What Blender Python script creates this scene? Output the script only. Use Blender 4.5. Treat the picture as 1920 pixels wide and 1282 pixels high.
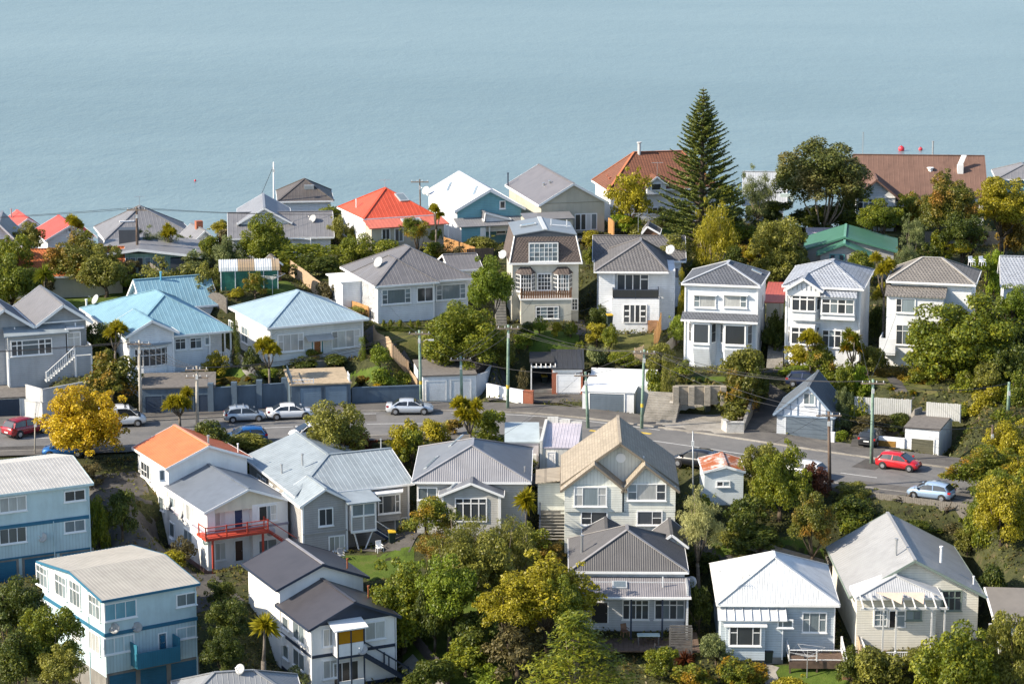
import bpy, math, random
import numpy as np
from mathutils import Vector, Matrix

for o in list(bpy.data.objects): bpy.data.objects.remove(o)
SC = bpy.context.scene
COL = SC.collection
R = math.radians

# ------------------------------------------------------------------ camera
F, CX, CY, CAMH, PITCH = 4940.0, 960.0, 641.0, 60.5, R(12.0)
cam_d = bpy.data.cameras.new('camera'); cam = bpy.data.objects.new('camera', cam_d); COL.objects.link(cam)
cam_d.sensor_width = 36.0; cam_d.lens = F / 1920.0 * 36.0
cam_d.clip_start = 1.0; cam_d.clip_end = 60000.0
cam.location = (0, 0, CAMH); cam.rotation_euler = (R(90) - PITCH, 0, 0)
SC.camera = cam

# ------------------------------------------------------------------ sky, sun, exposure
SUN_EL, SUN_AZ = 33.0, 14.0          # degrees; azimuth measured from -X (image left) towards the viewer
world = bpy.data.worlds.new('World'); SC.world = world; world.use_nodes = True
wn = world.node_tree.nodes; wl = world.node_tree.links
bg = wn['Background']; sky = wn.new('ShaderNodeTexSky')
sky.sky_type = 'NISHITA'; sky.sun_disc = False; sky.sun_elevation = R(SUN_EL)
sky.air_density = 1.0; sky.dust_density = 0.8; sky.ozone_density = 1.6; sky.altitude = 60
wl.new(sky.outputs[0], bg.inputs[0]); bg.inputs[1].default_value = 0.135
a = R(SUN_AZ)
SUNV = Vector((-math.cos(a) * math.cos(R(SUN_EL)), -math.sin(a) * math.cos(R(SUN_EL)), math.sin(R(SUN_EL))))
sky.sun_rotation = math.atan2(SUNV.x, SUNV.y)
sd = bpy.data.lights.new('sun', 'SUN'); sd.energy = 5.0; sd.angle = R(0.53); sd.color = (1.0, 0.885, 0.72)
sun = bpy.data.objects.new('sun', sd); COL.objects.link(sun)
sun.rotation_euler = SUNV.to_track_quat('Z', 'Y').to_euler(); sun.location = (-80, 150, 120)
SC.view_settings.view_transform = 'Standard'; SC.view_settings.look = 'None'
SC.view_settings.exposure = 0.85; SC.view_settings.gamma = 1.0
SC.view_settings.use_curve_mapping = False

# ------------------------------------------------------------------ measuring helpers: sight lines into the place
CP, SP = math.cos(PITCH), math.sin(PITCH)
def ray(px, py):
    x, y = (px - CX) / F, (CY - py) / F
    return np.array([x, CP + y * SP, -SP + y * CP])
CAM0 = np.array([0.0, 0.0, CAMH])
def at_z(p, z):
    r = ray(*p); t = (z - CAMH) / r[2]; return CAM0 + r * t
def at_d(p, d):
    r = ray(*p); return CAM0 + r * (d / r[1])
def proj(P):
    x, y, z = P[0], P[1], P[2] - CAMH
    dep = y * CP - z * SP
    return CX + F * x / dep, CY - F * (y * SP + z * CP) / dep
def scl(d, z): return F / (d * CP + (CAMH - z) * SP)

# ------------------------------------------------------------------ materials
MATS = {}
class NT:
    def __init__(s, name):
        s.m = bpy.data.materials.new(name); s.m.use_nodes = True
        s.t = s.m.node_tree; s.b = s.t.nodes['Principled BSDF']; s.out = s.t.nodes['Material Output']
    def n(s, typ, **kw):
        nd = s.t.nodes.new(typ)
        for k, v in kw.items(): setattr(nd, k, v)
        return nd
    def l(s, a, b): s.t.links.new(a, b)
    def math(s, op, a, b=None, clamp=False):
        nd = s.n('ShaderNodeMath', operation=op, use_clamp=clamp)
        for i, v in enumerate((a, b)):
            if v is None: continue
            if isinstance(v, (int, float)): nd.inputs[i].default_value = v
            else: s.l(v, nd.inputs[i])
        return nd.outputs[0]
    def noise(s, scale, detail=3, rough=.55, vec=None, dim='3D'):
        nd = s.n('ShaderNodeTexNoise'); nd.inputs['Scale'].default_value = scale
        nd.inputs['Detail'].default_value = detail; nd.inputs['Roughness'].default_value = rough
        if vec is not None: s.l(vec, nd.inputs['Vector'])
        return nd.outputs['Fac']
    def ramp(s, fac, stops):
        nd = s.n('ShaderNodeValToRGB'); e = nd.color_ramp.elements
        while len(e) < len(stops): e.new(.5)
        for i, (p, c) in enumerate(stops):
            e[i].position = p; e[i].color = (*c, 1) if len(c) == 3 else c
        s.l(fac, nd.inputs[0]); return nd.outputs[0]
    def mix(s, fac, a, b, blend='MIX'):
        nd = s.n('ShaderNodeMix', data_type='RGBA', blend_type=blend)
        for i, v in ((0, fac), (6, a), (7, b)):
            if isinstance(v, (int, float)): nd.inputs[i].default_value = v
            elif isinstance(v, tuple): nd.inputs[i].default_value = (*v, 1) if len(v) == 3 else v
            else: s.l(v, nd.inputs[i])
        return nd.outputs[2]
    def bump(s, h, strength=.4, dist=.03):
        nd = s.n('ShaderNodeBump'); nd.inputs['Strength'].default_value = strength
        nd.inputs['Distance'].default_value = dist
        s.l(h, nd.inputs['Height']); s.l(nd.outputs[0], s.b.inputs['Normal'])
    def coords(s, kind='Object'):
        return s.n('ShaderNodeTexCoord').outputs[kind]
    def sep(s, v):
        nd = s.n('ShaderNodeSeparateXYZ'); s.l(v, nd.inputs[0]); return nd.outputs
    def vmul(s, v, k):
        nd = s.n('ShaderNodeVectorMath', operation='MULTIPLY'); s.l(v, nd.inputs[0]); nd.inputs[1].default_value = k
        return nd.outputs[0]
    def comb(s, x, y, z):
        nd = s.n('ShaderNodeCombineXYZ')
        for i, v in enumerate((x, y, z)):
            if isinstance(v, (int, float)): nd.inputs[i].default_value = v
            else: s.l(v, nd.inputs[i])
        return nd.outputs[0]
    def set(s, **kw):
        for k, v in kw.items():
            i = s.b.inputs[k]
            if isinstance(v, (int, float)): i.default_value = v
            elif isinstance(v, tuple): i.default_value = (*v, 1) if len(v) == 3 else v
            else: s.l(v, i)

def dk(c, k): return tuple(min(1, x * k) for x in c)

def paint(name, c, boards=None, bs=.2, rough=.6, dirt=.17):
    """painted wall; boards 'h' weatherboards, 'v' vertical cladding, None plaster"""
    key = ('paint', name)
    if key in MATS: return MATS[key]
    m = NT(name); co = m.coords(); x, y, z = m.sep(co)
    streak = m.noise(1.0, 5, .65, m.vmul(co, (1.6, 1.6, .25)))
    blot = m.noise(.7, 4, .6, co)
    f = m.math('MULTIPLY', m.math('ADD', streak, blot), .5)
    col = m.ramp(f, [(.36, dk(c, 1 - dirt)), (.55, c), (.7, dk(c, 1.04))])
    rel = m.noise(9, 4, .6, co)
    if boards == 'h':
        fr = m.math('FRACT', m.math('MULTIPLY', z, 1 / bs))
        h = m.math('MULTIPLY', m.math('SUBTRACT', 1.0, fr), 1.0)
        gap = m.math('GREATER_THAN', fr, .9)
        cell = m.math('FLOOR', m.math('MULTIPLY', z, 1 / bs))
        vr = m.n('ShaderNodeTexWhiteNoise', noise_dimensions='1D'); m.l(cell, vr.inputs['W'])
        col = m.mix(m.math('MULTIPLY', vr.outputs[0], .10), col, dk(c, .7))
        col = m.mix(m.math('MULTIPLY', gap, .6), col, dk(c, .4))
        m.bump(m.math('ADD', h, m.math('MULTIPLY', rel, .15)), .8, .03)
    elif boards == 'v':
        fr = m.math('FRACT', m.math('MULTIPLY', m.math('ADD', x, y), 1 / bs))
        gap = m.math('LESS_THAN', fr, .16)
        col = m.mix(m.math('MULTIPLY', gap, .4), col, dk(c, .5))
        m.bump(m.math('ADD', m.math('SUBTRACT', 1.0, gap), m.math('MULTIPLY', rel, .15)), .7, .025)
    else:
        m.bump(rel, .35, .02)
    m.set(**{'Base Color': col, 'Roughness': rough})
    MATS[key] = m.m; return m.m

def roofmat(name, c, kind='metal', rough=.42, rust=0.0, fade=.18):
    key = ('roof', name)
    if key in MATS: return MATS[key]
    m = NT(name); co = m.coords(); x, y, z = m.sep(co)
    blot = m.noise(.35, 5, .65, co); st = m.noise(1.2, 4, .6, m.vmul(co, (1, 1, .3)))
    f = m.math('MULTIPLY', m.math('ADD', blot, st), .5)
    col = m.ramp(f, [(.34, dk(c, 1 - fade)), (.52, c), (.68, dk(c, 1 + fade * .5))])
    # sheets of slightly different age
    sh = m.math('FLOOR', m.math('MULTIPLY', m.math('ADD', x, m.math('MULTIPLY', y, .61)), 1.15))
    wv = m.n('ShaderNodeTexWhiteNoise', noise_dimensions='1D'); m.l(sh, wv.inputs['W'])
    col = m.mix(m.math('MULTIPLY', wv.outputs[0], .10), col, dk(c, .72))
    if kind == 'tile':
        row = m.math('MULTIPLY', z, 1 / .17); fr = m.math('FRACT', row)
        off = m.math('MULTIPLY', m.math('FLOOR', row), .5)
        cl = m.math('ADD', m.math('MULTIPLY', m.math('ADD', x, y), 1 / .34), off); fc = m.math('FRACT', cl)
        vn = m.n('ShaderNodeTexWhiteNoise', noise_dimensions='2D')
        m.l(m.comb(m.math('FLOOR', cl), m.math('FLOOR', row), 0.0), vn.inputs['Vector'])
        col = m.mix(m.math('MULTIPLY', vn.outputs[0], .45), col, dk(c, .55))
        e = m.math('MAXIMUM', m.math('GREATER_THAN', fr, .86), m.math('GREATER_THAN', fc, .88))
        col = m.mix(m.math('MULTIPLY', e, .55), col, dk(c, .4))
        h = m.math('SUBTRACT', m.math('ADD', m.math('SUBTRACT', 1.0, fr), m.math('SINE', m.math('MULTIPLY', fc, 3.14))), m.math('MULTIPLY', e, .4))
        m.bump(h, .8, .05)
    else:
        m.bump(m.noise(7, 3, .6, co), .15, .02)
    if rust > 0:
        rn = m.noise(.8, 6, .7, m.vmul(co, (1, 1, .4)))
        col = m.mix(m.ramp(rn, [(.55 - rust * .2, (0, 0, 0)), (.66 - rust * .15, (1, 1, 1))]), col, (.33, .10, .035))
    m.set(**{'Base Color': col, 'Roughness': rough, 'Specular IOR Level': .4})
    MATS[key] = m.m; return m.m

def plain(name, c, rough=.5, metal=0.0, spec=.5, var=.12, coat=0.0, scale=3.0):
    key = ('plain', name)
    if key in MATS: return MATS[key]
    m = NT(name); co = m.coords()
    f = m.noise(scale, 4, .6, co)
    col = m.ramp(f, [(.3, dk(c, 1 - var)), (.6, c), (.8, dk(c, 1 + var * .4))])
    m.set(**{'Base Color': col, 'Roughness': rough, 'Metallic': metal, 'Specular IOR Level': spec, 'Coat Weight': coat})
    MATS[key] = m.m; return m.m

def glass(name, c, rough=.06):
    """window pane: what is behind (dark room, curtain, blind), or a painted sky reflection, under a glossy sheet of glass"""
    key = ('glass', name)
    if key in MATS: return MATS[key]
    m = NT(name); oi = m.n('ShaderNodeObjectInfo')
    co = m.coords('Generated'); x, y, z = m.sep(co)
    n1 = m.noise(2.2, 2, .5, m.vmul(co, (4, 4, .4)))
    v = m.math('ADD', m.math('MULTIPLY', oi.outputs['Random'], .7), m.math('MULTIPLY', n1, .5))
    col = m.ramp(v, [(.25, dk(c, .6)), (.6, c), (.95, dk(c, 1.5))])
    m.set(**{'Base Color': col, 'Roughness': .4, 'Specular IOR Level': .5, 'Coat Weight': 1.0, 'Coat Roughness': rough, 'Coat IOR': 1.5})
    MATS[key] = m.m; return m.m

def leafmat(name, c, c2=None, trans=.28, warm=None):
    key = ('leaf', name)
    if key in MATS: return MATS[key]
    c2 = c2 or dk(c, 1.6)
    m = NT(name); g = m.n('ShaderNodeNewGeometry'); oi = m.n('ShaderNodeObjectInfo')
    tc = m.coords()
    clump = m.noise(.9, 3, .6, tc)
    v = m.math('ADD', m.math('MULTIPLY', g.outputs['Random Per Island'], .45), m.math('MULTIPLY', clump, .75))
    v = m.math('ADD', v, m.math('MULTIPLY', m.math('SUBTRACT', oi.outputs['Random'], .5), .12))
    st = [(.25, dk(c, .55)), (.55, c), (.85, c2)]
    col = m.ramp(v, st)
    if warm:
        wn_ = m.noise(.7, 4, .6, m.vmul(tc, (1.3, 1.3, 1.1)))
        wf = m.math('MULTIPLY', m.ramp(wn_, [(.48, (0, 0, 0)), (.62, (1, 1, 1))]), m.math('ADD', .35, m.math('MULTIPLY', g.outputs['Random Per Island'], .6)))
        col = m.mix(wf, col, warm)
    m.set(**{'Base Color': col, 'Roughness': .5, 'Specular IOR Level': .3})
    tr = m.n('ShaderNodeBsdfTranslucent'); m.l(m.mix(.5, col, dk(c2, 1.3)), tr.inputs[0])
    mx = m.n('ShaderNodeMixShader'); mx.inputs[0].default_value = trans
    m.l(m.b.outputs[0], mx.inputs[1]); m.l(tr.outputs[0], mx.inputs[2]); m.l(mx.outputs[0], m.out.inputs[0])
    MATS[key] = m.m; return m.m

# ------------------------------------------------------------------ mesh building
def put(name, me, mat, parent=None, kind=None):
    o = bpy.data.objects.new(name, me); COL.objects.link(o)
    if mat is not None:
        mats = mat if isinstance(mat, (list, tuple)) else [mat]
        if len(me.materials) == 0:
            for q in mats: me.materials.append(q)
        elif me.materials[0] is not mats[0]:
            o.material_slots[0].link = 'OBJECT'; o.material_slots[0].material = mats[0]
    if parent is not None: o.parent = parent
    if kind: o['kind'] = kind
    return o
def tag(o, label, cat, group=None):
    o['label'] = label; o['category'] = cat
    if group: o['group'] = group
    return o
def empty(name, loc, yaw=0.0):
    o = bpy.data.objects.new(name, None); COL.objects.link(o)
    o.location = loc; o.rotation_euler = (0, 0, yaw); o.empty_display_size = .3
    return o

class MB:
    def __init__(s): s.v = []; s.f = []
    def add(s, vs, fs):
        k = len(s.v); s.v += [tuple(map(float, p)) for p in vs]; s.f += [tuple(i + k for i in f) for f in fs]; return s
    def box(s, x0, x1, y0, y1, z0, z1):
        return s.add([(x0, y0, z0), (x1, y0, z0), (x1, y1, z0), (x0, y1, z0), (x0, y0, z1), (x1, y0, z1), (x1, y1, z1), (x0, y1, z1)],
                     [(0, 3, 2, 1), (4, 5, 6, 7), (0, 1, 5, 4), (1, 2, 6, 5), (2, 3, 7, 6), (3, 0, 4, 7)])
    def prism(s, pts, vec):
        """extrude polygon pts by vec"""
        n = len(pts); P = [np.array(p, float) for p in pts]; Q = [p + np.array(vec, float) for p in P]
        fs = [tuple(range(n))[::-1], tuple(range(n, 2 * n))] + [(i, (i + 1) % n, n + (i + 1) % n, n + i) for i in range(n)]
        return s.add(P + Q, fs)
    def bar(s, p, q, w=.06, h=None, up=(0, 0, 1)):
        p, q = np.array(p, float), np.array(q, float); d = q - p; L = np.linalg.norm(d)
        if L < 1e-6: return s
        d /= L; h = w if h is None else h
        upv = np.array(up, float)
        if abs(d @ upv) > .99: upv = np.array((0, 1.0, 0))
        a = np.cross(d, upv); a /= np.linalg.norm(a); b = np.cross(a, d)
        pts = [p + a * sx * w / 2 + b * sy * h / 2 for sx, sy in ((-1, -1), (1, -1), (1, 1), (-1, 1))]
        return s.prism(pts, d * L)
    def tube(s, pts, rad, n=8, cap=True):
        pts = [np.array(p, float) for p in pts]; k0 = len(s.v); m = len(pts)
        rad = [rad] * m if isinstance(rad, (int, float)) else rad
        for i, p in enumerate(pts):
            d = pts[min(i + 1, m - 1)] - pts[max(i - 1, 0)]; d = d / (np.linalg.norm(d) + 1e-9)
            up = np.array((0, 0, 1.0)) if abs(d[2]) < .95 else np.array((1.0, 0, 0))
            a = np.cross(d, up); a /= np.linalg.norm(a); b = np.cross(d, a)
            for j in range(n):
                t = 2 * math.pi * j / n
                s.v.append(tuple(p + (a * math.cos(t) + b * math.sin(t)) * rad[i]))
        for i in range(m - 1):
            for j in range(n):
                s.f.append((k0 + i * n + j, k0 + i * n + (j + 1) % n, k0 + (i + 1) * n + (j + 1) % n, k0 + (i + 1) * n + j))
        if cap:
            s.f.append(tuple(k0 + j for j in range(n))[::-1]); s.f.append(tuple(k0 + (m - 1) * n + j for j in range(n)))
        return s
    def lathe(s, prof, n=16, c=(0, 0, 0), axis='z'):
        k0 = len(s.v)
        for r, h in prof:
            for j in range(n):
                t = 2 * math.pi * j / n; q = (r * math.cos(t), r * math.sin(t), h)
                if axis == 'y': q = (q[0], q[2], q[1])
                if axis == 'x': q = (q[2], q[0], q[1])
                s.v.append((q[0] + c[0], q[1] + c[1], q[2] + c[2]))
        for i in range(len(prof) - 1):
            for j in range(n):
                s.f.append((k0 + i * n + j, k0 + i * n + (j + 1) % n, k0 + (i + 1) * n + (j + 1) % n, k0 + (i + 1) * n + j))
        s.f.append(tuple(k0 + j for j in range(n))[::-1]); s.f.append(tuple(k0 + (len(prof) - 1) * n + j for j in range(n)))
        return s
    def mesh(s, name, smooth=False):
        me = bpy.data.meshes.new(name); me.from_pydata(s.v, [], s.f)
        if smooth: me.polygons.foreach_set('use_smooth', [True] * len(me.polygons))
        me.update(); return me
    def build(s, name, mat, parent=None, kind=None, smooth=False):
        return put(name, s.mesh(name, smooth), mat, parent, kind)

def np_mesh(name, V, Q):
    """V (n,3), Q (m,k) faces"""
    me = bpy.data.meshes.new(name); V = np.asarray(V, np.float32); Q = np.asarray(Q, np.int32); m, k = Q.shape
    me.vertices.add(len(V)); me.vertices.foreach_set('co', V.ravel())
    me.loops.add(m * k); me.loops.foreach_set('vertex_index', Q.ravel())
    me.polygons.add(m); me.polygons.foreach_set('loop_start', np.arange(0, m * k, k, dtype=np.int32))
    me.update(calc_edges=True); return me

UNIT = None
def pane_mesh():
    global UNIT
    if UNIT is None: UNIT = MB().box(-.5, .5, -.5, .5, -.5, .5).mesh('pane')
    return UNIT
WHITE = paint('white_trim', (.80, .80, .79), None, dirt=.06)
G_DARK = glass('pane_dark', (.035, .042, .05))
G_MID = glass('pane_painted_reflection', (.16, .20, .22))  # pale blue-grey base colour paints in the reflected sky
G_CURT = glass('pane_curtained', (.42, .43, .42))
G_BLUE = glass('pane_blue_blind', (.10, .30, .38))
GLS = {'d': G_DARK, 'm': G_MID, 'c': G_CURT, 'b': G_BLUE}
HOUSES = []
def sheet(M, pts, thick=.10, rib=None, rh=.024, rw=.055):
    """one roof plane as a slab, with raised ribs running down the slope"""
    P = [np.array(p, float) for p in pts]; n = np.zeros(3)
    for i in range(len(P)): n += np.cross(P[i], P[(i + 1) % len(P)])
    n /= np.linalg.norm(n)
    if n[2] < 0: P = P[::-1]; n = -n
    M.prism([p - np.array((0, 0, thick)) for p in P], (0, 0, thick))
    if not rib: return
    dn = np.array((0, 0, -1.0)) + n * n[2]; L = np.linalg.norm(dn)
    if L < 1e-4: dn = np.array((0, -1.0, 0))
    dn /= np.linalg.norm(dn); ac = np.cross(n, dn)
    A = [(p @ ac, p @ dn) for p in P]; lo, hi = min(a for a, _ in A), max(a for a, _ in A); base = P[0] @ n
    k = math.ceil((lo + .02) / rib)
    while k * rib < hi - .02:
        a = k * rib; k += 1; ts = []
        for i in range(len(A)):
            (a0, t0), (a1, t1) = A[i], A[(i + 1) % len(A)]
            if (a0 - a) * (a1 - a) < 0: ts.append(t0 + (t1 - t0) * (a - a0) / (a1 - a0))
        if len(ts) < 2 or max(ts) - min(ts) < .15: continue
        t0, t1 = min(ts) + .02, max(ts) + .01
        q = lambda da, t, h: ac * (a + da) + dn * t + n * (base + h)
        M.add([q(-rw, t0, -.01), q(0, t0, rh), q(rw, t0, -.01), q(-rw, t1, -.01), q(0, t1, rh), q(rw, t1, -.01)],
              [(0, 3, 4, 1), (1, 4, 5, 2), (0, 1, 2), (3, 5, 4)])

class House:
    def __init__(s, name, label, cat, fl, fr, sd, d, h, side='L', yaw=None, ov=.4, W=None, D=None, group=None, pad=True, ground=None):
        ph = PITCH + math.atan((fl[1] - CY) / F)
        r = ray(*fl); s.ze = CAMH + r[2] / r[1] * d
        A, B = at_z(fl, s.ze), at_z(fr, s.ze); f = (B - A)[:2]
        C_ = at_z(sd, s.ze) if sd else None
        if sd:
            b = (C_ - (A if side == 'L' else B))[:2]
            a1, a2 = math.atan2(f[1], f[0]), math.atan2(b[1], b[0]) - math.pi / 2
            lf, lb = np.linalg.norm(f), np.linalg.norm(b)
            if yaw is None: yaw = (a1 * lf + a2 * lb) / (lf + lb)
            else: yaw = R(yaw)
        else: yaw = R(yaw) if yaw is not None else math.atan2(f[1], f[0])
        s.yaw = yaw; c, n = math.cos(yaw), math.sin(yaw)
        s.ux, s.uy = np.array((c, n)), np.array((-n, c))
        s.W = W or float(f @ s.ux); s.D = D or (float(b @ s.uy) if sd else 8.0)
        s.o = A[:2] if side == 'L' else B[:2] - s.ux * s.W
        s.zb = s.ze - h; s.e = h; s.ov = ov
        s.c0 = s.loc(CAM0)
        if name:
            s.root = empty(name, (s.o[0], s.o[1], s.zb), yaw); tag(s.root, label, cat, group)
        if pad: HOUSES.append((s, ground if ground is not None else s.zb))
    def loc(s, P):
        q = np.array(P[:2]) - s.o; return np.array((q @ s.ux, q @ s.uy, P[2] - s.zb))
    def wld(s, u, v, h):
        q = s.o + s.ux * u + s.uy * v; return np.array((q[0], q[1], s.zb + h))
    def dr(s, px, py):
        r = ray(px, py); return np.array((r[:2] @ s.ux, r[:2] @ s.uy, r[2]))
    def onv(s, px, py, v):
        r = s.dr(px, py); t = (v - s.c0[1]) / r[1]; p = s.c0 + r * t; return p[0], p[2]
    def onu(s, px, py, u):
        r = s.dr(px, py); t = (u - s.c0[0]) / r[0]; p = s.c0 + r * t; return p[1], p[2]
    def onh(s, px, py, h):
        r = s.dr(px, py); t = (h - s.c0[2]) / r[2]; p = s.c0 + r * t; return p[0], p[1]
    def part(s, name, M, mat, parent=None, **k): return M.build(name, mat, parent or s.root, **k)
    def box(s, name, b, mat, parent=None): return s.part(name, MB().box(*b), mat, parent)
    # ------------------------------------------------ roof + walls
    def roof(s, u0, u1, v0, v1, e, r, axis='v', r0=None, r1=None, um=None, mat=None, rib=.3, trim=None, cap=None, thick=.12, name='roof', fh=.2, skip=(), e1=None):
        """gable, hip or half-hip roof; ridge runs along axis from r0 to r1"""
        T = (lambda a, b, h: (a, b, h)) if axis == 'v' else (lambda a, b, h: (b, a, h))
        a0, a1, b0, b1 = (u0, u1, v0, v1) if axis == 'v' else (v0, v1, u0, u1)
        m_ = (a0 + a1) / 2 if um is None else um
        r0 = b0 if r0 is None else r0; r1 = b1 if r1 is None else r1
        e1 = e if e1 is None else e1
        M = MB(); c = {}
        pl = [[T(a0, b1, e), T(a0, b0, e), T(m_, r0, r), T(m_, r1, r)], [T(a1, b0, e1), T(a1, b1, e1), T(m_, r1, r), T(m_, r0, r)]]
        if r0 > b0 + .01: pl.append([T(a0, b0, e), T(a1, b0, e1), T(m_, r0, r)])
        if r1 < b1 - .01: pl.append([T(a1, b1, e1), T(a0, b1, e), T(m_, r1, r)])
        for i, p in enumerate(pl):
            if i not in skip: sheet(M, p, thick, rib)
        ro = s.part(name, M, mat)
        trim = trim or WHITE
        Fm = MB(); o_ = .02; z = -thick / 2
        def ed(p, q, dx, dy):
            k = np.array(T(dx, dy, 0)); Fm.bar(np.array(p) + k + (0, 0, z - .02), np.array(q) + k + (0, 0, z - .02), .045, fh)
        if 0 not in skip: ed(T(a0, b0, e), T(a0, b1, e), -o_, 0)
        if 1 not in skip: ed(T(a1, b0, e1), T(a1, b1, e1), o_, 0)
        if r0 > b0 + .01: ed(T(a0, b0, e), T(a1, b0, e1), 0, -o_)
        else: ed(T(a0, b0, e), T(m_, b0, r), 0, -o_); ed(T(a1, b0, e1), T(m_, b0, r), 0, -o_)
        if r1 < b1 - .01: ed(T(a0, b1, e), T(a1, b1, e1), 0, o_)
        else: ed(T(a0, b1, e), T(m_, b1, r), 0, o_); ed(T(a1, b1, e1), T(m_, b1, r), 0, o_)
        s.part('fascia_board', Fm, trim, ro)
        if cap is not False:
            Cm = MB(); up = (0, 0, .03)
            A = lambda p, q: Cm.bar(np.array(p) + up, np.array(q) + up, .26, .07)
            if r1 - r0 > .05: A(T(m_, r0, r), T(m_, r1, r))
            if r0 > b0 + .01: A(T(a0, b0, e), T(m_, r0, r)); A(T(a1, b0, e1), T(m_, r0, r))
            if r1 < b1 - .01: A(T(a0, b1, e), T(m_, r1, r)); A(T(a1, b1, e1), T(m_, r1, r))
            if Cm.v: s.part('ridge_cap', Cm, cap or mat, ro)
        return ro
    def walls(s, u0, u1, v0, v1, e, mat, r=None, axis='v', um=None, base=-2.0, ov=None, name='wall', e1=None):
        """wall block inside the eaves rectangle; with r the end walls rise into gables"""
        ov = s.ov if ov is None else ov
        M = MB(); a0, a1, b0, b1 = (u0, u1, v0, v1) if axis == 'v' else (v0, v1, u0, u1)
        A0, A1, B0, B1 = a0 + ov, a1 - ov, b0 + ov, b1 - ov; t = .13
        e1 = e if e1 is None else e1
        if r is None: pts = [(A0, base), (A1, base), (A1, e1 - .02), (A0, e - .02)]
        else:
            m_ = (a0 + a1) / 2 if um is None else um
            k0, k1 = (r - e) / (m_ - a0) if m_ > a0 else 0, (r - e1) / (a1 - m_) if a1 > m_ else 0
            pts = [(A0, base), (A1, base), (A1, e1 + k1 * ov - t), (m_, r - t), (A0, e + k0 * ov - t)]
            if m_ <= A0: pts = [(A0, base), (A1, base), (A1, e1 + k1 * ov - t), (A0, r - t)]
            if m_ >= A1: pts = [(A0, base), (A1, base), (A1, r - t), (A0, e + k0 * ov - t)]
        if axis == 'v': M.prism([(a, B0, h) for a, h in pts], (0, B1 - B0, 0))
        else: M.prism([(B0, a, h) for a, h in pts], (B1 - B0, 0, 0))
        return s.part(name, M, mat)
    def block(s, u0, u1, v0, v1, e, r, wm, rm, axis='v', gab=True, base=-2.0, ov=None, **k):
        s.walls(u0, u1, v0, v1, e, wm, r if gab else None, axis, k.get('um'), base, ov, e1=k.get('e1'))
        return s.roof(u0, u1, v0, v1, e, r, axis, mat=rm, **k)
    def corner(s, pts, h0, h1, mat=None, w=.16):
        for u, v in pts: s.box('corner_board', (u - w / 2, u + w / 2, v - w / 2, v + w / 2, h0, h1), mat or WHITE)
    # ------------------------------------------------ openings
    def rect(s, face, box):
        k, pl = face; x0, y0, x1, y1 = box; xc, yc = (x0 + x1) / 2, (y0 + y1) / 2
        fn = s.onv if k == 'f' else s.onu
        a0, a1 = fn(x0, yc, pl)[0], fn(x1, yc, pl)[0]
        t, b = fn(xc, y0, pl)[1], fn(xc, y1, pl)[1]
        return min(a0, a1), max(a0, a1), b, t
    def win(s, face, box=None, cols=(1,), rows=((1,),), g='d', fw=.10, mw=.055, sill=True, mat=None, uv=None, name='window', deep=.07, hood=False):
        """window: casing and bars (one mesh), each pane its own piece, sill"""
        k, pl = face; a0, a1, b, t = uv if uv else s.rect(face, box)
        sg = 1 if k == 'r' else -1
        def bx(M, p0, p1, h0, h1, d0, d1):
            e0, e1 = sorted((pl + sg * d0, pl + sg * d1))
            if k == 'f': M.box(p0, p1, e0, e1, h0, h1)
            else: M.box(e0, e1, p0, p1, h0, h1)
        M = MB(); mat = mat or WHITE
        if g == 'd' and int(abs(a0 * 37 + b * 11 + s.o[0] * 5)) % 3 == 0: g = 'dm'
        bx(M, a0 - fw, a0, b - fw, t + fw, -.03, deep); bx(M, a1, a1 + fw, b - fw, t + fw, -.03, deep)
        bx(M, a0, a1, t, t + fw, -.03, deep - .003); bx(M, a0, a1, b - fw, b, -.03, deep - .003)
        tot = sum(cols); x = a0; cells = []; rr = list(rows)
        if len(rr) == 1: rr = rr * len(cols)
        for i, c in enumerate(cols):
            w = (a1 - a0) * c / tot
            if i: bx(M, x - mw / 2, x + mw / 2, b, t, -.02, deep - .012)
            z = t; q = rr[i % len(rr)]
            for j, hh in enumerate(q):
                dh = (t - b) * hh / sum(q)
                if j: bx(M, x + mw / 2, x + w - mw / 2, z - mw / 2, z + mw / 2, -.02, deep - .015)
                cells.append((x, x + w, z - dh, z, i, j)); z -= dh
            x += w
        wo = s.part(name, M, mat)
        for (p0, p1, h0, h1, i, j) in cells:
            gg = g if isinstance(g, str) and len(g) == 1 else g[i % len(g)]
            po = put('pane', pane_mesh(), GLS[gg], wo)
            c = ((p0 + p1) / 2, pl + sg * .012, (h0 + h1) / 2) if k == 'f' else (pl + sg * .012, (p0 + p1) / 2, (h0 + h1) / 2)
            po.location = c; po.scale = (p1 - p0, .03, h1 - h0) if k == 'f' else (.03, p1 - p0, h1 - h0)
        if sill:
            S = MB(); bx(S, a0 - fw - .06, a1 + fw + .06, b - fw - .07, b - fw, -.03, deep + .07); s.part('sill', S, mat, wo)
        if hood:
            S = MB(); bx(S, a0 - fw - .12, a1 + fw + .12, t + fw, t + fw + .07, -.03, .35); s.part('window_hood', S, mat, wo)
        return wo
    def door(s, face, box=None, mat=None, glass_=None, uv=None, fw=.09, name='door', trim=None):
        k, pl = face; a0, a1, b, t = uv if uv else s.rect(face, box); sg = 1 if k == 'r' else -1
        def bx(M, p0, p1, h0, h1, d0, d1):
            e0, e1 = sorted((pl + sg * d0, pl + sg * d1))
            if k == 'f': M.box(p0, p1, e0, e1, h0, h1)
            else: M.box(e0, e1, p0, p1, h0, h1)
        M = MB(); bx(M, a0, a1, b, t, -.03, .03); bx(M, a0 + .12, a1 - .12, b + .2, b + (t - b) * .42, .03, .045); bx(M, a0 + .12, a1 - .12, b + (t - b) * .5, t - .15, .03, .045)
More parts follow.
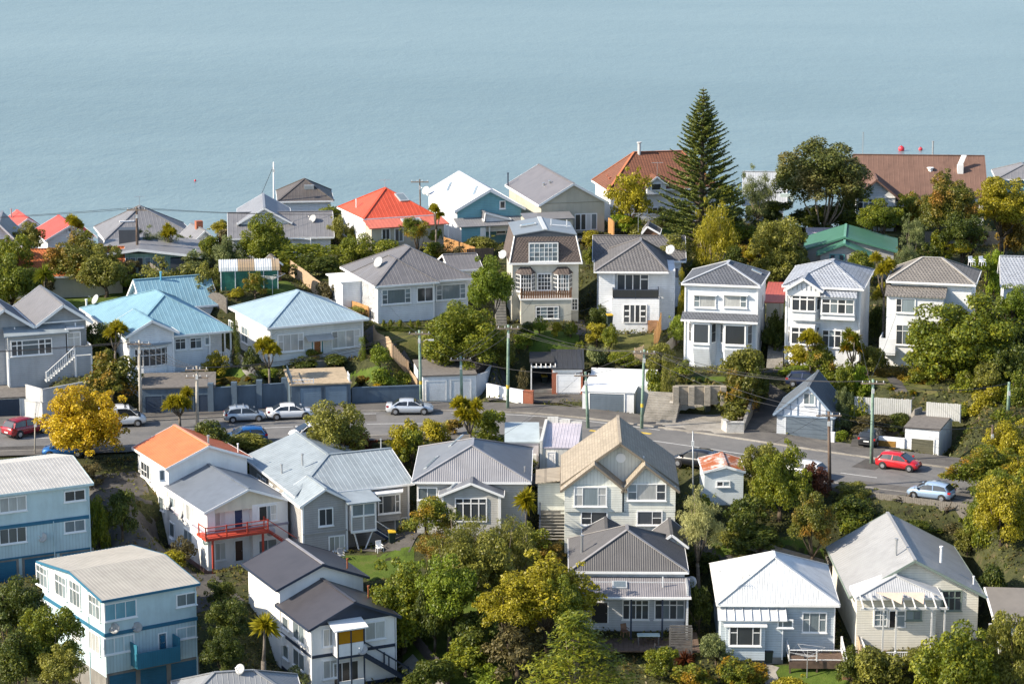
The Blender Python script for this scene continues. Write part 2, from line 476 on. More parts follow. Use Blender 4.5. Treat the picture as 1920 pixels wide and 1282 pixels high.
        d = s.part(name, M, mat)
        Fr = MB(); bx(Fr, a0 - fw, a0, b, t + fw, -.03, .06); bx(Fr, a1, a1 + fw, b, t + fw, -.03, .06); bx(Fr, a0, a1, t, t + fw, -.03, .058)
        s.part('door_frame', Fr, trim or WHITE, d)
        hd = MB(); bx(hd, a1 - .12, a1 - .07, b + (t - b) * .46, b + (t - b) * .5, .03, .09); s.part('handle', hd, plain('steel', (.5, .5, .5), .3, 1.0), d)
        return d
    def garage(s, face, box=None, mat=None, uv=None, slat=.22, name='garage_door', trim=None, fw=.1):
        k, pl = face; a0, a1, b, t = uv if uv else s.rect(face, box); sg = 1 if k == 'r' else -1
        def bx(M, p0, p1, h0, h1, d0, d1):
            e0, e1 = sorted((pl + sg * d0, pl + sg * d1))
            if k == 'f': M.box(p0, p1, e0, e1, h0, h1)
            else: M.box(e0, e1, p0, p1, h0, h1)
        M = MB(); bx(M, a0, a1, b, t, -.05, .01); z = b + .02
        while z < t - slat * .5:
            bx(M, a0 + .01, a1 - .01, z, min(z + slat - .03, t), .0, .035); z += slat
        d = s.part(name, M, mat)
        if trim is not False:
            Fr = MB(); bx(Fr, a0 - fw, a0, b, t + fw, -.03, .06); bx(Fr, a1, a1 + fw, b, t + fw, -.03, .06); bx(Fr, a0, a1, t, t + fw, -.03, .058)
            s.part('door_frame', Fr, trim or WHITE, d)
        return d
    def dish(s, u, v, h, r=.4, az=200, el=35, post=.6, mat=None):
        a, e = R(az) - s.yaw, R(el)
        n = np.array((math.cos(e) * math.cos(a), math.cos(e) * math.sin(a), math.sin(e)))
        x = np.cross(n, (0, 0, 1)); x /= np.linalg.norm(x); y = np.cross(x, n)
        M = MB(); k = 14; c = np.array((u, v, h + post)); vs = []; fs = []
        for i, (rr, dd) in enumerate(((0, -.10), (.5, -.07), (1, .03), (1, .0), (.5, -.10), (0, -.13))):
            for j in range(k):
                t = 2 * math.pi * j / k; vs.append(c + (x * math.cos(t) + y * math.sin(t)) * rr * r + n * dd * (r / .4))
        for i in range(5):
            for j in range(k): fs.append((i * k + j, i * k + (j + 1) % k, (i + 1) * k + (j + 1) % k, (i + 1) * k + j))
        M.add(vs, fs)
        d = s.part('satellite_dish', M, mat or plain('dish_grey', (.40, .41, .41), .6), smooth=True)
        A = MB(); A.tube([(u, v, h - .05), tuple(c - n * .12)], .03, 6); A.tube([tuple(c - y * r * .8), tuple(c + n * .5 * r / .4)], .018, 5)
        A.bar(c + n * .5 * r / .4, c + n * .62 * r / .4, .07); s.part('mount_arm', A, plain('galvanised', (.45, .46, .47), .45, .6), d)
        return d
    def pipe(s, u, v, h, ht=.7, r=.09, mat=None, name='flue_pipe'):
        M = MB(); M.tube([(u, v, h - .15), (u, v, h + ht)], r, 8); M.tube([(u, v, h + ht), (u, v, h + ht + .12)], r * 1.5, 8)
        return s.part(name, M, mat or plain('galvanised', (.45, .46, .47), .45, .6))
    def aerial(s, u, v, h, ht=2.0):
        M = MB(); M.tube([(u, v, h - .1), (u, v, h + ht)], .025, 5); M.bar((u - .7, v, h + ht - .1), (u + .7, v, h + ht - .1), .03)
        for i in range(7): x = -.65 + i * .21; M.bar((u + x, v - .3, h + ht - .1), (u + x, v + .3, h + ht - .1), .02)
        return s.part('aerial', M, plain('galvanised', (.45, .46, .47), .45, .6))
    def skylight(s, P4, h=.1):
        """P4: four points on the roof plane"""
        P = [np.array(p, float) for p in P4]; n = np.cross(P[1] - P[0], P[3] - P[0]); n /= np.linalg.norm(n)
        if n[2] < 0: n = -n
        M = MB(); M.prism([p - n * .03 for p in P], n * (h + .03)); w = s.part('skylight', M, plain('skylight_frame', (.55, .57, .57), .4, .3))
        c = sum(P) / 4; G = MB(); G.prism([c + (p - c) * .8 + n * (h - .01) for p in P], n * .025); s.part('pane', G, G_MID, w)
    def railing(s, pts, h, ht=1.0, mat=None, gap=.14, name='railing', solid=None, post=.09, bal=.04):
        """balustrade along local (u,v) points at floor height h"""
        mat = mat or WHITE; M = MB()
        for (a, b) in zip(pts[:-1], pts[1:]):
            h0 = h if len(a) < 3 else a[2]; h1 = h if len(b) < 3 else b[2]
            A, B = np.array((a[0], a[1], h0)), np.array((b[0], b[1], h1)); L = np.linalg.norm((B - A)[:2]); U = np.array((0, 0, 1.0))
            M.bar(A + U * ht, B + U * ht, .09, .06); M.bar(A + U * .12, B + U * .12, .06, .05)
            if solid is None:
                for i in range(1, int(L / gap)):
                    p = A + (B - A) * i / int(L / gap); M.bar(p + U * .12, p + U * ht, bal, bal)
            n = max(1, int(L / 1.8))
            for i in range(n + 1):
                p = A + (B - A) * i / n; M.bar(p, p + U * (ht + .08), post, post)
        ro = s.part(name, M, mat)
        if solid is not None:
            Q = MB()
            for (a, b) in zip(pts[:-1], pts[1:]):
                h0 = h if len(a) < 3 else a[2]; h1 = h if len(b) < 3 else b[2]
                A, B = np.array((a[0], a[1], h0 + .15)), np.array((b[0], b[1], h1 + .15)); d = (B - A)[:2]; d /= np.linalg.norm(d); n_ = np.array((-d[1], d[0], 0)) * .03
                Q.prism([A - n_, B - n_, B - n_ + (0, 0, ht - .2), A - n_ + (0, 0, ht - .2)], n_ * 2)
            s.part('panel', Q, solid, ro)
        return ro
# ------------------------------------------------------------------ lie of the land
RX = np.array([-140, -90, -48.1, -38.2, -26, -13.4, -.5, 7.1, 16.9, 26.1, 35, 43.8, 90, 140])
RY = np.array([228, 235, 240.6, 241.6, 244.6, 246.8, 246.6, 243.2, 237.6, 231.4, 226.3, 222.0, 205, 190])
def road_y(x):
    x = np.asarray(x, float); return sum(np.interp(x + k, RX, RY) for k in (-4, -2, 0, 2, 4)) / 5
def road_c(x):
    return 1 / np.sqrt(1 + ((road_y(x + 1) - road_y(x - 1)) / 2) ** 2)
def sstep(e): e = np.clip(e, 0, 1); return e * e * (3 - 2 * e)
EXTRA_PADS = []      # (cx, cy, yaw, halfw, halfd, z, reach)
def base_T(x, y):
    t = y - road_y(x)
    kb = .155 - .0025 * np.maximum(0, -x - 20) - .0018 * np.maximum(0, x - 5)
    kb = np.clip(kb, .05, .2)
    up = 2.3 * sstep((t - 9.5) / 4.0) + kb * np.maximum(0, np.minimum(y, 306) - road_y(x) - 13)
    dn = -(.2 + .08 * sstep((x - 6) / 20)) * np.maximum(0, -t - 7.5)
    z = np.where(t > 0, up, dn)
    far = np.maximum(0, y - 306); z = z - .62 * far * sstep(far / 8)
    bump = .18 * np.sin(x * .31 + y * .17) * np.sin(y * .27 - x * .11)
    return np.maximum(z + bump * sstep((np.abs(t) - 10) / 8), -58)
def T(x, y, road=True):
    x = np.asarray(x, float); y = np.asarray(y, float); z = base_T(x, y)
    for (cx, cy, yaw, hw, hd, pz, reach) in PADS:
        c, s = math.cos(yaw), math.sin(yaw)
        dx, dy = x - cx, y - cy; u = np.abs(dx * c + dy * s) - hw; v = np.abs(-dx * s + dy * c) - hd
        e = np.hypot(np.maximum(u, 0), np.maximum(v, 0)); w = sstep(1 - e / reach)
        z = z + (pz - z) * w
    t = np.abs((y - road_y(x)) * road_c(x) - .8); w = sstep((9.0 - t) / 1.2)          # the road bed wins
    return z * (1 - w)
PADS = []
def make_pads():
    for h, g in HOUSES:
        c = h.o + h.ux * h.W / 2 + h.uy * h.D / 2
        PADS.append((c[0], c[1], h.yaw, h.W / 2, h.D / 2, g - .12, 3.5))
    PADS.extend(EXTRA_PADS)
DD = np.arange(165, 420, .15)
def G(px, py, lo=0):
    """where the sight line through a picture point meets the ground"""
    r = ray(px, py); P = CAM0 + r[None] * (DD / r[1])[:, None]
    z = T(P[:, 0], P[:, 1]); k = np.nonzero((P[:, 2] < z) & (DD > lo))[0]
    if len(k) == 0: return P[-1]
    k = k[0]; q = P[k].copy(); q[2] = float(z[k]); return q
def Tz(x, y): return float(T(np.array([x]), np.array([y]))[0])
def draped(name, poly, mat, lift=.035, step=.35, kind='structure', label=None):
    """a sheet lying on the ground inside a polygon of ground points"""
    P = np.array([p[:2] for p in poly]); lo, hi = P.min(0), P.max(0)
    nx, ny = max(2, int((hi[0] - lo[0]) / step) + 1), max(2, int((hi[1] - lo[1]) / step) + 1)
    xs, ys = np.linspace(lo[0], hi[0], nx + 1), np.linspace(lo[1], hi[1], ny + 1)
    X, Y = np.meshgrid(xs, ys); Z = T(X.ravel(), Y.ravel()).reshape(X.shape) + lift
    cx, cy = (X[:-1, :-1] + X[1:, 1:]) / 2, (Y[:-1, :-1] + Y[1:, 1:]) / 2
    ins = np.zeros(cx.shape, bool); n = len(P)
    for i in range(n):
        (x0, y0), (x1, y1) = P[i], P[(i + 1) % n]
        if abs(y1 - y0) < 1e-9: continue
        ins ^= ((y0 > cy) != (y1 > cy)) & (cx < (x1 - x0) * (cy - y0) / (y1 - y0) + x0)
    idx = np.arange(X.size).reshape(X.shape)
    q = np.stack([idx[:-1, :-1][ins], idx[:-1, 1:][ins], idx[1:, 1:][ins], idx[1:, :-1][ins]], 1)
    if len(q) == 0: return None
    V = np.stack([X.ravel(), Y.ravel(), Z.ravel()], 1); used = np.unique(q); mp = -np.ones(len(V), int); mp[used] = np.arange(len(used))
    o = put(name, np_mesh(name, V[used], mp[q]), mat, kind=kind)
    return o
def strip(name, pts, width, mat, lift=.045, kind='structure', zf=None, seg=1.0):
    """a path of even width along ground points"""
    P = [np.array(p[:2], float) for p in pts]; Q = []
    for a, b in zip(P[:-1], P[1:]):
        n = max(1, int(np.linalg.norm(b - a) / seg))
        for i in range(n): Q.append(a + (b - a) * i / n)
    Q.append(P[-1]); Q = np.array(Q); V = []; Fc = []
    NC = max(4, int(np.max(width) / .55) + 2); wd = width if hasattr(width, '__len__') else (width, width)
    for i in range(len(Q)):
        d = Q[min(i + 1, len(Q) - 1)] - Q[max(i - 1, 0)]; d /= np.linalg.norm(d); n = np.array((-d[1], d[0]))
        w = wd[0] + (wd[1] - wd[0]) * i / (len(Q) - 1)
        for k in np.linspace(-.5, .5, NC):
            p = Q[i] + n * k * w; tp = float((p[1] - road_y(p[0])) * road_c(p[0])); z = Tz(*p) + lift
            V.append((p[0], p[1], .0 if -5.1 < tp < 5.06 else (max(z, .19) if 0 < tp < 9.5 else z)))
    for i in range(len(Q) - 1):
        for k in range(NC - 1): a_ = i * NC + k; Fc.append((a_, a_ + 1, a_ + NC + 1, a_ + NC))
    return put(name, np_mesh(name, V, Fc), mat, kind=kind)

# materials of the ground
def groundmat(name, cols, scale=.8, bump=.5, rough=.95):
    m = NT(name); co = m.coords(); n1 = m.noise(scale, 6, .65, co); n2 = m.noise(scale * 9, 4, .7, co); n3 = m.noise(scale * .22, 3, .5, co)
    f = m.math('ADD', m.math('MULTIPLY', n1, .5), m.math('ADD', m.math('MULTIPLY', n2, .25), m.math('MULTIPLY', n3, .25)))
    k = len(cols); col = m.ramp(f, [(.38 + .24 * i / (k - 1), c) for i, c in enumerate(cols)])
    m.bump(n2, bump, .08); m.set(**{'Base Color': col, 'Roughness': rough, 'Specular IOR Level': .2}); return m.m
M_SOIL = groundmat('scrubby_ground', [(.022, .018, .012), (.04, .045, .018), (.06, .065, .024), (.10, .08, .045)], .9, 1.0)
M_LAWN = groundmat('lawn_grass', [(.04, .06, .012), (.06, .095, .014), (.08, .12, .018), (.11, .115, .035)], .9, .7)
M_DRY = groundmat('dry_lawn', [(.06, .065, .018), (.095, .10, .028), (.15, .125, .055)], .8, .7)
M_ASPH = groundmat('asphalt', [(.12, .12, .12), (.15, .147, .143), (.18, .175, .168)], .5, .25, .8)
M_PATH = groundmat('footpath_asphalt', [(.085, .08, .077), (.115, .108, .10), (.15, .14, .125)], .6, .25, .9)
M_CONC = groundmat('weathered_concrete', [(.16, .15, .13), (.27, .25, .22), (.36, .34, .30)], .5, .2, .9)
M_DARKC = groundmat('dark_paving', [(.05, .048, .045), (.085, .08, .075), (.11, .10, .09)], .6, .2, .9)
def seamat():
    m = NT('sea_water'); co = m.coords()
    w1 = m.noise(.10, 4, .6, m.vmul(co, (1.0, .55, 1))); w2 = m.noise(.45, 4, .65, m.vmul(co, (1.0, .5, 1))); w3 = m.noise(.006, 5, .62, m.vmul(co, (.35, 1, 1)))
    h = m.math('ADD', m.math('MULTIPLY', w1, 1.0), m.math('MULTIPLY', w2, .5))
    col = m.ramp(w3, [(.32, (.126, .186, .200)), (.5, (.148, .212, .226)), (.68, (.170, .236, .248))])
    m.bump(h, .6, .8); m.set(**{'Base Color': col, 'Roughness': .32, 'IOR': 1.33, 'Specular IOR Level': .5}); return m.m

def build_ground():
    xs = np.concatenate([np.linspace(-260, -75, 24)[:-1], np.arange(-75, 75, .8), np.linspace(75, 260, 24)])
    ys = np.concatenate([np.linspace(60, 180, 16)[:-1], np.arange(180, 330, .8), np.linspace(330, 520, 40)])
    X, Y = np.meshgrid(xs, ys); Z = T(X.ravel(), Y.ravel())
    idx = np.arange(X.size).reshape(X.shape)
    q = np.stack([idx[:-1, :-1].ravel(), idx[:-1, 1:].ravel(), idx[1:, 1:].ravel(), idx[1:, :-1].ravel()], 1)
    me = np_mesh('ground', np.stack([X.ravel(), Y.ravel(), Z], 1), q); me.polygons.foreach_set('use_smooth', [True] * len(me.polygons))
    put('ground', me, M_SOIL, kind='structure')
    # sea
    S = 30000; put('sea', np_mesh('sea', [(-S, 300, -48), (S, 300, -48), (S, 2 * S, -48), (-S, 2 * S, -48)], [(0, 1, 2, 3)]), seamat(), kind='structure')
    # road, kerbs, footpath, lines
    x = np.arange(-120, 121, 1.0); yc = road_y(x); g = np.gradient(yc, x); nrm = np.stack([-g, np.ones_like(g)], 1); nrm /= np.linalg.norm(nrm, axis=1)[:, None]
    P = np.stack([x, yc], 1)
    def band(name, o0, o1, z, mat, a=0, b=None, kind='structure', n=1):
        b = b or len(x); ks = np.linspace(o0, o1, n + 1); V = [];
        for i in range(a, b):
            for k in ks: p = P[i] + nrm[i] * k; V.append((p[0], p[1], z))
        Fc = [(i * (n + 1) + k, i * (n + 1) + k + 1, (i + 1) * (n + 1) + k + 1, (i + 1) * (n + 1) + k) for i in range(b - a - 1) for k in range(n)]
        return put(name, np_mesh(name, V, Fc), mat, kind=kind)
    band('road', -4.9, 4.9, .05, M_ASPH, n=4)
    band('pavement', 5.05, 8.6, .17, M_PATH, n=2); band('pavement', -6.9, -5.05, .17, M_PATH, n=2)
    for (o0, o1) in ((4.9, 5.06), (-5.06, -4.9)):
        M = MB(); a0, b0 = P + nrm * o0, P + nrm * o1
        for i in range(len(x) - 1):
            M.prism([(a0[i][0], a0[i][1], -.1), (b0[i][0], b0[i][1], -.1), (b0[i][0], b0[i][1], .18), (a0[i][0], a0[i][1], .18)], (a0[i + 1][0] - a0[i][0], a0[i + 1][1] - a0[i][1], 0))
        M.build('kerb', M_CONC, kind='structure')
    for (o0, o1, a, b, mt) in ((-4.2, -1.4, 88, 96, M_PATH), (1.0, 3.9, 104, 108, M_PATH), (-3.6, -.4, 139, 146, M_PATH), (1.2, 4.6, 150, 153, M_DARKC), (-4.6, -2.8, 152, 166, M_PATH), (.8, 4.4, 121, 124, M_PATH), (-4.4, -3, 70, 84, M_DARKC)): band('road_patch', o0, o1, .054, mt, a, b)
    MW = plain('road_paint', (.62, .62, .60), .7, var=.25); MY = plain('road_paint_yellow', (.60, .42, .06), .7, var=.25)
    def line(off, x0, x1, w=.13, mat=MW):
        a = int(x0 + 120); b = int(x1 + 121); return band('road_marking', off - w / 2, off + w / 2, .058, mat, a, b)
    line(4.2, -6, 12); line(-.1, -14, -4); line(.15, 13, 22); line(-1.2, 30, 33); line(-.1, -26, -21); line(-.1, -46, -42); line(-.1, 2, 6); line(4.1, -20, -13)
    line(2.4, 10, 12, .5, MY); line(.9, 7, 9, .5, MY)
# ================================================================== houses below the road
def rp(H, px, py, u): return H.onu(px, py, u)
C_BLUEV = paint('pale_blue_cladding', (.47, .60, .63), 'v', .28)
C_BLUE = paint('pale_blue_board', (.49, .62, .645), None)
C_TEAL = paint('dark_teal_trim', (.02, .13, .22), None)
C_NAVY = paint('navy_trim', (.02, .032, .06), None)
C_CONC = paint('concrete_plinth', (.22, .21, .19), None, dirt=.4)
C_WHT = paint('white_render', (.80, .79, .77), None, dirt=.12)
C_WB = paint('white_weatherboard', (.76, .77, .77), 'h', .2)
C_GREYWB = paint('grey_weatherboard', (.36, .35, .335), 'h', .2)
R_CREAM = roofmat('cream_roof', (.36, .335, .29))
R_WHITEGREY = roofmat('pale_roof', (.42, .41, .385))
def flats(name, label, fl, fr, sd, d, h, yaw, rm, left=0.0, D=None, ridge=None, back=None, dark='c'):
    H = House(name, label, 'apartments', fl, fr, sd, d, h, yaw=yaw, ov=.35, D=D)
    U0 = -left
    return H, U0
# --- upper pale blue flats at the left edge
H = House('apartment_block', 'pale blue flats with light ribbed roof at left edge below the yellow tree', 'apartments', (0, 927), (176, 906), None, 213, 8.1, yaw=27, ov=.3, D=11.5)
W, e = H.W, H.e
vr, r = H.onu(117, 860, W); vr = 5.6
H.block(-7, W, 0, 11.2, e, e + 1.15, C_BLUE, R_WHITEGREY, axis='u', rib=.3, um=5.6, cap=False, trim=C_BLUE, base=-3)
f = ('f', .3 - .02)
H.box('clad_storey', (-6.9, W - .3, .26, .29, 2.45, 5.15), C_BLUEV)
hb = H.onv(172, 967, .3)[1]
H.box('band_board', (-6.9, W - .28, .2, .28, hb - .15, hb + .15), C_TEAL)
H.box('band_board', (-6.9, W - .28, .2, .28, 2.3, 2.45), C_TEAL)
H.win(f, (0, 932, 48, 957), (1, 1, 1), g='c'); H.win(f, (122, 920, 158, 937), (1, 1)); H.win(f, (0, 990, 48, 1016), (1, 1, 1)); H.win(f, (122, 976, 158, 995), (1, 1), g='m')
for k in range(4):
    u = W - 2.9 - k * 3.3; H.garage(f, mat=C_TEAL, uv=(u, u + 2.6, 0, 2.15), trim=C_CONC, fw=.2)
H.dish(W - 4.6, .1, 3.9, .42, 250, 25, .0)
H.box('downpipe', (W - .42, W - .34, .18, .26, .2, e), C_BLUE); H.box('downpipe', (W - 3.6, W - 3.52, .18, .26, .2, hb), C_BLUE)

# --- lower pale blue flats
H = House('apartment_block', 'pale blue flats with cream ribbed roof and teal balcony at bottom left', 'apartments', (191, 1126), (386, 1099), (62, 1052), 193, 8.3, yaw=33, ov=.3)
W, D, e = H.W, H.D, H.e
vr, r = H.onu(129, 1072, 0)
r = min(max(r, e + .8), e + 2.2)
H.block(0, W, 0, D, e, r, C_BLUE, R_CREAM, axis='u', um=vr, rib=.3, cap=False, trim=C_TEAL, base=-3)
f = ('f', .28); l = ('l', .28)
hb = H.onv(193, 1191, .3)[1]
H.box('clad_storey', (.31, W - .31, .25, .29, 2.3, hb), C_BLUEV)
H.box('band_board', (.2, W - .2, .19, .28, hb - .14, hb + .14), C_TEAL); H.box('band_board', (.19, .28, .3, D - .3, hb - .14, hb + .14), C_TEAL)
H.box('plinth', (.26, .29, .3, D - .4, -2.8, 2.0), C_CONC)
H.win(f, (197, 1129, 254, 1158), (1, 1, 1), g='b'); H.win(f, (332, 1113, 366, 1133), (1, 1), g='m')
H.win(f, (196, 1194, 250, 1221), (1, 1, 1), g='c'); H.win(f, (332, 1176, 366, 1194), (1, 1), g='m')
H.door(f, (298, 1187, 311, 1219), C_TEAL)
for b in ((70, 1063, 89, 1097), (105, 1080, 124, 1117), (132, 1092, 150, 1134), (168, 1119, 187, 1156)): H.win(l, b, (1, 1, 1), ((.35, .65),), g='m')
for b in ((136, 1170, 150, 1197), (168, 1187, 187, 1220)): H.win(l, b, (1, 1, 1), g='c')
H.win(l, (76, 1130, 92, 1150), (1, 1), g='m')
bu0, bu1 = H.onv(258, 1250, -.9)[0], H.onv(337, 1240, -.9)[0]; hf = H.onv(262, 1253, -.9)[1]
H.box('balcony_floor', (bu0, bu1, -1.0, .3, hf, hf + .16), C_TEAL)
H.box('balcony_front', (bu0, bu1, -1.02, -.94, hf, hf + 1.25), paint('teal_panel', (.025, .17, .26), 'v', .2))
H.box('balcony_screen', (bu0 - .05, bu0 + .03, -.98, .28, hf, hf + 1.9), MATS[('paint', 'teal_panel')]); H.box('balcony_screen', (bu1 - .03, bu1 + .05, -.98, .28, hf, hf + 1.9), MATS[('paint', 'teal_panel')])
for k in range(3): H.garage(f, mat=C_TEAL, uv=(.5 + k * 2.62, 2.75 + k * 2.62, 0, 2.1), trim=C_CONC, fw=.18)
H.dish(1.0, .05, hb + .5, .42, 260, 20, .0); H.dish(2.9, .05, hb + .25, .42, 260, 20, .0)
H.box('downpipe', (.22, .29, 3.2, 3.28, .2, e), C_BLUE); H.box('downpipe', (W - .36, W - .28, .2, .28, .2, e), C_BLUE)

# --- stepped white block with orange rear roof and grey front roof
R_ORNG = roofmat('orange_metal_roof', (.62, .17, .065)); R_SLATE = roofmat('slate_blue_roof', (.135, .155, .185)); C_PLUM = paint('plum_plinth', (.22, .14, .13), None)
C_REDW = paint('red_stain_timber', (.42, .05, .025), None)
H = House('stepped_house', 'white two-storey house with orange rear roof and red balcony', 'house', (383, 961), (552, 939), (302, 915), 216, 5.6, yaw=28, ov=.4)
W, e = H.W, H.e; _, r = H.onv(467, 916, 0); v1 = H.onu(386, 871, W / 2)[0]; v1 = max(6, min(9.5, v1))
H.walls(0, W, .8, v1 + 1, e, C_WHT, r, ov=.4, base=-3)
H.roof(0, W, 0, v1 + .3, e, r, mat=R_SLATE, rib=None, trim=WHITE)
H.walls(0, W, .01, 1.6, e, paint('cream_gable', (.66, .62, .50), None), r, ov=.4, base=e - .3, name='gable_wall')
e2 = H.onv(299, 880, v1 - .4)[1]; r2 = H.onv(383, 836, v1 - .4)[1]; r2 = max(r2, e2 + 1.2)
H.block(0, W, v1 - .4, v1 + 8.2, e2, r2, C_WHT, R_ORNG, rib=.35, ov=.4, base=-3, cap=roofmat('pale_orange_cap', (.66, .28, .16)))
f = ('f', 1.18); l = ('l', .38)
H.box('side_wall_wing', (.4, 1.1, .4, 1.3, -3, e), C_WHT); H.box('side_wall_wing', (W - 3.7, W - .4, .4, 1.3, -3, e), C_WHT)
hf = H.onv(384, 1003, .2)[1]
H.box('floor_band', (.34, W - .36, .34, .42, hf - .1, hf + .1), paint('lilac_band', (.32, .30, .36), None)); H.box('floor_band', (.3, .4, .4, v1, hf - .1, hf + .1), MATS[('paint', 'lilac_band')])
H.box('plinth', (.33, .41, .3, v1 + 8, -3, .3), C_PLUM); H.box('plinth', (.33, W - .33, .31, .4, -3, .3), C_PLUM)
H.win(f, (403, 957, 422, 984), (1, 1), g='c'); H.door(f, (440, 955, 454, 990), paint('navy_door', (.03, .05, .12), None))
f2 = ('f', .38)
H.win(f2, (486, 948, 518, 975), (2, 1, 1.5), ((1,), (1,), (.6, .4)), g='dmc'); H.win(f, (403, 1018, 422, 1048), (1, 1), g='c'); H.door(f, (441, 1013, 455, 1050), paint('brown_door', (.06, .03, .02), None))
H.win(f2, (486, 1012, 518, 1040), (1, 1), g='m')
for b in ((299, 932, 307, 954), (319, 933, 327, 949), (319, 981, 327, 1005)): H.win(l, b, (1,), g='m')
H.win(l, (345, 946, 361, 974), (1, 1, 1), g='c'); H.win(l, (346, 996, 361, 1034), (1, 1), g='m')
H.win(l, (266, 869, 281, 894), (1, 1, 1), ((1,), (.6, .4), (.6, .4))); H.win(l, (266, 917, 282, 946), (1, 1), g='c'); H.win(('f', v1 - .02), (300, 882, 307, 899), (1,), g='m')
H.box('balcony_floor', (-.3, 5.4, -1.0, 1.2, hf - .22, hf), C_REDW)
H.railing([(-.3, .6), (-.3, -1.0), (5.4, -1.0)], hf, .95, C_REDW, gap=9, post=.1)
for hh in (.35, .6): H.box('rail', (-.3, 5.4, -1.03, -.98, hf + hh, hf + hh + .07), C_REDW)
H.railing([(5.4, -1.0, hf), (8.3, -1.0, hf - 2.2)], hf, .95, C_REDW, gap=9); H.railing([(5.4, -.1, hf), (8.3, -.1, hf - 2.2)], hf, .95, C_REDW, gap=9)
M = MB()
for k in range(12): M.box(5.4 + k * .24, 5.7 + k * .24, -1.0, -.1, hf - .2 - k * .19, hf - .14 - k * .19)
H.part('stair', M, C_REDW)
for u in (.3, 4.9): H.box('post', (u, u + .16, -.9, -.74, -1, hf - .2), C_REDW)
H.dish(.2, 6.3, 3.6, .45, 200, 20, .2); H.dish(.2, 9.2, 3.9, .5, 200, 20, .2); H.dish(.1, -.1, hf - .6, .42, 230, 25, .2, plain('dish_dark', (.08, .12, .12), .5))
H.dish(5.9, -.4, hf - .5, .42, 250, 25, .2)
H.pipe(4.6, v1 + 1, e2 + (r2 - e2) * .85, .7); H.pipe(W - 1, v1 + .6, e2 + .3, .8, .06, WHITE); H.box('heat_pump', (.05, .38, 8.2, 9.1, .5, 1.1), WHITE)

# --- stepped white and navy block at the bottom
R_CHAR = roofmat('charcoal_roof', (.055, .052, .058))
H = House('stepped_house', 'white and navy stepped house with charcoal roofs and amber balcony panels', 'house', (579, 1181), (752, 1155), (521, 1130), 195.6, 5.2, yaw=26, ov=.4)
W, e = H.W, H.e; _, r = H.onv(668, 1128, 0); v1 = max(5.5, min(9.5, H.onu(603, 1088, W / 2)[0]))
H.walls(0, W, .0, v1 + 1, e, C_WHT, r, ov=.4, base=-3)
H.roof(0, W, 0, v1 + .3, e, r, mat=R_CHAR, rib=None, trim=C_NAVY)
H.part('gable_panel', MB().prism([(.42, .36, e + .08), (W - .42, .36, e + .08), (W / 2, .36, r - .14)], (0, .05, 0)), C_NAVY)
e2 = H.onv(511, 1107, v1 - .4)[1]; r2 = max(H.onv(600, 1058, v1 - .4)[1], e2 + 1.2)
H.block(-.1, W + .1, v1 - .4, v1 + 7.6, e2, r2, C_WHT, R_CHAR, rib=None, trim=C_NAVY, ov=.4, base=-3, cap=roofmat('grey_cap', (.25, .24, .25)))
f = ('f', .38); l = ('l', .38); hb = H.onv(588, 1231, .4)[1]
H.box('floor_band', (.33, W - .33, .33, .4, hb - .12, hb + .12), C_NAVY); H.box('floor_band', (.33, .4, .3, v1 + 7, hb - .12, hb + .12), C_NAVY)
H.box('plinth', (.34, W - .34, .34, .4, -3, .15), C_NAVY); H.box('plinth', (.34, .4, .3, v1 + 7, -3, .1), C_NAVY)
for b, g in (((607, 1179, 628, 1209), 'c'), ((686, 1166, 721, 1196), 'c'), ((607, 1238, 631, 1269), 'c')): H.win(f, b, (1, 1), g=g)
for b in ((531, 1158, 541, 1176), (532, 1210, 541, 1232)): H.win(l, b, (1,), g='m')
for b in ((551, 1171, 571, 1200), (551, 1222, 571, 1250), (470, 1092, 489, 1121)): H.win(l, b, (1, 1), g='m')
u0, u1 = H.onv(633, 1210, -.7)[0], H.onv(682, 1200, -.7)[0]
H.box('balcony_floor', (u0, u1, -.8, .4, hb - .1, hb + .1), C_NAVY); H.box('balcony_front', (u0, u1, -.8, -.72, hb + .1, hb + 1.1), C_WHT)
C_AMB = plain('amber_panel', (.42, .19, .01), .15, coat=.5)
um = (u0 + u1) / 2
for a, b in ((u0 + .06, um - .03), (um + .03, u1 - .06)): H.box('amber_panel', (a, b, -.78, -.74, hb + 1.12, hb + 2.1), C_AMB)
for a in (u0, um, u1): H.box('post', (a - .05, a + .05, -.82, -.72, -1, hb + 2.2), C_NAVY)
H.box('balcony_side', (u0 - .03, u0 + .03, -.75, .38, hb, hb + 2.3), C_WHT)
H.part('canopy', MB().prism([(u0 - .4, -1.1, hb + 2.25), (u1 + .25, -1.1, hb + 2.25), (u1 + .25, .4, hb + 2.65), (u0 - .4, .4, hb + 2.65)], (0, 0, .1)), WHITE)
H.win(f, uv=(u0 + .1, u1 - .1, .2, 2.0), cols=(1, 1, 1), g='d'); H.box('lower_screen', (u0, u1, -.8, -.74, 0, .9), C_WHT)
H.railing([(u1, -.75, hb), (u1 + 4.2, -.75, hb - 3.0)], hb, 1.0, C_NAVY, gap=9); H.railing([(u1, .2, hb), (u1 + 4.2, .2, hb - 3.0)], hb, 1.0, C_NAVY, gap=9)
M = MB()
for k in range(15): M.box(u1 + k * .28, u1 + .3 + k * .28, -.75, .2, hb - .1 - k * .2, hb - .04 - k * .2)
M.bar((u1, -.75, hb - .1), (u1 + 4.2, -.75, hb - 3.1), .06, .25); H.part('stair', M, C_NAVY)
H.dish(um + .9, -.9, hb + .4, .45, 250, 25, .1); R_RUST = plain('rust_pipe', (.25, .08, .03), .7)
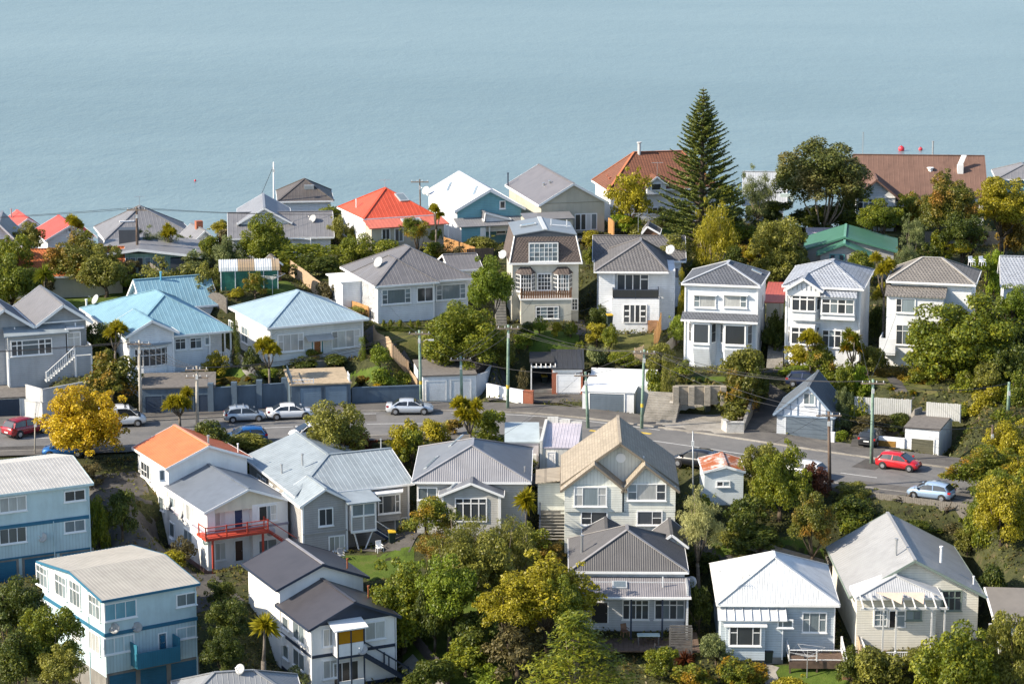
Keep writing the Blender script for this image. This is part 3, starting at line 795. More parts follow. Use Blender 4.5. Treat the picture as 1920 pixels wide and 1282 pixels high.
H.pipe(W - 1.3, v1 + .9, e2 + .4, .9, .07, R_RUST); H.pipe(W - .9, v1 - 2.5, e + .4, .9, .07, R_RUST); H.box('heat_pump', (.0, .38, v1 - 1, v1 - .1, 2.1, 2.9), WHITE)
H.box('downpipe', (.3, .37, .3, .37, .1, e), WHITE); H.box('downpipe', (W - .37, W - .3, .3, .37, .1, e), WHITE)

# --- pale grey-blue roofed villa with bay and enclosed porch
R_PALE = roofmat('pale_grey_metal_roof', (.27, .31, .335), fade=.25)
H = House('villa', 'grey villa with broad pale roof, white porch box and plastic chair below', 'house', (552, 930), (775, 904), (460, 855), 219, 5.2, yaw=23, ov=.45)
W, D, e = H.W, H.D, H.e
ua = W * .46; vb, r = H.onu(615, 853, ua); vb = max(4.2, min(7, vb)); r = max(e + 1.8, min(r, e + 3.2))
H.walls(ua, W, 0, 2 * vb, e, C_GREYWB, r, axis='u', base=-2.5); H.walls(0, ua + 2, 0, 2 * vb, e, C_GREYWB, base=-2.5); H.walls(0, 2 * ua, vb, D, e, C_GREYWB, base=-2.5)
M = MB(); sheet(M, [(0, D, e), (0, 0, e), (ua, vb, r), (ua, D, r)], .1, .45, .03, .05); sheet(M, [(0, 0, e), (W, 0, e), (W, vb, r), (ua, vb, r)], .1, .45, .03, .05)
sheet(M, [(2 * ua, D, e), (ua, D, r), (ua, vb, r), (2 * ua, 2 * vb, e)], .1, .45); sheet(M, [(W, 2 * vb, e), (W, vb, r), (ua, vb, r), (2 * ua, 2 * vb, e)], .1, .45)
ro = H.part('roof', M, R_PALE); M = MB()
for p, q in (((0, 0, e), (ua, vb, r)), ((ua, vb, r), (W, vb, r)), ((ua, vb, r), (ua, D, r))): M.bar(np.array(p) + (0, 0, .03), np.array(q) + (0, 0, .03), .28, .08)
H.part('ridge_cap', M, R_PALE, ro); M = MB()
for p, q in (((0, -.02, e - .08), (W, -.02, e - .08)), ((-.02, 0, e - .08), (-.02, D, e - .08)), ((W + .02, 0, e - .08), (W + .02, vb, r - .08)), ((W + .02, vb, r - .08), (W + .02, 2 * vb, e - .08))): M.bar(p, q, .05, .18)
H.part('fascia_board', M, WHITE, ro)
f = ('f', .43); l = ('l', .43)
# projecting gabled room
u0, u1 = .1, 4.1; H.walls(u0 - .35, u1 + .35, -2.2, 2.5, e - .35, C_GREYWB, e + 1.0, base=-2.5, ov=.35); H.roof(u0 - .35, u1 + .35, -2.2, 2.6, e - .35, e + 1.0, mat=R_PALE, rib=.45, name='porch_roof')
g_ = ('f', -1.87); uw = u0 + 1.5
H.win(g_, uv=(uw, uw + 1.15, 2.9, 4.3), cols=(1, 1)); H.win(g_, uv=(uw + .9, uw + 2.2, .55, 1.75), cols=(1, 1, 1), g='c')
H.box('string_board', (u0, u1, -1.93, -1.86, 2.2, 2.34), C_GREYWB)
# white framed porch box on slanted props
a0, a1 = u1 + .15, u1 + 2.35
H.box('porch_box', (a0, a1, -2.6, .4, 2.2, 4.75), C_GREYWB)
H.win(('f', -2.62), uv=(a0 + .12, a1 - .12, 3.65, 4.6), cols=(1, 1), g='m', sill=False); H.win(('r', a1 + .02), uv=(-2.4, 0, 3.65, 4.6), cols=(1, 1), g='m', sill=False)
M = MB()
for u in (a0, (a0 + a1) / 2, a1): M.box(u - .06, u + .06, -2.68, -2.6, 2.1, 4.75)
M.box(a0, a1, -2.69, -2.6, 2.1, 2.3); M.box(a0, a1, -2.69, -2.6, 3.5, 3.62); H.part('porch_frame', M, WHITE)
H.part('porch_canopy', MB().prism([(a0 - .4, -3.0, 4.75), (a1 + .4, -3.0, 4.75), (a1 + .4, .3, 5.05), (a0 - .4, .3, 5.05)], (0, 0, .09)), R_PALE)
M = MB(); c = (a0 + a1) / 2
for p in (a0 + .3, a1 - .2): M.bar((p, -2.4, 2.1), (c - .1, -2.2, -.4), .1)
H.part('porch_prop', M, WHITE)
M = MB()
for k in range(11): M.box(a1 + .1 + k * .26, a1 + .38 + k * .26, -2.3, -1.3, 2.05 - k * .19, 2.11 - k * .19)
M.bar((a1, -2.32, 2.0), (a1 + 3, -2.32, -.1), .05, .22); H.part('stair', M, C_NAVY)
H.railing([(a1, -2.3, 2.1), (a1 + 2.7, -2.3, .1)], 2.1, .9, WHITE, gap=9)
# bay window of the right wing
b0, b1 = 6.9, 10.0; M = MB().prism([(b0, .5, 2.2), (b0 + .5, -.55, 2.2), (b1 - .5, -.55, 2.2), (b1, .5, 2.2)], (0, 0, 2.5)); H.part('bay_window_base', M, C_GREYWB)
H.win(('f', -.57), uv=(b0 + .62, b1 - .62, 3.0, 4.5), cols=(.35, 1.2, .35), rows=((.4, .6), (1,), (.4, .6)))
H.part('bay_roof', MB().prism([(b0 - .2, .5, 4.7), (b0 + .35, -.85, 4.7), (b1 - .35, -.85, 4.7), (b1 + .2, .5, 4.7)], (0, 0, .12)), WHITE)
H.win(f, uv=(9.4, 10.4, .9, 2.0), cols=(1, 1), g='m')
for v in (5.5, 7.4, 9.5, 11): H.win(l, uv=(v, v + .8, 3.2, 4.2), cols=(1, 1), g='m')
H.pipe(2.6, 5.5, e + 1.3, .8); H.pipe(1.0, 6.5, e + .4, .7); H.pipe(W - .9, vb + .2, r - .1, .9, .06)
H.corner([(.43, .43), (W - .43, .43), (u0 + .02, -1.83), (u1 - .02, -1.83)], 0, e - .2)
VILLA5 = H
# --- dark grey house with corrugated hip and small front gable
R_GREY = roofmat('mid_grey_roof', (.155, .165, .185)); R_RIBG = roofmat('ribbed_grey_roof', (.27, .27, .29))
C_STONE = paint('stone_weatherboard', (.44, .43, .40), 'h', .2)
H = House('cottage', 'grey-roofed cottage with pale ribbed hip, skylights and little front gable', 'house', (772, 903), (996, 908), (781, 837), 219, 4.6, yaw=-1, ov=.4)
W, D, e = H.W, H.D, H.e
_, r = H.onu(885, 838, W * .5); vf = H.onu(885, 838, W / 2)[0]; vf = max(2.2, min(vf, 4)); r = max(e + 2, min(r, e + 3.4))
H.walls(0, W, 0, D, e, C_STONE, base=-3)
M = MB(); um = W / 2
vk = min(D - 2, vf + 2.6); sheet(M, [(0, D, e), (0, 0, e), (um, vf, r), (um, vk, r)], .1); sheet(M, [(W, 0, e), (W, D, e), (um, vk, r), (um, vf, r)], .1); sheet(M, [(W, D, e), (0, D, e), (um, vk, r)], .1)
ro = H.part('roof', M, R_GREY); M = MB(); sheet(M, [(0, 0, e), (W, 0, e), (um, vf, r)], .1, .18, .035, .05); H.part('hip_face', M, R_RIBG, ro)
M = MB()
for p, q in (((0, 0, e), (um, vf, r)), ((W, 0, e), (um, vf, r)), ((um, vf, r), (um, vk, r)), ((0, D, e), (um, vk, r)), ((W, D, e), (um, vk, r))): M.bar(np.array(p) + (0, 0, .03), np.array(q) + (0, 0, .03), .22, .08)
H.part('ridge_cap', M, R_RIBG, ro); M = MB()
for p, q in (((0, -.02, e - .08), (W, -.02, e - .08)), ((-.02, 0, e - .08), (-.02, D, e - .08)), ((W + .02, 0, e - .08), (W + .02, D, e - .08))): M.bar(p, q, .05, .18)
H.part('fascia_board', M, WHITE, ro)
k = (r - e) / um
for (u0, v0, L) in ((.9, 2.2, 2.2), (2.9, 6.0, 1.9)):
    P = lambda u, v: (u, v, e + k * u + .02)
    H.skylight([P(u0, v0), P(u0 + .28, v0), P(u0 + 1.3, v0 + L), P(u0 + 1.02, v0 + L)], .08)
ga0, ga1 = H.onv(822, 929, -1.6)[0], H.onv(945, 930, -1.6)[0]; eg = H.onv(822, 929, -1.6)[1]; rg = H.onv(882, 905, -1.6)[1]; rg = max(rg, eg + .9)
H.block(ga0, ga1, -1.6, 3.0, eg, rg, C_STONE, R_GREY, rib=None, base=-3, name='gable_roof', ov=.35)
P = lambda u, v: (u, v, eg + (rg - eg) * (u - ga0) / ((ga1 - ga0) / 2) + .02)
H.skylight([P(ga0 + .7, -.9), P(ga0 + 1.1, -.9), P(ga0 + 1.9, .6), P(ga0 + 1.5, .6)], .1)
f = ('f', -1.27)
H.win(f, (855, 935, 911, 976), (1, 1.1, 1.1, 1), ((.2, .8),), sill=False, mw=.1)
H.win(('f', .38), (785, 915, 818, 935), (1, 1), g='m'); H.corner([(ga0 + .35, -1.25), (ga1 - .35, -1.25)], 0, eg - .1)
H.pipe(W - .6, 2.3, e + .2, .5, .05); H.box('downpipe', (ga1 - .5, ga1 - .42, -1.33, -1.25, 0, eg), WHITE)

# --- house with sandy roof and twin front gables
R_SAND = roofmat('sandy_tile_roof', (.38, .325, .25), 'tile', .8); C_CRM = paint('cream_weatherboard', (.63, .64, .58), 'h', .2); C_CRMV = paint('cream_vertical_boards', (.62, .64, .60), 'v', .3)
H = House('twin_gable_house', 'cream house with sandy tiled roof, twin front gables and round louvre', 'house', (1052, 907), (1272, 905), (1055, 853), 217, 5.0, yaw=-1, ov=.4)
W, D, e = H.W, H.D, H.e; um = W / 2
r = H.onv(1162, 830, 0)[1]
H.walls(0, W, .5, D, e, C_CRMV, r, base=-3, ov=.4); H.roof(0, W, 0, D, e, r, mat=R_SAND, rib=None, trim=paint('sandy_barge', (.19, .16, .12), None), thick=.2)
ghl = H.onv(1115, 871, -1.3)[1]; ul = H.onv(1115, 871, -1.3)[0]; uv_ = H.onv(1168, 897, -1.3)[0]; ur = H.onv(1210, 867, -1.3)[0]
SB = MATS[('paint', 'sandy_barge')]
hv = H.onv(1175, 905, -1.3)[1]
for (a, b, m_) in ((-.05, uv_ + .35, ul), (uv_ - .1, W + .02, ur)):
    ee = e - .25
    H.walls(a, b, -1.3, 4.5, ee, C_CRMV, ghl, base=-3, ov=.35, um=m_); H.roof(a, b, -1.3, 4.5, ee, ghl, mat=R_SAND, rib=None, um=m_, trim=SB, thick=.16, name='gable_roof', cap=False)
f = ('f', -.98); fb = H.onv(1115, 958, -.95)[1]
H.box('clad_storey', (.3, uv_ - .05, -1.15, -.94, fb, ghl - 1.9), C_CRM); H.box('clad_storey', (uv_ + .1, W - .3, -1.0, -.94, fb, ghl - 1.9), C_CRM)
H.box('clad_storey', (.32, W - .32, -.99, -.93, -2, fb - .05), C_CRM)
H.win(('f', -1.17), (1078, 914, 1136, 947), (1, 2, 1), ((.4, .6), (1,), (.4, .6)), g='cmc'); H.win(('f', -1.02), (1178, 908, 1247, 936), (1, 2.4, 1), ((.5, .5), (1,), (.5, .5)), g='mcd')
H.win(('f', -1.0), (1091, 960, 1137, 982), (1, 1.6), ((.5, .5), (1,)), g='dd'); H.win(('f', -1.0), (1196, 959, 1240, 982), (1.6, 1), ((1,), (.5, .5)), g='dd')
c = H.onv(1164, 858, .88); M = MB(); M.lathe([(.42, -.03), (.42, .08), (.34, .1), (.3, .06)], 20, (c[0], .85, c[1]), 'y'); H.part('louvre', M, WHITE, smooth=False)
H.pipe(uv_ + 1.8, .6, e + 1.2, 1.0, .04, WHITE)
a0 = -2.0; H.box('side_porch', (a0, .38, 2.6, 6.5, 1.6, e - .6), C_CRM); H.part('side_porch_roof', MB().prism([(a0 - .2, 2.2, e - .6), (.45, 2.2, e - .3), (.45, 6.8, e - .3), (a0 - .2, 6.8, e - .6)], (0, 0, .08)), R_SAND)
M = MB()
for k in range(9): M.box(a0 + .1, .3, 2.4 - k * .27, 2.68 - k * .27, 1.6 - k * .2, 1.66 - k * .2)
H.part('stair', M, C_CONC); H.railing([(a0 + .2, 2.5, 1.7), (a0 + .2, .3, .1)], 1.7, .9, C_NAVY, gap=.3)
R_GARG = H

# --- charcoal corrugated house with verandah and deck
R_CORR = roofmat('charcoal_corrugated', (.085, .083, .086), rough=.5); R_VER = roofmat('mauve_grey_corrugated', (.225, .215, .225), rough=.55)
C_GRYP = paint('light_grey_weatherboard', (.47, .49, .51), 'h', .2); C_DECK = plain('deck_timber', (.13, .085, .06), .8, var=.35)
H = House('verandah_house', 'charcoal corrugated house with long verandah roof and timber deck', 'house', (1080, 1071), (1291, 1072), (1286, 1010), 204, 4.7, side='R', yaw=-1, ov=.3)
W, D, e = H.W, H.D, H.e; um = H.onv(1177, 1002, 0)[0] ; um = W * .46
vf, r = H.onu(1177, 1003, um); vf = max(2.6, min(vf, 5)); r = max(e + 1.8, min(r, e + 3))
H.walls(0, W, .0, D, e, C_GRYP, base=-3); H.roof(-.6, W, 0, D, e, r, mat=R_CORR, rib=.18, r0=vf, r1=min(D - 2, vf + 1.4), um=um, cap=roofmat('grey_ridge', (.25, .24, .24)))
H.block(um - 3.6, um + .4, D - 3, D + 2, H.onv(1120, 993, D - 2)[1] - 1.1, H.onv(1120, 993, D - 2)[1], C_GRYP, R_CORR, rib=.2, base=2, name='rear_roof'); H.block(um + 2.4, um + 5.2, D - 3.0, D + 2, H.onv(1262, 995, D - 2)[1] - 1.1, H.onv(1262, 995, D - 2)[1], C_GRYP, R_CORR, rib=.2, base=2, name='rear_roof')
M = MB(); hv0 = H.onv(1190, 1080, .2)[1] - .05; hv1 = H.onv(1190, 1119, -2.6)[1]
sheet(M, [(.2, -2.6, hv1), (W + .1, -2.6, hv1), (W + .1, .32, hv0), (.2, .32, hv0)], .08, .18, .035, .05); vr_ = H.part('verandah_roof', M, R_VER)
H.box('gutter', (.15, W + .12, -2.72, -2.6, hv1 - .14, hv1 + .02), WHITE, vr_)
sk = lambda u, v: (u, v, hv1 + (hv0 - hv1) * (v + 2.6) / 2.92 + .03)
H.skylight([sk(2.9, -1.5), sk(4.1, -1.5), sk(4.1, -.5), sk(2.9, -.5)], .12)
H.box('verandah_end_wall', (W - .25, W - .1, -2.4, .4, -1, hv1 + .8), C_GRYP)
for u in (.5, 4.4, 6.9): H.box('post', (u - .07, u + .07, -2.5, -2.36, -.2, hv1 - .1), C_NAVY)
f = ('f', -.6); H.box('front_wall', (.3, W - .3, -.58, .4, -2, hv0 - .2), C_GRYP)
H.door(f, (1109, 1129, 1139, 1167), paint('black_door', (.012, .012, .014), None)); H.win(f, (1169, 1125, 1215, 1159), (1, 1, 1, 1), ((.25, .75),), mw=.08); H.win(f, (1229, 1125, 1282, 1159), (1, 1, 1, 1), ((.25, .75),), mw=.08)
for k in range(26): H.box('deck_board', (-.6 + k * .4, -.22 + k * .4, -5.2, -.5, -.32, -.2), C_DECK)
C_SLAT = plain('grey_weathered_timber', (.14, .13, .12), .85, var=.3)
for k in range(9): H.box('screen_slat', (6.2, W + .1, -5.2, -5.14, -1.6 + k * .2, -1.45 + k * .2), C_SLAT)
for k in range(13): H.box('screen_slat', (7.4, W + .1, -4.4, -4.34, -.9 + k * .2, -.75 + k * .2), C_SLAT)
for u in (6.2, 7.4, W + .05): H.box('post', (u - .06, u + .06, -5.3, -5.18, -3, 1.7 if u > 7 else .4), C_SLAT)
H.pipe(.5, 3.2, e + .3, 1.7, .11, plain('silver_flue', (.5, .52, .55), .3, .7)); H.dish(W + .25, .5, 3.4, .5, 235, 25, .3); H.box('downpipe', (6.9, 7.0, -1.2, -1.1, hv0 - .5, e - .05), WHITE)
VER = H

# --- white roofed house at the bottom
R_WHITE = roofmat('white_painted_iron', (.56, .58, .59), rough=.5, fade=.2); C_GRYL = paint('dove_weatherboard', (.44, .50, .54), 'h', .2)
H = House('bungalow', 'pale grey bungalow with white iron hip roof and clothesline in front', 'house', (1344, 1132), (1575, 1134), (1335, 1056), 199, 4.3, yaw=-1.5, ov=.35)
W, D, e = H.W, H.D, H.e; um = W * .485; vf, r = H.onu(1455, 1054, um); vf = max(3, min(vf, 5.5)); r = max(e + 1.7, min(r, e + 3))
H.walls(0, W, 0, D, e, C_GRYL, base=-2); H.roof(0, W, 0, D, e, r, mat=R_WHITE, rib=.2, r0=vf, r1=vf + 1.6, um=um)
f = ('f', .33); hl = H.onv(1410, 1157, -.5)[1]
M = MB(); sheet(M, [(.05, -1.3, hl), (5.5, -1.3, hl), (5.5, .4, hl + .55), (.05, .4, hl + .55)], .07, .68, .09, .05); H.part('lean_to_roof', M, R_WHITE)
H.box('lean_to', (.3, 5.2, -1.0, .4, -2, hl + .1), C_GRYL); b0, b1 = H.onv(1365, 1180, -1.5)[0], H.onv(1430, 1180, -1.5)[0]
H.box('bay', (b0 - .15, b1 + .2, -1.5, -.9, .2, hl - .45), C_GRYL); H.box('bay_roof', (b0 - .3, b1 + .35, -1.65, -.95, hl - .45, hl - .33), WHITE)
H.win(('f', -1.52), (1369, 1173, 1425, 1208), (1, 2.2, 1), ((.35, .65), (1,), (.35, .65))); H.win(('f', -1.02), (1460, 1163, 1485, 1174), (1,), g='m')
H.win(f, (1506, 1149, 1548, 1183), (1, 1.5, 1), ((.35, .65), (1,), (.35, .65)), g='m')
H.box('plinth', (.28, 5.22, -1.04, -.98, -2, .3), C_CONC)
for k in range(9): H.box('deck_board', (5.6, W + .3, -2.2 + k * .28, -1.95 + k * .28, .3, .4), C_DECK)
H.box('deck_skirt', (5.6, W + .3, -2.22, -2.16, -.2, .3), C_DECK)
H.railing([(5.6, .1), (5.6, -2.2), (W + .2, -2.2), (W + .2, .1)], .4, .9, WHITE, gap=9)
for u in (5.7, 7.8, W + .2): H.box('post', (u - .06, u + .06, -2.2, -2.08, -1.5, .3), C_DECK)
H.dish(2.3, 1.9, e + 1.1, .48, 235, 28, .5); H.aerial(.25, .6, e, 2.6); H.box('downpipe', (W - .4, W - .32, .27, .35, .1, e), WHITE); H.box('downpipe', (5.1, 5.18, -1.08, -1.0, .1, hl), WHITE)
M = MB().box(5.35, 6.0, -1.9, -1.25, -.2, .85); 
BUNG = H

# --- cream house with pergola at bottom right
R_PGR = roofmat('light_grey_longrun', (.29, .293, .295)); C_IVR = paint('ivory_weatherboard', (.70, .67, .58), 'h', .2); C_SAGE = paint('sage_trim', (.20, .25, .21), None)
H = House('gabled_bungalow', 'ivory bungalow with wide light grey gable roof and white pergola deck', 'house', (1593, 1119), (1844, 1110), (1567, 1025), 200, 4.0, yaw=1, ov=.5)
W, D, e = H.W, H.D, H.e; r = H.onv(1716, 1050, 0)[1]; um = H.onv(1716, 1050, 0)[0]
H.walls(0, W, 0, D, e, C_IVR, r, base=-3, um=um); H.roof(0, W, 0, D, e, r, mat=R_PGR, rib=.5, um=um, trim=C_SAGE)
p0, p1 = H.onv(1604, 1119, -2.2)[0], H.onv(1768, 1119, -2.2)[0]; he = H.onv(1690, 1120, -2.2)[1]; hr = H.onv(1690, 1076, 0)[1]
H.roof(p0, p1, -2.2, .9, he, hr, mat=roofmat('light_corrugated', (.40, .41, .42)), rib=.18, r0=-.3, name='porch_roof', axis='v')
H.walls(p0, p1, -1.4, 1.5, he, C_IVR, base=-2, ov=.3); f = ('f', -1.12)
H.box('deck', (p0 + .6, p1 + .4, -4.6, -1.1, -.35, -.05), C_DECK); H.box('deck_skirt', (p0 - 1.2, p1 + 2.6, -4.5, -4.4, -2.5, -.35), plain('fence_timber', (.30, .17, .09), .85, var=.3))
H.win(f, (1640, 1144, 1662, 1172), (1, 1), ((.3, .3, .4),), g='m', sill=False); H.door(f, (1668, 1145, 1680, 1175), MATS[('paint', 'black_door')]); H.win(f, (1682, 1145, 1696, 1174), (1,), ((.3, .7),), sill=False, g='m'); H.win(f, (1700, 1145, 1726, 1160), (1, 1), g='m', mat=C_SAGE)
H.win(('f', .48), (1768, 1108, 1801, 1142), (1, 1, 1), ((.35, .65),), mat=C_SAGE, mw=.1)
hp = H.onv(1690, 1140, -4.3)[1]
C_PERG = paint('pergola_paint', (.58, .58, .56), None)
for u in np.linspace(p0 + .3, p1 - .1, 9): H.part('pergola_rafter', MB().bar((u, -4.6, hp + .08), (u, -2.1, hp + .55), .07, .14), C_PERG)
H.box('pergola_beam', (p0 + .1, p1 + .1, -4.35, -4.25, hp - .12, hp + .06), C_PERG)
for u in (p0 + 1.9, p0 + 2.9, p1 - 1.2, p1 - .2): H.box('pergola_post', (u - .06, u + .06, -4.35, -4.23, -.1, hp - .1), C_PERG)
C_CANV = plain('canvas_shade', (.62, .47, .37), .9)
for a, b in ((p0 + 1.6, p0 + 3.7), (p0 + 3.6, p0 + 5.4)): H.part('shade_sail', MB().prism([(a, -2.3, hp + .66), (b, -2.4, hp + .66), (b - .4, -4.2, hp + .3), ((a + b) / 2, -3.2, hp + .42)], (0, 0, .02)), C_CANV)
H.railing([(p0 + .7, -1.2), (p0 + .7, -4.55), (p1 + .3, -4.55), (p1 + .3, -1.2)], -.05, 1.0, WHITE, gap=.17, bal=.06, post=.14)
M = MB()
for k in range(7): M.box(p0 - .9, p0 + .6, -3.0 - k * .28, -2.7 - k * .28, -.2 - k * .18, -.12 - k * .18)
H.part('stair', M, C_DECK); H.railing([(p0 - .9, -1.6, .2), (p0 - .9, -4.6, -.6)], 0, 1.0, WHITE, gap=9, post=.14)
H.pipe(um - 1.0, 3.2, r - .35, 1.1, .1); H.pipe(um + 2.6, 3.0, r - .95, 1.1, .1, WHITE); H.pipe(W - .6, 2.2, e + .3, .6, .06, WHITE)
PERG = H

# --- corner of a taupe roof at the right edge, dark roof bottom edge
H = House('low_shed', 'taupe low roof cut by the right edge beside the ivory bungalow', 'shed', (1866, 1168), (1990, 1168), None, 196, 2.6, yaw=-6, D=6)
M = MB(); sheet(M, [(0, 0, H.e), (H.W, 0, H.e), (H.W, 6, H.e + 1.1), (-.4, 6, H.e + 1.1)], .12); H.part('roof', M, roofmat('taupe_roof', (.20, .18, .155))); H.walls(0, H.W, 0, 6, H.e, C_CRM, base=-3); H.box('fascia_board', (-.5, -.0, -.03, 0, H.e - .15, H.e), WHITE)
H.part('gutter', MB().bar((-.03, -.05, H.e - .05), (-.45, 6, H.e + 1.0), .12, .16), WHITE)
H = House('low_house', 'grey roof tops with small dish at the bottom edge', 'house', (330, 1336), (575, 1326), None, 181, 3, yaw=10, D=8)
H.roof(0, H.W, 0, 7, H.e, H.e + 1.7, axis='u', mat=roofmat('weathered_grey_roof', (.22, .23, .24)), r0=3, r1=H.W - 3.5, rib=.4); H.walls(0, H.W, 0, 7, H.e, C_CRM, base=-3); H.dish(H.W * .52, 3.2, H.e + 1.6, .4, 240, 25, .35)

# --- sheds by the road edge
R_RUSTY = roofmat('rusty_white_iron', (.62, .58, .54), rust=.9)
H = House('garden_shed', 'small white shed with rusty roof beside the black car', 'shed', (1318, 884), (1398, 884), (1332, 858), 220, 2.9, yaw=1, ov=.15)
r = H.e + .5; H.block(0, H.W, 0, H.D, H.e, r, paint('pale_shed_boards', (.55, .60, .62), 'h', .18), R_RUSTY, rib=.2, ov=.15, um=H.W * .55); H.win(('f', .13), (1345, 903, 1367, 910), (1, 1), mw=.12)
C_LIL = paint('lilac_wall', (.55, .52, .55), None)
H = House('roadside_garage', 'low white garage with blue-grey roof behind the cottage', 'garage', (946, 828), (1012, 826), (946, 797), 232, 3.2, yaw=0, ov=.1)
M = MB(); sheet(M, [(0, 0, H.e), (H.W, 0, H.e), (H.W, H.D, H.e + .3), (0, H.D, H.e + .3)], .12); H.part('roof', M, roofmat('pale_fibre_sheet', (.40, .46, .48), rough=.6)); H.walls(0, H.W, 0, H.D, H.e, C_LIL, base=-3); H.box('door', (2.0, 2.9, -.02, .11, 0, 2.0), WHITE)
H = House('roadside_garage', 'lilac roofed white garage with stepped parapet next to the sandy roof', 'garage', (1015, 836), (1084, 836), (1016, 795), 230.5, 4.2, yaw=-4, ov=.1)
M = MB(); sheet(M, [(0, 0, H.e - .1), (H.W, 0, H.e - .1), (H.W, H.D, H.e + .2), (0, H.D, H.e + .2)], .12, .3); H.part('roof', M, roofmat('lilac_iron', (.50, .46, .50))); H.walls(0, H.W, 0, H.D, H.e - .1, paint('old_white_wall', (.62, .61, .56), 'v', .4), base=-3, ov=.05)
H.box('parapet', (-.15, .1, -.05, H.D, H.e - 4, H.e + .5), MATS[('paint', 'old_white_wall')])
for k in range(3): H.box('parapet', (.1 + k * H.W / 3, (k + 1) * H.W / 3, H.D - .2, H.D, H.e - 2, H.e + .75 - k * .2), MATS[('paint', 'old_white_wall')])
H.door(('f', .03), (1028, 848, 1040, 877), C_WHT)
# ================================================================== houses behind the road
C_GV = paint('soft_grey_weatherboard', (.40, .42, .44), 'h', .19); R_WARMG = roofmat('warm_grey_roof', (.17, .165, .17))
# --- grey villa at the left edge
H = House('grey_villa', 'grey double-gabled villa with white stair at left edge', 'house', (66, 612), (173, 603), None, 257, 5.2, yaw=22, ov=.5, D=11)
W, e = H.W, H.e; r = H.onv(112, 572, 0)[1]
for a in (-W - .1, 0):
    H.walls(a, a + W, .4, 11, e, C_GV, r, base=-2); H.roof(a, a + W, 0, 11, e, r, mat=R_WARMG, rib=.4, fh=.28)
H.box('gable_rail', (.6, W - .6, .36, .42, e + .15, e + .27), WHITE)
f = ('f', -.62); hw = H.onv(60, 622, -.6)[1]
H.box('sunroom', (-2.9, 2.9, -.6, .9, -2, hw - .3), C_GV); H.part('sunroom_roof', MB().prism([(-3.3, -1.0, hw - .35), (3.2, -1.0, hw - .35), (3.0, .9, hw + .25), (-3.1, .9, hw + .25)], (0, 0, .12)), R_PALE)
H.win(f, (22, 638, 96, 664), (.5, .5, 1.6, .6, .6), ((.3, .7), (.3, .7), (.3, .7), (.3, .7), (.3, .7)), g='ddmdd', mw=.1)
H.win(('f', .38), (101, 631, 115, 639), (1,)); b0, b1 = H.onv(121, 640, -.2)[0], H.onv(156, 640, -.2)[0]
H.part('bay', MB().prism([(b0, .8, 2.1), (b0 + .3, -.2, 2.1), (b1 - .3, -.2, 2.1), (b1, .8, 2.1)], (0, 0, 2.6)), C_GV); H.win(('f', -.22), uv=(b0 + .35, b1 - .35, 2.7, 4.3), cols=(1, 1), rows=((.3, .7),), g='c')
H.part('bay_roof', MB().prism([(b0 - .3, .8, 4.7), (b0 + .1, -.5, 4.7), (b1 + .1, -.5, 4.7), (b1 + .4, .8, 4.7)], (0, 0, .12)), WHITE)
u0 = 1.9; H.box('stair_landing', (u0 + 1.5, u0 + 3.2, -2.3, -.6, -.5, 2.35), C_GV)
M = MB()
for k in range(11): M.box(u0 - 1.4 + k * .27, u0 - 1.1 + k * .27, -2.2, -1.1, -.1, .05 + k * .21)
H.part('stair', M, C_GV); H.railing([(u0 - 1.4, -2.25, 0), (u0 + 1.5, -2.25, 2.35)], 0, .95, WHITE, gap=.2, bal=.06, post=.14); H.railing([(u0 + 1.5, -2.25), (u0 + 3.2, -2.25), (u0 + 3.2, -.6)], 2.35, .95, WHITE, gap=.2, solid=C_GV)
H.corner([(-2.9, -.6), (2.9, -.6), (W - .5, .5), (u0 + 1.55, -2.28), (u0 + 3.15, -2.28)], -.5, 2.3)
for a in (-W * .35, W * .7): H.box('corner_board', (a, a + .1, .34, .42, 0, e), WHITE)

# --- bright blue roofed villa
R_BLUE = roofmat('bright_blue_roof', (.19, .335, .41)); C_WV = paint('white_villa_boards', (.74, .76, .78), 'h', .19)
H = House('blue_roof_villa', 'white villa with bright turquoise roof, bow window and corner verandah', 'house', (236, 637), (445, 622), (129, 579), 258, 3.8, yaw=24, ov=.5)
W, D, e = H.W, H.D, H.e; um = W * .5; vf = 5.6; r = H.onv(284, 555, vf)[1]; r = max(e + 1.5, min(r, e + 3.6))
H.walls(0, W - 2.2, 0, D, e, C_WV, base=-2.5); H.walls(0, W, 2.4, D, e, C_WV, base=-2.5)
H.roof(0, W, 0, D, e, r, mat=R_BLUE, rib=.45, r0=vf, r1=vf + 3.2, um=um)
H.block(um, W + 2.8, D - 4.2, D + 2.5, e, r - .4, C_WV, R_BLUE, axis='u', rib=.45, base=-2.5, name='rear_roof', um=D - .8)
gl, gr = H.onv(236, 631, -1.5)[0], H.onv(336, 622, -1.5)[0]; ge = H.onv(240, 631, -1.5)[1]; gz = max(H.onv(285, 601, -1.5)[1], ge + 1)
H.block(gl, gr, -1.5, 5, ge, gz, C_WV, R_BLUE, rib=.45, base=-2.5, name='gable_roof', fh=.24)
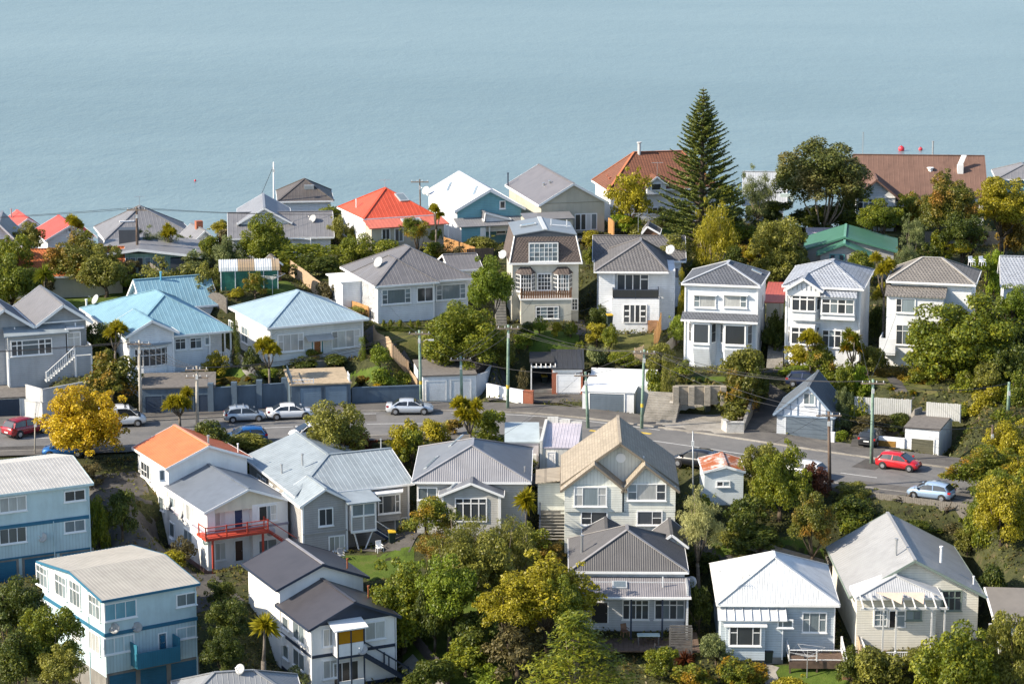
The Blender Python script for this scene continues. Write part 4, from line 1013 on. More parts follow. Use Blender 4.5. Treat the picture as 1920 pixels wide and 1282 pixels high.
# bow window
n = 7; uc = (gl + gr) / 2 - .1; pts = [(uc + 1.75 * math.sin(R(-75 + 150 * i / n)), -1.05 - .75 * math.cos(R(-75 + 150 * i / n)) + .2) for i in range(n + 1)]
H.part('bow', MB().prism([(a, b, -2) for a, b in pts], (0, 0, 3.2)), C_WV); H.part('bow_head', MB().prism([(a, b, 2.95) for a, b in pts], (0, 0, .35)), C_WV)
for (a, b), (c, d_) in zip(pts[:-1], pts[1:]):
    M = MB(); 
    for t in (0, 1): M.bar((a + (c - a) * t, b + (d_ - b) * t, 1.2), (a + (c - a) * t, b + (d_ - b) * t, 2.95), .1)
    M.bar((a, b, 2.35), (c, d_, 2.35), .07); M.bar((a, b, 1.25), (c, d_, 1.25), .09); w_ = H.part('window', M, WHITE)
    nn = np.array((d_ - b, -(c - a))); nn = nn / np.linalg.norm(nn) * .0
    H.part('pane', MB().prism([(a, b + .05, 1.2), (c, d_ + .05, 1.2), (c, d_ + .05, 2.95), (a, b + .05, 2.95)], (0, .04, 0)), G_DARK, w_)
H.part('bow_hood', MB().prism([(uc + 2.3 * math.sin(R(-70 + 140 * i / 8)), -.9 - 1.15 * math.cos(R(-70 + 140 * i / 8)) + .2, 3.3) for i in range(9)], (0, 0, .12)), R_PALE)
f = ('f', .48)
H.win(f, (329, 636, 347, 654), (1, 1), ((.25, .75),)); H.win(f, (357, 634, 377, 652), (1, 1), ((.25, .75),)); H.win(f, (385, 633, 393, 645), (1,), g='m')
for u in (W - 2.6, W - .35): H.box('verandah_post', (u - .07, u + .07, .3, .44, -.2, e - .1), WHITE)
H.box('verandah_post', (W - .42, W - .28, 2.3, 2.44, -.2, e - .1), WHITE)
H.box('verandah_floor', (W - 2.7, W - .2, .25, 2.8, -2.5, .55), C_WV); H.railing([(W - 2.6, .35), (W - .35, .35), (W - .35, 2.4)], .55, 1.0, WHITE, gap=.2, bal=.07)
H.dish(1.2, D - 2, e + .7, .55, 215, 30, .5); H.corner([(gl + .5, -1.0), (gr - .5, -1.0)], -.5, ge)
H.pipe(um + 3, D - 1, r - .6, .8, .1, plain('blue_flue', (.1, .35, .5), .4)); H.pipe(.6, D - .6, e + .3, .6, .1, WHITE)

# --- pale blue roofed bungalow
R_PBLUE = roofmat('powder_blue_roof', (.29, .385, .445)); C_CR2 = paint('eggshell_weatherboard', (.66, .67, .65), 'h', .19)
H = House('powder_roof_bungalow', 'white bungalow with powder blue hip roof and timber front door', 'house', (501, 615), (695, 599), (415, 577), 262, 4.0, yaw=25, ov=.55)
W, D, e = H.W, H.D, H.e; r = max(e + 1.4, min(H.onv(552, 545, D / 2)[1], e + 3.6))
H.walls(0, W, 0, D, e, C_CR2, base=-2.5); H.roof(0, W, 0, D, e, r, mat=R_PBLUE, rib=.45, r0=D / 2 - .3, r1=D / 2 + .3)
f = ('f', .53); l = ('l', .53)
H.win(f, (522, 627, 568, 657), (1, 1.6, 1.6, 1), ((.4, .6), (1,), (1,), (.4, .6)), g='c'); H.win(f, (623, 620, 674, 650), (1, 1.5, 1.5, 1), ((.4, .6), (1,), (1,), (.4, .6)), g='c')
H.door(f, (589, 637, 601, 664), plain('varnished_door', (.30, .11, .04), .4)); H.win(f, (584, 638, 587, 664), (1,), g='b', sill=False, fw=.06); H.win(f, (603, 637, 606, 663), (1,), g='b', sill=False, fw=.06)
a0, a1 = H.onv(572, 632, .5)[0], H.onv(621, 630, .5)[0]; ha = H.onv(596, 628, .5)[1]
H.part('door_awning', MB().prism([(a0, -.5, ha - .45), (a1, -.5, ha - .45), (a1, .55, ha), (a0, .55, ha)], (0, 0, .07)), R_WHITEGREY)
H.win(l, (454, 614, 465, 641), (1, 1), ((.5, .5),), g='m'); H.win(l, (430, 603, 437, 614), (1, 1), g='m')
H.box('porch_step', (a0 + .5, a1 - .5, -1.2, .5, -.5, .35), C_CONC); H.corner([(.55, .55), (W - .55, .55)], 0, e - .2)

# --- white house with grey hip roof
R_STEEL = roofmat('steel_grey_roof', (.155, .15, .155)); C_SNOW = paint('snow_weatherboard', (.70, .72, .74), 'h', .2)
H = House('grey_hip_house', 'white house with wide grey hip roof, dish and row of standard shrubs', 'house', (703, 537), (893, 523), (640, 500), 272, 4.0, yaw=21, ov=.5)
W, D, e = H.W, H.D, H.e; r = max(e + 1.4, min(H.onv(767, 461, D / 2)[1], e + 3.6))
H.walls(0, W, .9, D, e, C_SNOW, base=-2.5); H.roof(0, W, .7, D, e, r, mat=R_STEEL, rib=.4, r0=D / 2 - .8, r1=D / 2 + .8)
H.walls(0, 7.2, 0, D - 1, e, C_SNOW, base=-2.5); H.roof(0, 7.2, 0, 8.5, e + .01, e + (r - e) * .72, mat=R_STEEL, rib=.4, r0=3.6, r1=6, name='front_hip_roof')
f = ('f', .48)
H.win(f, (717, 543, 769, 568), (1, 3.6, 1), ((.33, .33, .34), (1,), (.33, .33, .34)), g='m'); H.win(f, (783, 540, 811, 564), (1, 1), g='d'); H.win(('f', 1.38), (819, 534, 872, 560), (1, 3.6, 1), ((.33, .33, .34), (1,), (.33, .33, .34)), g='m')
l = ('l', .48); H.win(l, (657, 524, 666, 553), (1, 1), ((.4, .6),), g='m'); H.win(l, (671, 530, 675, 555), (1,), g='m'); H.win(l, (695, 583, 702, 598), (1, 1), g='d')
H.dish(1.9, 4.6, e + 1.1, .6, 225, 30, .6); H.corner([(.5, .5), (6.7, .5)], 0, e - .2)
H.box('lean_to', (-1.6, .6, D - 6, D - 1, -2, e - .6), C_SNOW); H.box('lean_to_roof', (-1.9, .6, D - 6.2, D - .8, e - .62, e - .5), WHITE)

# --- mansard house
R_SHIN = roofmat('brown_shingles', (.125, .10, .09), 'tile', .9); C_TAN = paint('putty_stucco', (.52, .50, .43), None, dirt=.2); R_MSH = roofmat('mansard_top', (.20, .225, .25))
C_SLT = paint('dark_slate_trim', (.055, .065, .08), None)
H = House('mansard_house', 'putty mansard house with brown shingles, twin bay windows and roof deck', 'house', (955, 495), (1092, 494), None, 275, 6.2, yaw=4, ov=.35, D=9.5)
W, D, e = H.W, H.D, H.e; H.walls(0, W, 0, D, e, C_TAN, base=-2.5)
ht = H.onv(1020, 440, .75)[1]; i = .62
M = MB(); b = [(0, 0), (W, 0), (W, D), (0, D)]; t = [(i, .8), (W - i, .8), (W - i, D - .6), (i, D - .6)]
fs = []
for k in range(4):
    p, q = b[k], b[(k + 1) % 4]; p2, q2 = t[k], t[(k + 1) % 4]; fs.append([(*p, e), (*q, e), (*q2, ht), (*p2, ht)])
M.add([(*p, e) for p in b] + [(*p, ht) for p in t], [(0, 1, 5, 4), (1, 2, 6, 5), (2, 3, 7, 6), (3, 0, 4, 7), (3, 2, 1, 0)]); ro = H.part('mansard_roof', M, R_SHIN)
um = W / 2; M = MB(); sheet(M, [(i - .12, .68, ht), (um, .68, ht + .55), (um, D - .5, ht + .55), (i - .12, D - .5, ht)], .1); sheet(M, [(um, .68, ht + .55), (W - i + .12, .68, ht), (W - i + .12, D - .5, ht), (um, D - .5, ht + .55)], .1)
rt = H.part('top_roof', M, R_MSH); H.part('gable_panel', MB().prism([(i, .74, ht - .25), (W - i, .74, ht - .25), (W - i, .74, ht), (um, .74, ht + .48), (i, .74, ht)], (0, .08, 0)), C_SLT)
H.box('eave_board', (-.05, W + .05, -.06, .0, e - .1, e + .1), WHITE); H.box('ridge_walk', (um - .22, um + .22, .7, D - .5, ht + .52, ht + .62), plain('pale_metal', (.5, .52, .52), .5)); 
for (p, q) in (((i, .78), (0, 0)), ((W - i, .78), (W, 0))): H.part('hip_board', MB().bar((p[0], p[1], ht), (q[0], q[1], e), .1, .1), WHITE)
H.skylight([(1.5, 4.4, ht + .26), (3.2, 4.4, ht + .52), (3.2, 5.1, ht + .52), (1.5, 5.1, ht + .26)], .1)
M = MB(); M.bar((um + .9, 4.2, ht + .4), (um + .9, 4.2, ht + 1.1), .09); M.bar((um + 2.6, 4.2, ht + .2), (um + 2.6, 4.2, ht + 1.0), .09); M.bar((um + .8, 4.2, ht + .5), (um + 3, 4.2, ht + .3), .09); H.part('ladder_rail', M, WHITE)
f = ('f', .33)
a0, a1 = H.onv(993, 470, .1)[0], H.onv(1045, 470, .1)[0]; hb, h2 = H.onv(1020, 489, .1)[1], H.onv(1020, 457, .1)[1]
H.box('dormer', (a0 - .1, a1 + .1, .12, 1.0, hb - .1, h2 + .15), C_SLT); H.win(('f', .1), uv=(a0, a1, hb, h2), cols=(1, 1, 1, .8, .8, 1, 1, 1)[:6], rows=((.25, .25, .25, .25),), g='m', mw=.05, sill=True)
for px0, px1 in ((968, 1004), (1038, 1074)):
    b0, b1 = H.onv(px0, 530, -.3)[0], H.onv(px1, 530, -.3)[0]; hb, h2 = H.onv((px0 + px1) / 2, 547, -.4)[1], H.onv((px0 + px1) / 2, 515, -.4)[1]
    H.part('bay', MB().prism([(b0, .4, hb - .1), (b0 + .45, -.42, hb - .1), (b1 - .45, -.42, hb - .1), (b1, .4, hb - .1)], (0, 0, h2 - hb + .15)), WHITE)
    H.win(('f', -.44), uv=(b0 + .5, b1 - .5, hb, h2), cols=(1, 1, 1, 1), rows=((.25, .25, .25, .25),), mw=.05, fw=.05, sill=False)
    for s_, (p, q) in enumerate((((b0, .4), (b0 + .45, -.42)), ((b1 - .45, -.42), (b1, .4)))):
        M = MB(); dv = np.array((q[0] - p[0], q[1] - p[1])); nn = np.array((dv[1], -dv[0])); nn /= np.linalg.norm(nn)
        P = lambda t, h: (p[0] + dv[0] * t + nn[0] * .03, p[1] + dv[1] * t + nn[1] * .03, h)
        w_ = H.part('window', MB().prism([P(.12, hb + .1), P(.88, hb + .1), P(.88, h2 - .1), P(.12, h2 - .1)], (nn[0] * .02, nn[1] * .02, 0)), G_DARK)
        for k in (1, 2, 3): M.bar(P(.1, hb + (h2 - hb) * k / 4), P(.9, hb + (h2 - hb) * k / 4), .05)
        M.bar(P(.5, hb), P(.5, h2), .05); H.part('glazing_bar', M, WHITE, w_)
    H.part('bay_roof', MB().add([(b0 - .15, .4, h2 + .05), (b0 + .4, -.65, h2 + .05), (b1 - .4, -.65, h2 + .05), (b1 + .15, .4, h2 + .05), (b0 + .5, .4, h2 + .75), (b1 - .5, .4, h2 + .75)], [(0, 1, 4), (1, 2, 5, 4), (2, 3, 5), (0, 3, 2, 1)]), R_SHIN)
H.win(f, (1009, 514, 1032, 543), (1, 1, 1, 1), ((.25, .25, .25, .25),), mat=WHITE, mw=.05)
lu0, lu1 = H.onv(977, 570, -1.9)[0], H.onv(1071, 570, -1.9)[0]; lh = H.onv(1020, 562, -1.9)[1]
H.box('lower_block', (lu0, lu1, -1.9, .4, -2.5, lh), C_TAN); H.box('deck_edge', (lu0 - .12, lu1 + .12, -2.02, .3, lh - .02, lh + .14), WHITE); H.win(('f', -1.92), (1006, 576, 1046, 596), (.6, 1, 1, .6), ((.33, .33, .34),), mat=WHITE, mw=.06); H.box('window_surround', (H.onv(1003, 586, -1.9)[0], H.onv(1049, 586, -1.9)[0], -1.91, -1.88, H.onv(1026, 599, -1.9)[1], H.onv(1026, 573, -1.9)[1]), C_SLT)
C_WOOD = plain('brown_timber', (.17, .09, .05), .8, var=.3)
for k in range(22): H.box('railing_board', (lu0 + k * (lu1 - lu0) / 22, lu0 + (k + .86) * (lu1 - lu0) / 22, -1.85, -1.81, lh + .15, lh + .95), C_WOOD)
for u in (lu0, lu1): H.box('post', (u - .06, u + .06, -1.9, -1.78, lh, lh + 1.25), C_WOOD)
H.win(f, (1073, 561, 1082, 580), (1, 1), ((.33, .33, .34),), mw=.05, sill=False)
H.dish(-.5, 3, e + .3, .5, 235, 25, .2); H.box('downpipe', (.15, .22, .25, .33, 0, e), WHITE)
M = MB()
for k in range(10): M.box(-1.5, -.4, -2.2 + k * .28, -1.9 + k * .28, -.3, .1 + k * .25)
H.part('side_stair', M, C_CONC); H.box('side_canopy', (-1.7, .3, -1.2, 1.2, 3.0, 3.1), R_MSH)
MANS = H

# --- white house with dark tiled hips, glass balcony
R_TILEG = roofmat('grey_pressed_tile', (.15, .145, .147), 'tile', .75)
H = House('balcony_house', 'white house with grey tiled hips, dark glass balcony and trellis steps', 'house', (1114, 509), (1236, 509), None, 271, 6.4, yaw=-2, ov=.5, D=9)
W, D, e = H.W, H.D, H.e; um = W * .72; r = H.onv(1205, 452, 3.6)[1]; r = min(max(r, e + 1.0), e + 3)
H.walls(0, W + 2.2, .6, D + 1, e, C_SNOW, base=-2.5); H.roof(0, W + 1.0, 0, D + 2, e, r, mat=R_TILEG, rib=None, r0=3.6, r1=5.4, um=um, cap=roofmat('grey_tile_cap', (.2, .19, .19)))
H.walls(-.2, W + 3.0, D - 2, D + 6, e - .1, C_SNOW, base=-2.5); H.roof(-.2, W + 3.0, D - 2, D + 6, e - .1, max(H.onv(1200, 442, D + 2)[1], e + .9), axis='u', mat=R_TILEG, rib=None)
f = ('f', 1.05)
H.win(f, (1158, 515, 1215, 543), (1, 1, 1, 1), ((1,), (1,), (1,), (.3, .7)), mw=.09, sill=False)
lu0, lu1 = H.onv(1147, 590, -.8)[0], H.onv(1236, 590, -.8)[0]; lh = H.onv(1190, 561, -.8)[1]
H.box('lower_block', (lu0, lu1, -.8, 1.5, -2.5, lh), C_SNOW); H.box('lower_wing', (.5, lu0 + .3, .5, 2, -2.5, e), C_SNOW)
g_ = glass('smoked_glass', (.02, .022, .024)); H.railing([(lu0 + .1, .9), (lu0 + .1, -.7), (lu1 - .1, -.7), (lu1 - .1, .9)], lh, 1.0, C_NAVY, solid=g_, post=.06)
H.win(('f', -.82), (1170, 572, 1211, 604), (.9, .8, .8, .9), ((.33, .33, .34), (1,), (1,), (.33, .33, .34)), sill=False, mw=.14)
H.box('deck', (lu0 - .2, lu1 - .4, -3.2, -.8, -.35, -.1), C_DECK); H.box('deck_edge', (lu0 - .22, lu1 - .38, -3.28, -3.2, -.75, -.05), WHITE)
for k in range(8): H.box('screen_board', (lu1 - 1.2, lu1 - .1, -1.2, -1.14, -.1 + k * .2, .06 + k * .2), plain('orange_timber', (.42, .20, .08), .7, var=.25))
u0, u1 = H.onv(1241, 560, 2.0)[0], H.onv(1262, 560, 2.0)[0]
H.box('entry', (lu1, u1 + .2, 2.0, 6, -2, e - .8), C_SNOW); H.win(('f', 1.98), (1242, 538, 1257, 551), (1, 1)); H.win(('f', 1.98), (1242, 559, 1257, 591), (1, 1), sill=False, g='m'); H.box('entry_roof', (lu1 - .6, u1 + .6, 1.2, 6, e - .82, e - .7), R_TILEG)
H.dish(W + 1.3, 6.5, e + .9, .55, 235, 28, .3); H.aerial(um - .2, D + 1, r, 2.0)

# --- two-storey white house with two bays
R_DKTILE = roofmat('blue_grey_shingle', (.115, .125, .145), 'tile', .7); C_ICE = paint('ice_weatherboard', (.66, .70, .74), 'h', .19)
H = House('two_bay_house', 'tall white two-storey house with twin bays and flared base', 'house', (1275, 535), (1426, 537), (1442, 514), 259, 8.5, side='R', yaw=-12, ov=.35, D=8)
W, D, e = H.W, H.D, H.e; r = max(e + 1.1, min(H.onv(1357, 492, D / 2)[1], e + 2.6))
H.walls(0, W, 0, D, e, C_ICE, base=-2); H.roof(0, W, 0, D, e, r, mat=R_DKTILE, rib=None, r0=D / 2 - .7, r1=D / 2 + 1.2, um=W * .52, cap=roofmat('pale_cap', (.42, .44, .47)))
f = ('f', .33)
H.win(f, (1302, 555, 1341, 575), (1, 3), ((.5, .5), (1,)), g='mc', hood=True); H.win(f, (1358, 555, 1399, 575), (3, 1), ((1,), (.5, .5)), g='cm', hood=True)
hs = H.onv(1350, 592, .3)[1]
M = MB(); sheet(M, [(.1, -1.0, hs - .25), (W - .1, -1.0, hs - .25), (W - .1, .36, hs + .3), (.1, .36, hs + .3)], .1); H.part('verandah_roof', M, R_DKTILE); H.box('fascia_board', (.1, W - .1, -1.06, -1.0, hs - .45, hs - .25), WHITE)
hb = H.onv(1350, 655, -.6)[1]
for (x0, x1) in ((1289, 1343), (1348, 1411)):
    b0, b1 = H.onv(x0, 620, -.3)[0], H.onv(x1, 620, -.3)[0]; w_ = .62
    H.part('bay', MB().prism([(b0, .4, hb), (b0 + w_, -.75, hb), (b1 - w_, -.75, hb), (b1, .4, hb)], (0, 0, hs - hb - .2)), C_ICE)
    H.part('flared_base', MB().add([(b0, .35, hb), (b0 + w_, -.75, hb), (b1 - w_, -.75, hb), (b1, .35, hb), (b0 + .4, .34, -1), (b0 + .8, .3, -1), (b1 - .8, .3, -1), (b1 - .4, .34, -1)], [(0, 1, 5, 4), (1, 2, 6, 5), (2, 3, 7, 6)]), C_ICE)
    H.win(('f', -.77), uv=(b0 + w_ + .12, b1 - w_ - .12, hb + .65, hs - .75), cols=(1,), g='d', fw=.14)
    for (p, q) in (((b0, .4), (b0 + w_, -.75)), ((b1 - w_, -.75), (b1, .4))):
        dv = np.array((q[0] - p[0], q[1] - p[1])); nn = np.array((dv[1], -dv[0])); nn /= np.linalg.norm(nn)
        P = lambda t, h: (p[0] + dv[0] * t + nn[0] * .02, p[1] + dv[1] * t + nn[1] * .02, h)
        w2 = H.part('window', MB().prism([P(.25, hb + .65), P(.75, hb + .65), P(.75, hs - .75), P(.25, hs - .75)], (nn[0] * .03, nn[1] * .03, 0)), G_DARK)
        M = MB(); M.bar(P(.2, hb + .6), P(.2, hs - .7), .1); M.bar(P(.8, hb + .6), P(.8, hs - .7), .1); M.bar(P(.2, hb + .6), P(.8, hb + .6), .1); M.bar(P(.2, hs - .72), P(.8, hs - .72), .1); M.bar(P(.2, (hb + hs) / 2), P(.8, (hb + hs) / 2), .06); H.part('window_frame', M, WHITE, w2)
H.skylight([(W * .8, 5.2, e + (r - e) * .42), (W * .93, 5.2, e + (r - e) * .16), (W * .93, 5.9, e + (r - e) * .16), (W * .8, 5.9, e + (r - e) * .42)], .08); H.corner([(.35, .35), (W - .35, .35)], -.5, e - .2)
r_ = ('r', W - .33); H.win(r_, uv=(4, 5, 5.5, 6.8), g='m')

# --- two-storey villa with pale shingle roof
R_ICE = roofmat('pale_blue_shingle', (.36, .39, .44), 'tile', .6)
H = House('bay_villa', 'white two-storey villa with pale blue-grey shingle roof and stacked bays', 'house', (1464, 539), (1620, 542), (1645, 505), 258, 8.2, side='R', yaw=-13, ov=.4)
W, D, e = H.W, H.D, H.e; r = max(e + 1.2, min(H.onv(1555, 486, 5.6)[1], e + 3)); 
H.walls(0, W, 0, D, e, C_SNOW, base=-2); H.roof(0, W, 0, D, e, r, mat=R_ICE, rib=None, r0=4.2, r1=5.8, um=W * .55)
f = ('f', .38); gl, gr = H.onv(1470, 543, -.9)[0], H.onv(1543, 545, -.9)[0]; ge = H.onv(1506, 545, -.9)[1]
H.block(gl, gr, -1.0, 2.2, ge, ge + 1.25, C_SNOW, R_ICE, rib=None, base=ge - .6, name='gable_roof', ov=.3)
for k in range(6): H.box('gable_batten', (gl + .8 + k * .45, gl + .88 + k * .45, -.74, -.68, ge, ge + .3 + .5 * (1 - abs(k - 2.5) / 2.5)), plain('grey_trim', (.3, .32, .35), .6))
for (h0, h1) in ((ge - 3.1, ge - .1), (-1, ge - 3.5)):
    b0, b1 = gl + .35, gr - .35
    H.part('bay', MB().prism([(b0, .45, h0), (b0 + .4, -.55, h0), (b1 - .4, -.55, h0), (b1, .45, h0)], (0, 0, h1 - h0)), C_SNOW); t_ = h1 - .35; q = t_ - 1.6
    H.win(('f', -.57), uv=(b0 + .5, b1 - .5, q, t_), cols=(1, 1, 1), rows=((.3, .7),), mw=.12, fw=.08); 
    for (p, qq) in (((b0, .45), (b0 + .4, -.55)), ((b1 - .4, -.55), (b1, .45))):
        dv = np.array((qq[0] - p[0], qq[1] - p[1])); nn = np.array((dv[1], -dv[0])); nn /= np.linalg.norm(nn)
        P = lambda t, h: (p[0] + dv[0] * t + nn[0] * .02, p[1] + dv[1] * t + nn[1] * .02, h)
        w2 = H.part('window', MB().prism([P(.25, q), P(.75, q), P(.75, t_), P(.25, t_)], (nn[0] * .03, nn[1] * .03, 0)), G_DARK); M = MB(); M.bar(P(.2, q), P(.2, t_), .08); M.bar(P(.8, q), P(.8, t_), .08); M.bar(P(.2, t_ - .48), P(.8, t_ - .48), .07); M.bar(P(.2, q), P(.8, q), .08); H.part('window_frame', M, WHITE, w2)
c0, c1 = H.onv(1539, 575, -.4)[0], H.onv(1603, 575, -.4)[0]; ht = H.onv(1570, 557, -.4)[1]; hb = H.onv(1570, 600, -.4)[1]
H.box('box_bay', (c0, c1, -.4, .4, hb, ht), C_SNOW); H.part('box_bay_roof', MB().prism([(c0 - .2, -.7, ht), (c1 + .2, -.7, ht), (c1 + .1, .4, ht + .6), (c0 - .1, .4, ht + .6)], (0, 0, .08)), R_ICE)
H.win(('f', -.42), (1542, 562, 1600, 587), (1, 1, 1, 1), ((.3, .7),), mw=.1, g='dmdm'); H.win(f, (1543, 620, 1576, 650), (1, 1, 1), ((.3, .7),), mw=.1); H.dish(c0 - .5, -.1, 3.5, .42, 240, 25, .1)
H.corner([(.4, .4), (W - .4, .4)], -.5, e - .2)

# --- house behind the big tree at right
R_TAUP = roofmat('taupe_pressed_tile', (.20, .185, .17), 'tile', .8)
H = House('taupe_roof_house', 'white house with taupe tiled hip roof behind the large tree at right', 'house', (1661, 529), (1830, 534), (1842, 506), 258, 8.6, side='R', yaw=-13.5, ov=.45, D=8)
W, D, e = H.W, H.D, H.e; r = max(e + 1.1, min(H.onv(1750, 483, 4)[1], e + 2.8))
H.walls(0, W, 0, D, e, C_SNOW, base=-2); H.roof(0, W, 0, D, e, r, mat=R_TAUP, rib=None, axis='u', r0=W * .36, r1=W * .58, cap=roofmat('pale_taupe_cap', (.36, .34, .31)))
hl = H.onv(1710, 555, -1.4)[1]; H.box('front_room', (.2, 5.8, -1.2, .5, -2, hl), C_SNOW); M = MB(); sheet(M, [(.0, -1.5, hl), (6, -1.5, hl), (6, .5, hl + .7), (0, .5, hl + .7)], .1, .4); H.part('front_roof', M, R_TAUP)
H.win(('f', -1.22), (1681, 561, 1715, 585), (1, 2.6), ((.5, .5), (1,))); H.win(('f', -1.22), (1681, 610, 1715, 645), (1, 1, 1), ((.3, .7),)); H.box('balcony_front', (-.3, 1.3, -2.6, -2.5, 1.8, 3.3), C_SNOW); H.box('balcony_side', (-.3, -.2, -2.5, .4, 1.8, 3.3), C_SNOW); H.box('balcony_floor', (-.3, 1.3, -2.55, .2, 1.6, 1.8), C_SNOW)

# ================================================================== garages and street walls
def flat_garage(name, label, fl, fr, d, h, dep, yaw, wm, rm, doors=(), dm=None, trim=WHITE, cat='garage', par=.0, up=None, **k):
    H = House(name, label, cat, fl, fr, None, d, h, yaw=yaw, D=dep, ov=0, ground=up if up is not None else None, pad=up is None)
    if up is not None: pass
    H.box('wall', (0, H.W, 0, dep, -1.0, h - .12), wm); H.box('roof_slab', (-.12, H.W + .12, -.12, dep, h - .12, h + .02), rm)
    for b in doors: H.garage(('f', -.01), b, dm, trim=trim)
    return H
C_OFFW = paint('garage_white', (.74, .75, .76), None); C_BLG = paint('blue_grey_wall', (.085, .125, .17), None, dirt=.3); C_NVD = paint('navy_door_paint', (.035, .055, .09), None); R_FLAT = plain('concrete_roof', (.16, .145, .13), .9, var=.35)
C_WD = paint('white_roller', (.72, .74, .76), None); C_SD = paint('slate_roller', (.13, .165, .20), None)
flat_garage('roadside_garage', 'pale garage with navy door at the left edge', (-60, 748), (50, 731), 250.5, 2.8, 6, 12, C_OFFW, R_FLAT, [(-10, 748, 37, 786)], C_NVD)
flat_garage('roadside_garage', 'flat concrete garage with dark navy doors behind the cabbage tree', (266, 727), (402, 723), 250.5, 2.7, 6.5, 6, C_BLG, R_FLAT, [(273, 743, 303, 777), (340, 741, 362, 775), (372, 740, 396, 773)], C_NVD, trim=C_BLG)
H = flat_garage('double_garage', 'blue-grey double garage with sandy roof terrace', (546, 721), (656, 714), 253, 2.8, 7, 10, C_BLG, plain('sandy_membrane', (.42, .33, .22), .9, var=.3), [(563, 727, 602, 763), (610, 724, 650, 757)], paint('steel_blue_roller', (.17, .24, .31), None), trim=C_BLG)
H.railing([(.05, 0), (.05, 5)], H.e, .8, C_BLG, gap=.25); H.railing([(H.W - .1, .1), (H.W - .1, 1.6)], H.e, .7, WHITE, gap=.2); H.railing([(.05, .05), (2.2, .05)], H.e, .45, WHITE, gap=.3)
H = flat_garage('double_garage', 'white double garage with roller doors and curved side wall', (793, 704), (891, 698), 257, 2.7, 7.5, 9, C_OFFW, R_FLAT, [(800, 715, 836, 751), (846, 712, 882, 747)], C_WD)
# open carport and single garage with brick piers
H = House('carport', 'dark open carport beside the little brick-sided garage', 'carport', (995, 682), (1040, 682), None, 259, 2.7, yaw=0, D=5.5, ov=0)
H.box('wall', (0, H.W, 5.2, 5.5, -1, 2.6), C_SLT); H.box('side_wall', (0, .15, .0, 5.3, -1, 2.6), C_SLT); H.box('side_wall', (H.W - .15, H.W, 1.5, 5.3, -1, 2.6), C_SLT); H.box('roof_slab', (-.1, H.W, .8, 5.5, 2.6, 2.75), plain('black_membrane', (.03, .03, .032), .7))
for k in range(6): H.box('rafter', (.05 + k * .48, .13 + k * .48, -.3, 1.2, 2.42, 2.56), WHITE)
H.box('floor', (.1, H.W - .1, 0, 5.3, -.3, .03), C_CONC); H.box('beam', (0, H.W, -.05, .05, 2.3, 2.45), WHITE); H.box('post', (.0, .12, -.05, .07, -.5, 2.4), WHITE)
C_BRK = None
def brickmat():
    m = NT('red_brick'); co = m.coords(); x, y, z = m.sep(co); b = m.n('ShaderNodeTexBrick'); b.inputs['Scale'].default_value = 4.4
    m.l(m.comb(m.math('ADD', x, y), z, 0.0), b.inputs['Vector']); b.inputs['Color1'].default_value = (.28, .07, .035, 1); b.inputs['Color2'].default_value = (.36, .11, .05, 1); b.inputs['Mortar'].default_value = (.3, .25, .2, 1)
    b.inputs['Mortar Size'].default_value = .012; m.bump(b.outputs['Fac'], -.4, .02); m.set(**{'Base Color': b.outputs['Color'], 'Roughness': .9}); return m.m
C_BRK = brickmat()
H = House('single_garage', 'small garage with brick piers, white door and black roof', 'garage', (1036, 688), (1092, 688), None, 258.6, 2.75, yaw=0, D=6, ov=0)
H.box('wall', (.0, H.W, .1, 6, -1, 2.6), C_OFFW); H.box('brick_pier', (-.05, .5, 0, .45, -1, 2.4), C_BRK); H.box('brick_pier', (H.W - .22, H.W + .05, 0, .45, -1, 2.4), C_BRK)
M = MB(); sheet(M, [(-.15, -.2, 2.62), (H.W + .2, -.2, 2.62), (H.W + .3, 6.2, 3.25), (-.1, 6.2, 3.25)], .1, .5); H.part('roof', M, roofmat('black_iron', (.04, .042, .048)))
H.garage(('f', .05), (1045, 703, 1087, 736), C_WD, slat=.6); H.box('fascia_board', (0, H.W, -.04, .06, 2.2, 2.55), WHITE)
H = flat_garage('wide_garage', 'large white flat-roofed garage with dark roller door and utility pole in front', (1092, 731), (1186, 740), 252.3, 3.1, 8, -9, C_OFFW, plain('white_membrane', (.72, .74, .76), .7, var=.08), [(1106, 738, 1170, 777)], C_SD)
H.box('upstand', (-.1, H.W + 1.5, 7.6, 8, 2, 3.6), C_OFFW); H.box('side_wing', (H.W, H.W + 1.6, 2.5, 8, -1, 3.2), C_OFFW)
# gabled garage
C_GAR = paint('garage_boards', (.50, .53, .56), 'h', .18); R_GAR = roofmat('slate_grey_roof', (.12, .14, .165), 'tile', .7)
H = House('gabled_garage', 'white gabled garage with blue battens, small window and wide slate door', 'garage', (1450, 776), (1566, 783), None, 242, 2.8, yaw=-14, D=7, ov=.25)
W, e = H.W, H.e; r = H.onv(1516, 724, 0)[1]; um = H.onv(1516, 724, 0)[0]; H.block(0, W, 0, 7, e, r, C_GAR, R_GAR, rib=None, um=um, ov=.3, trim=paint('steel_blue_trim', (.22, .29, .38), None))
M = MB().prism([(.1, .26, e - .15), (W - .1, .26, e - .15), (um, .26, r - .2)], (0, .04, 0)); H.part('gable_panel', M, paint('gable_white', (.70, .73, .78), 'h', .2)); kk = (r - e)
for u in np.linspace(.9, W - .9, 7):
    hh = e + kk * (u / um if u < um else (W - u) / (W - um)) - .35
    if abs(u - um) > .55: H.box('batten', (u - .05, u + .05, .2, .27, e - .1, hh), MATS[('paint', 'steel_blue_trim')])
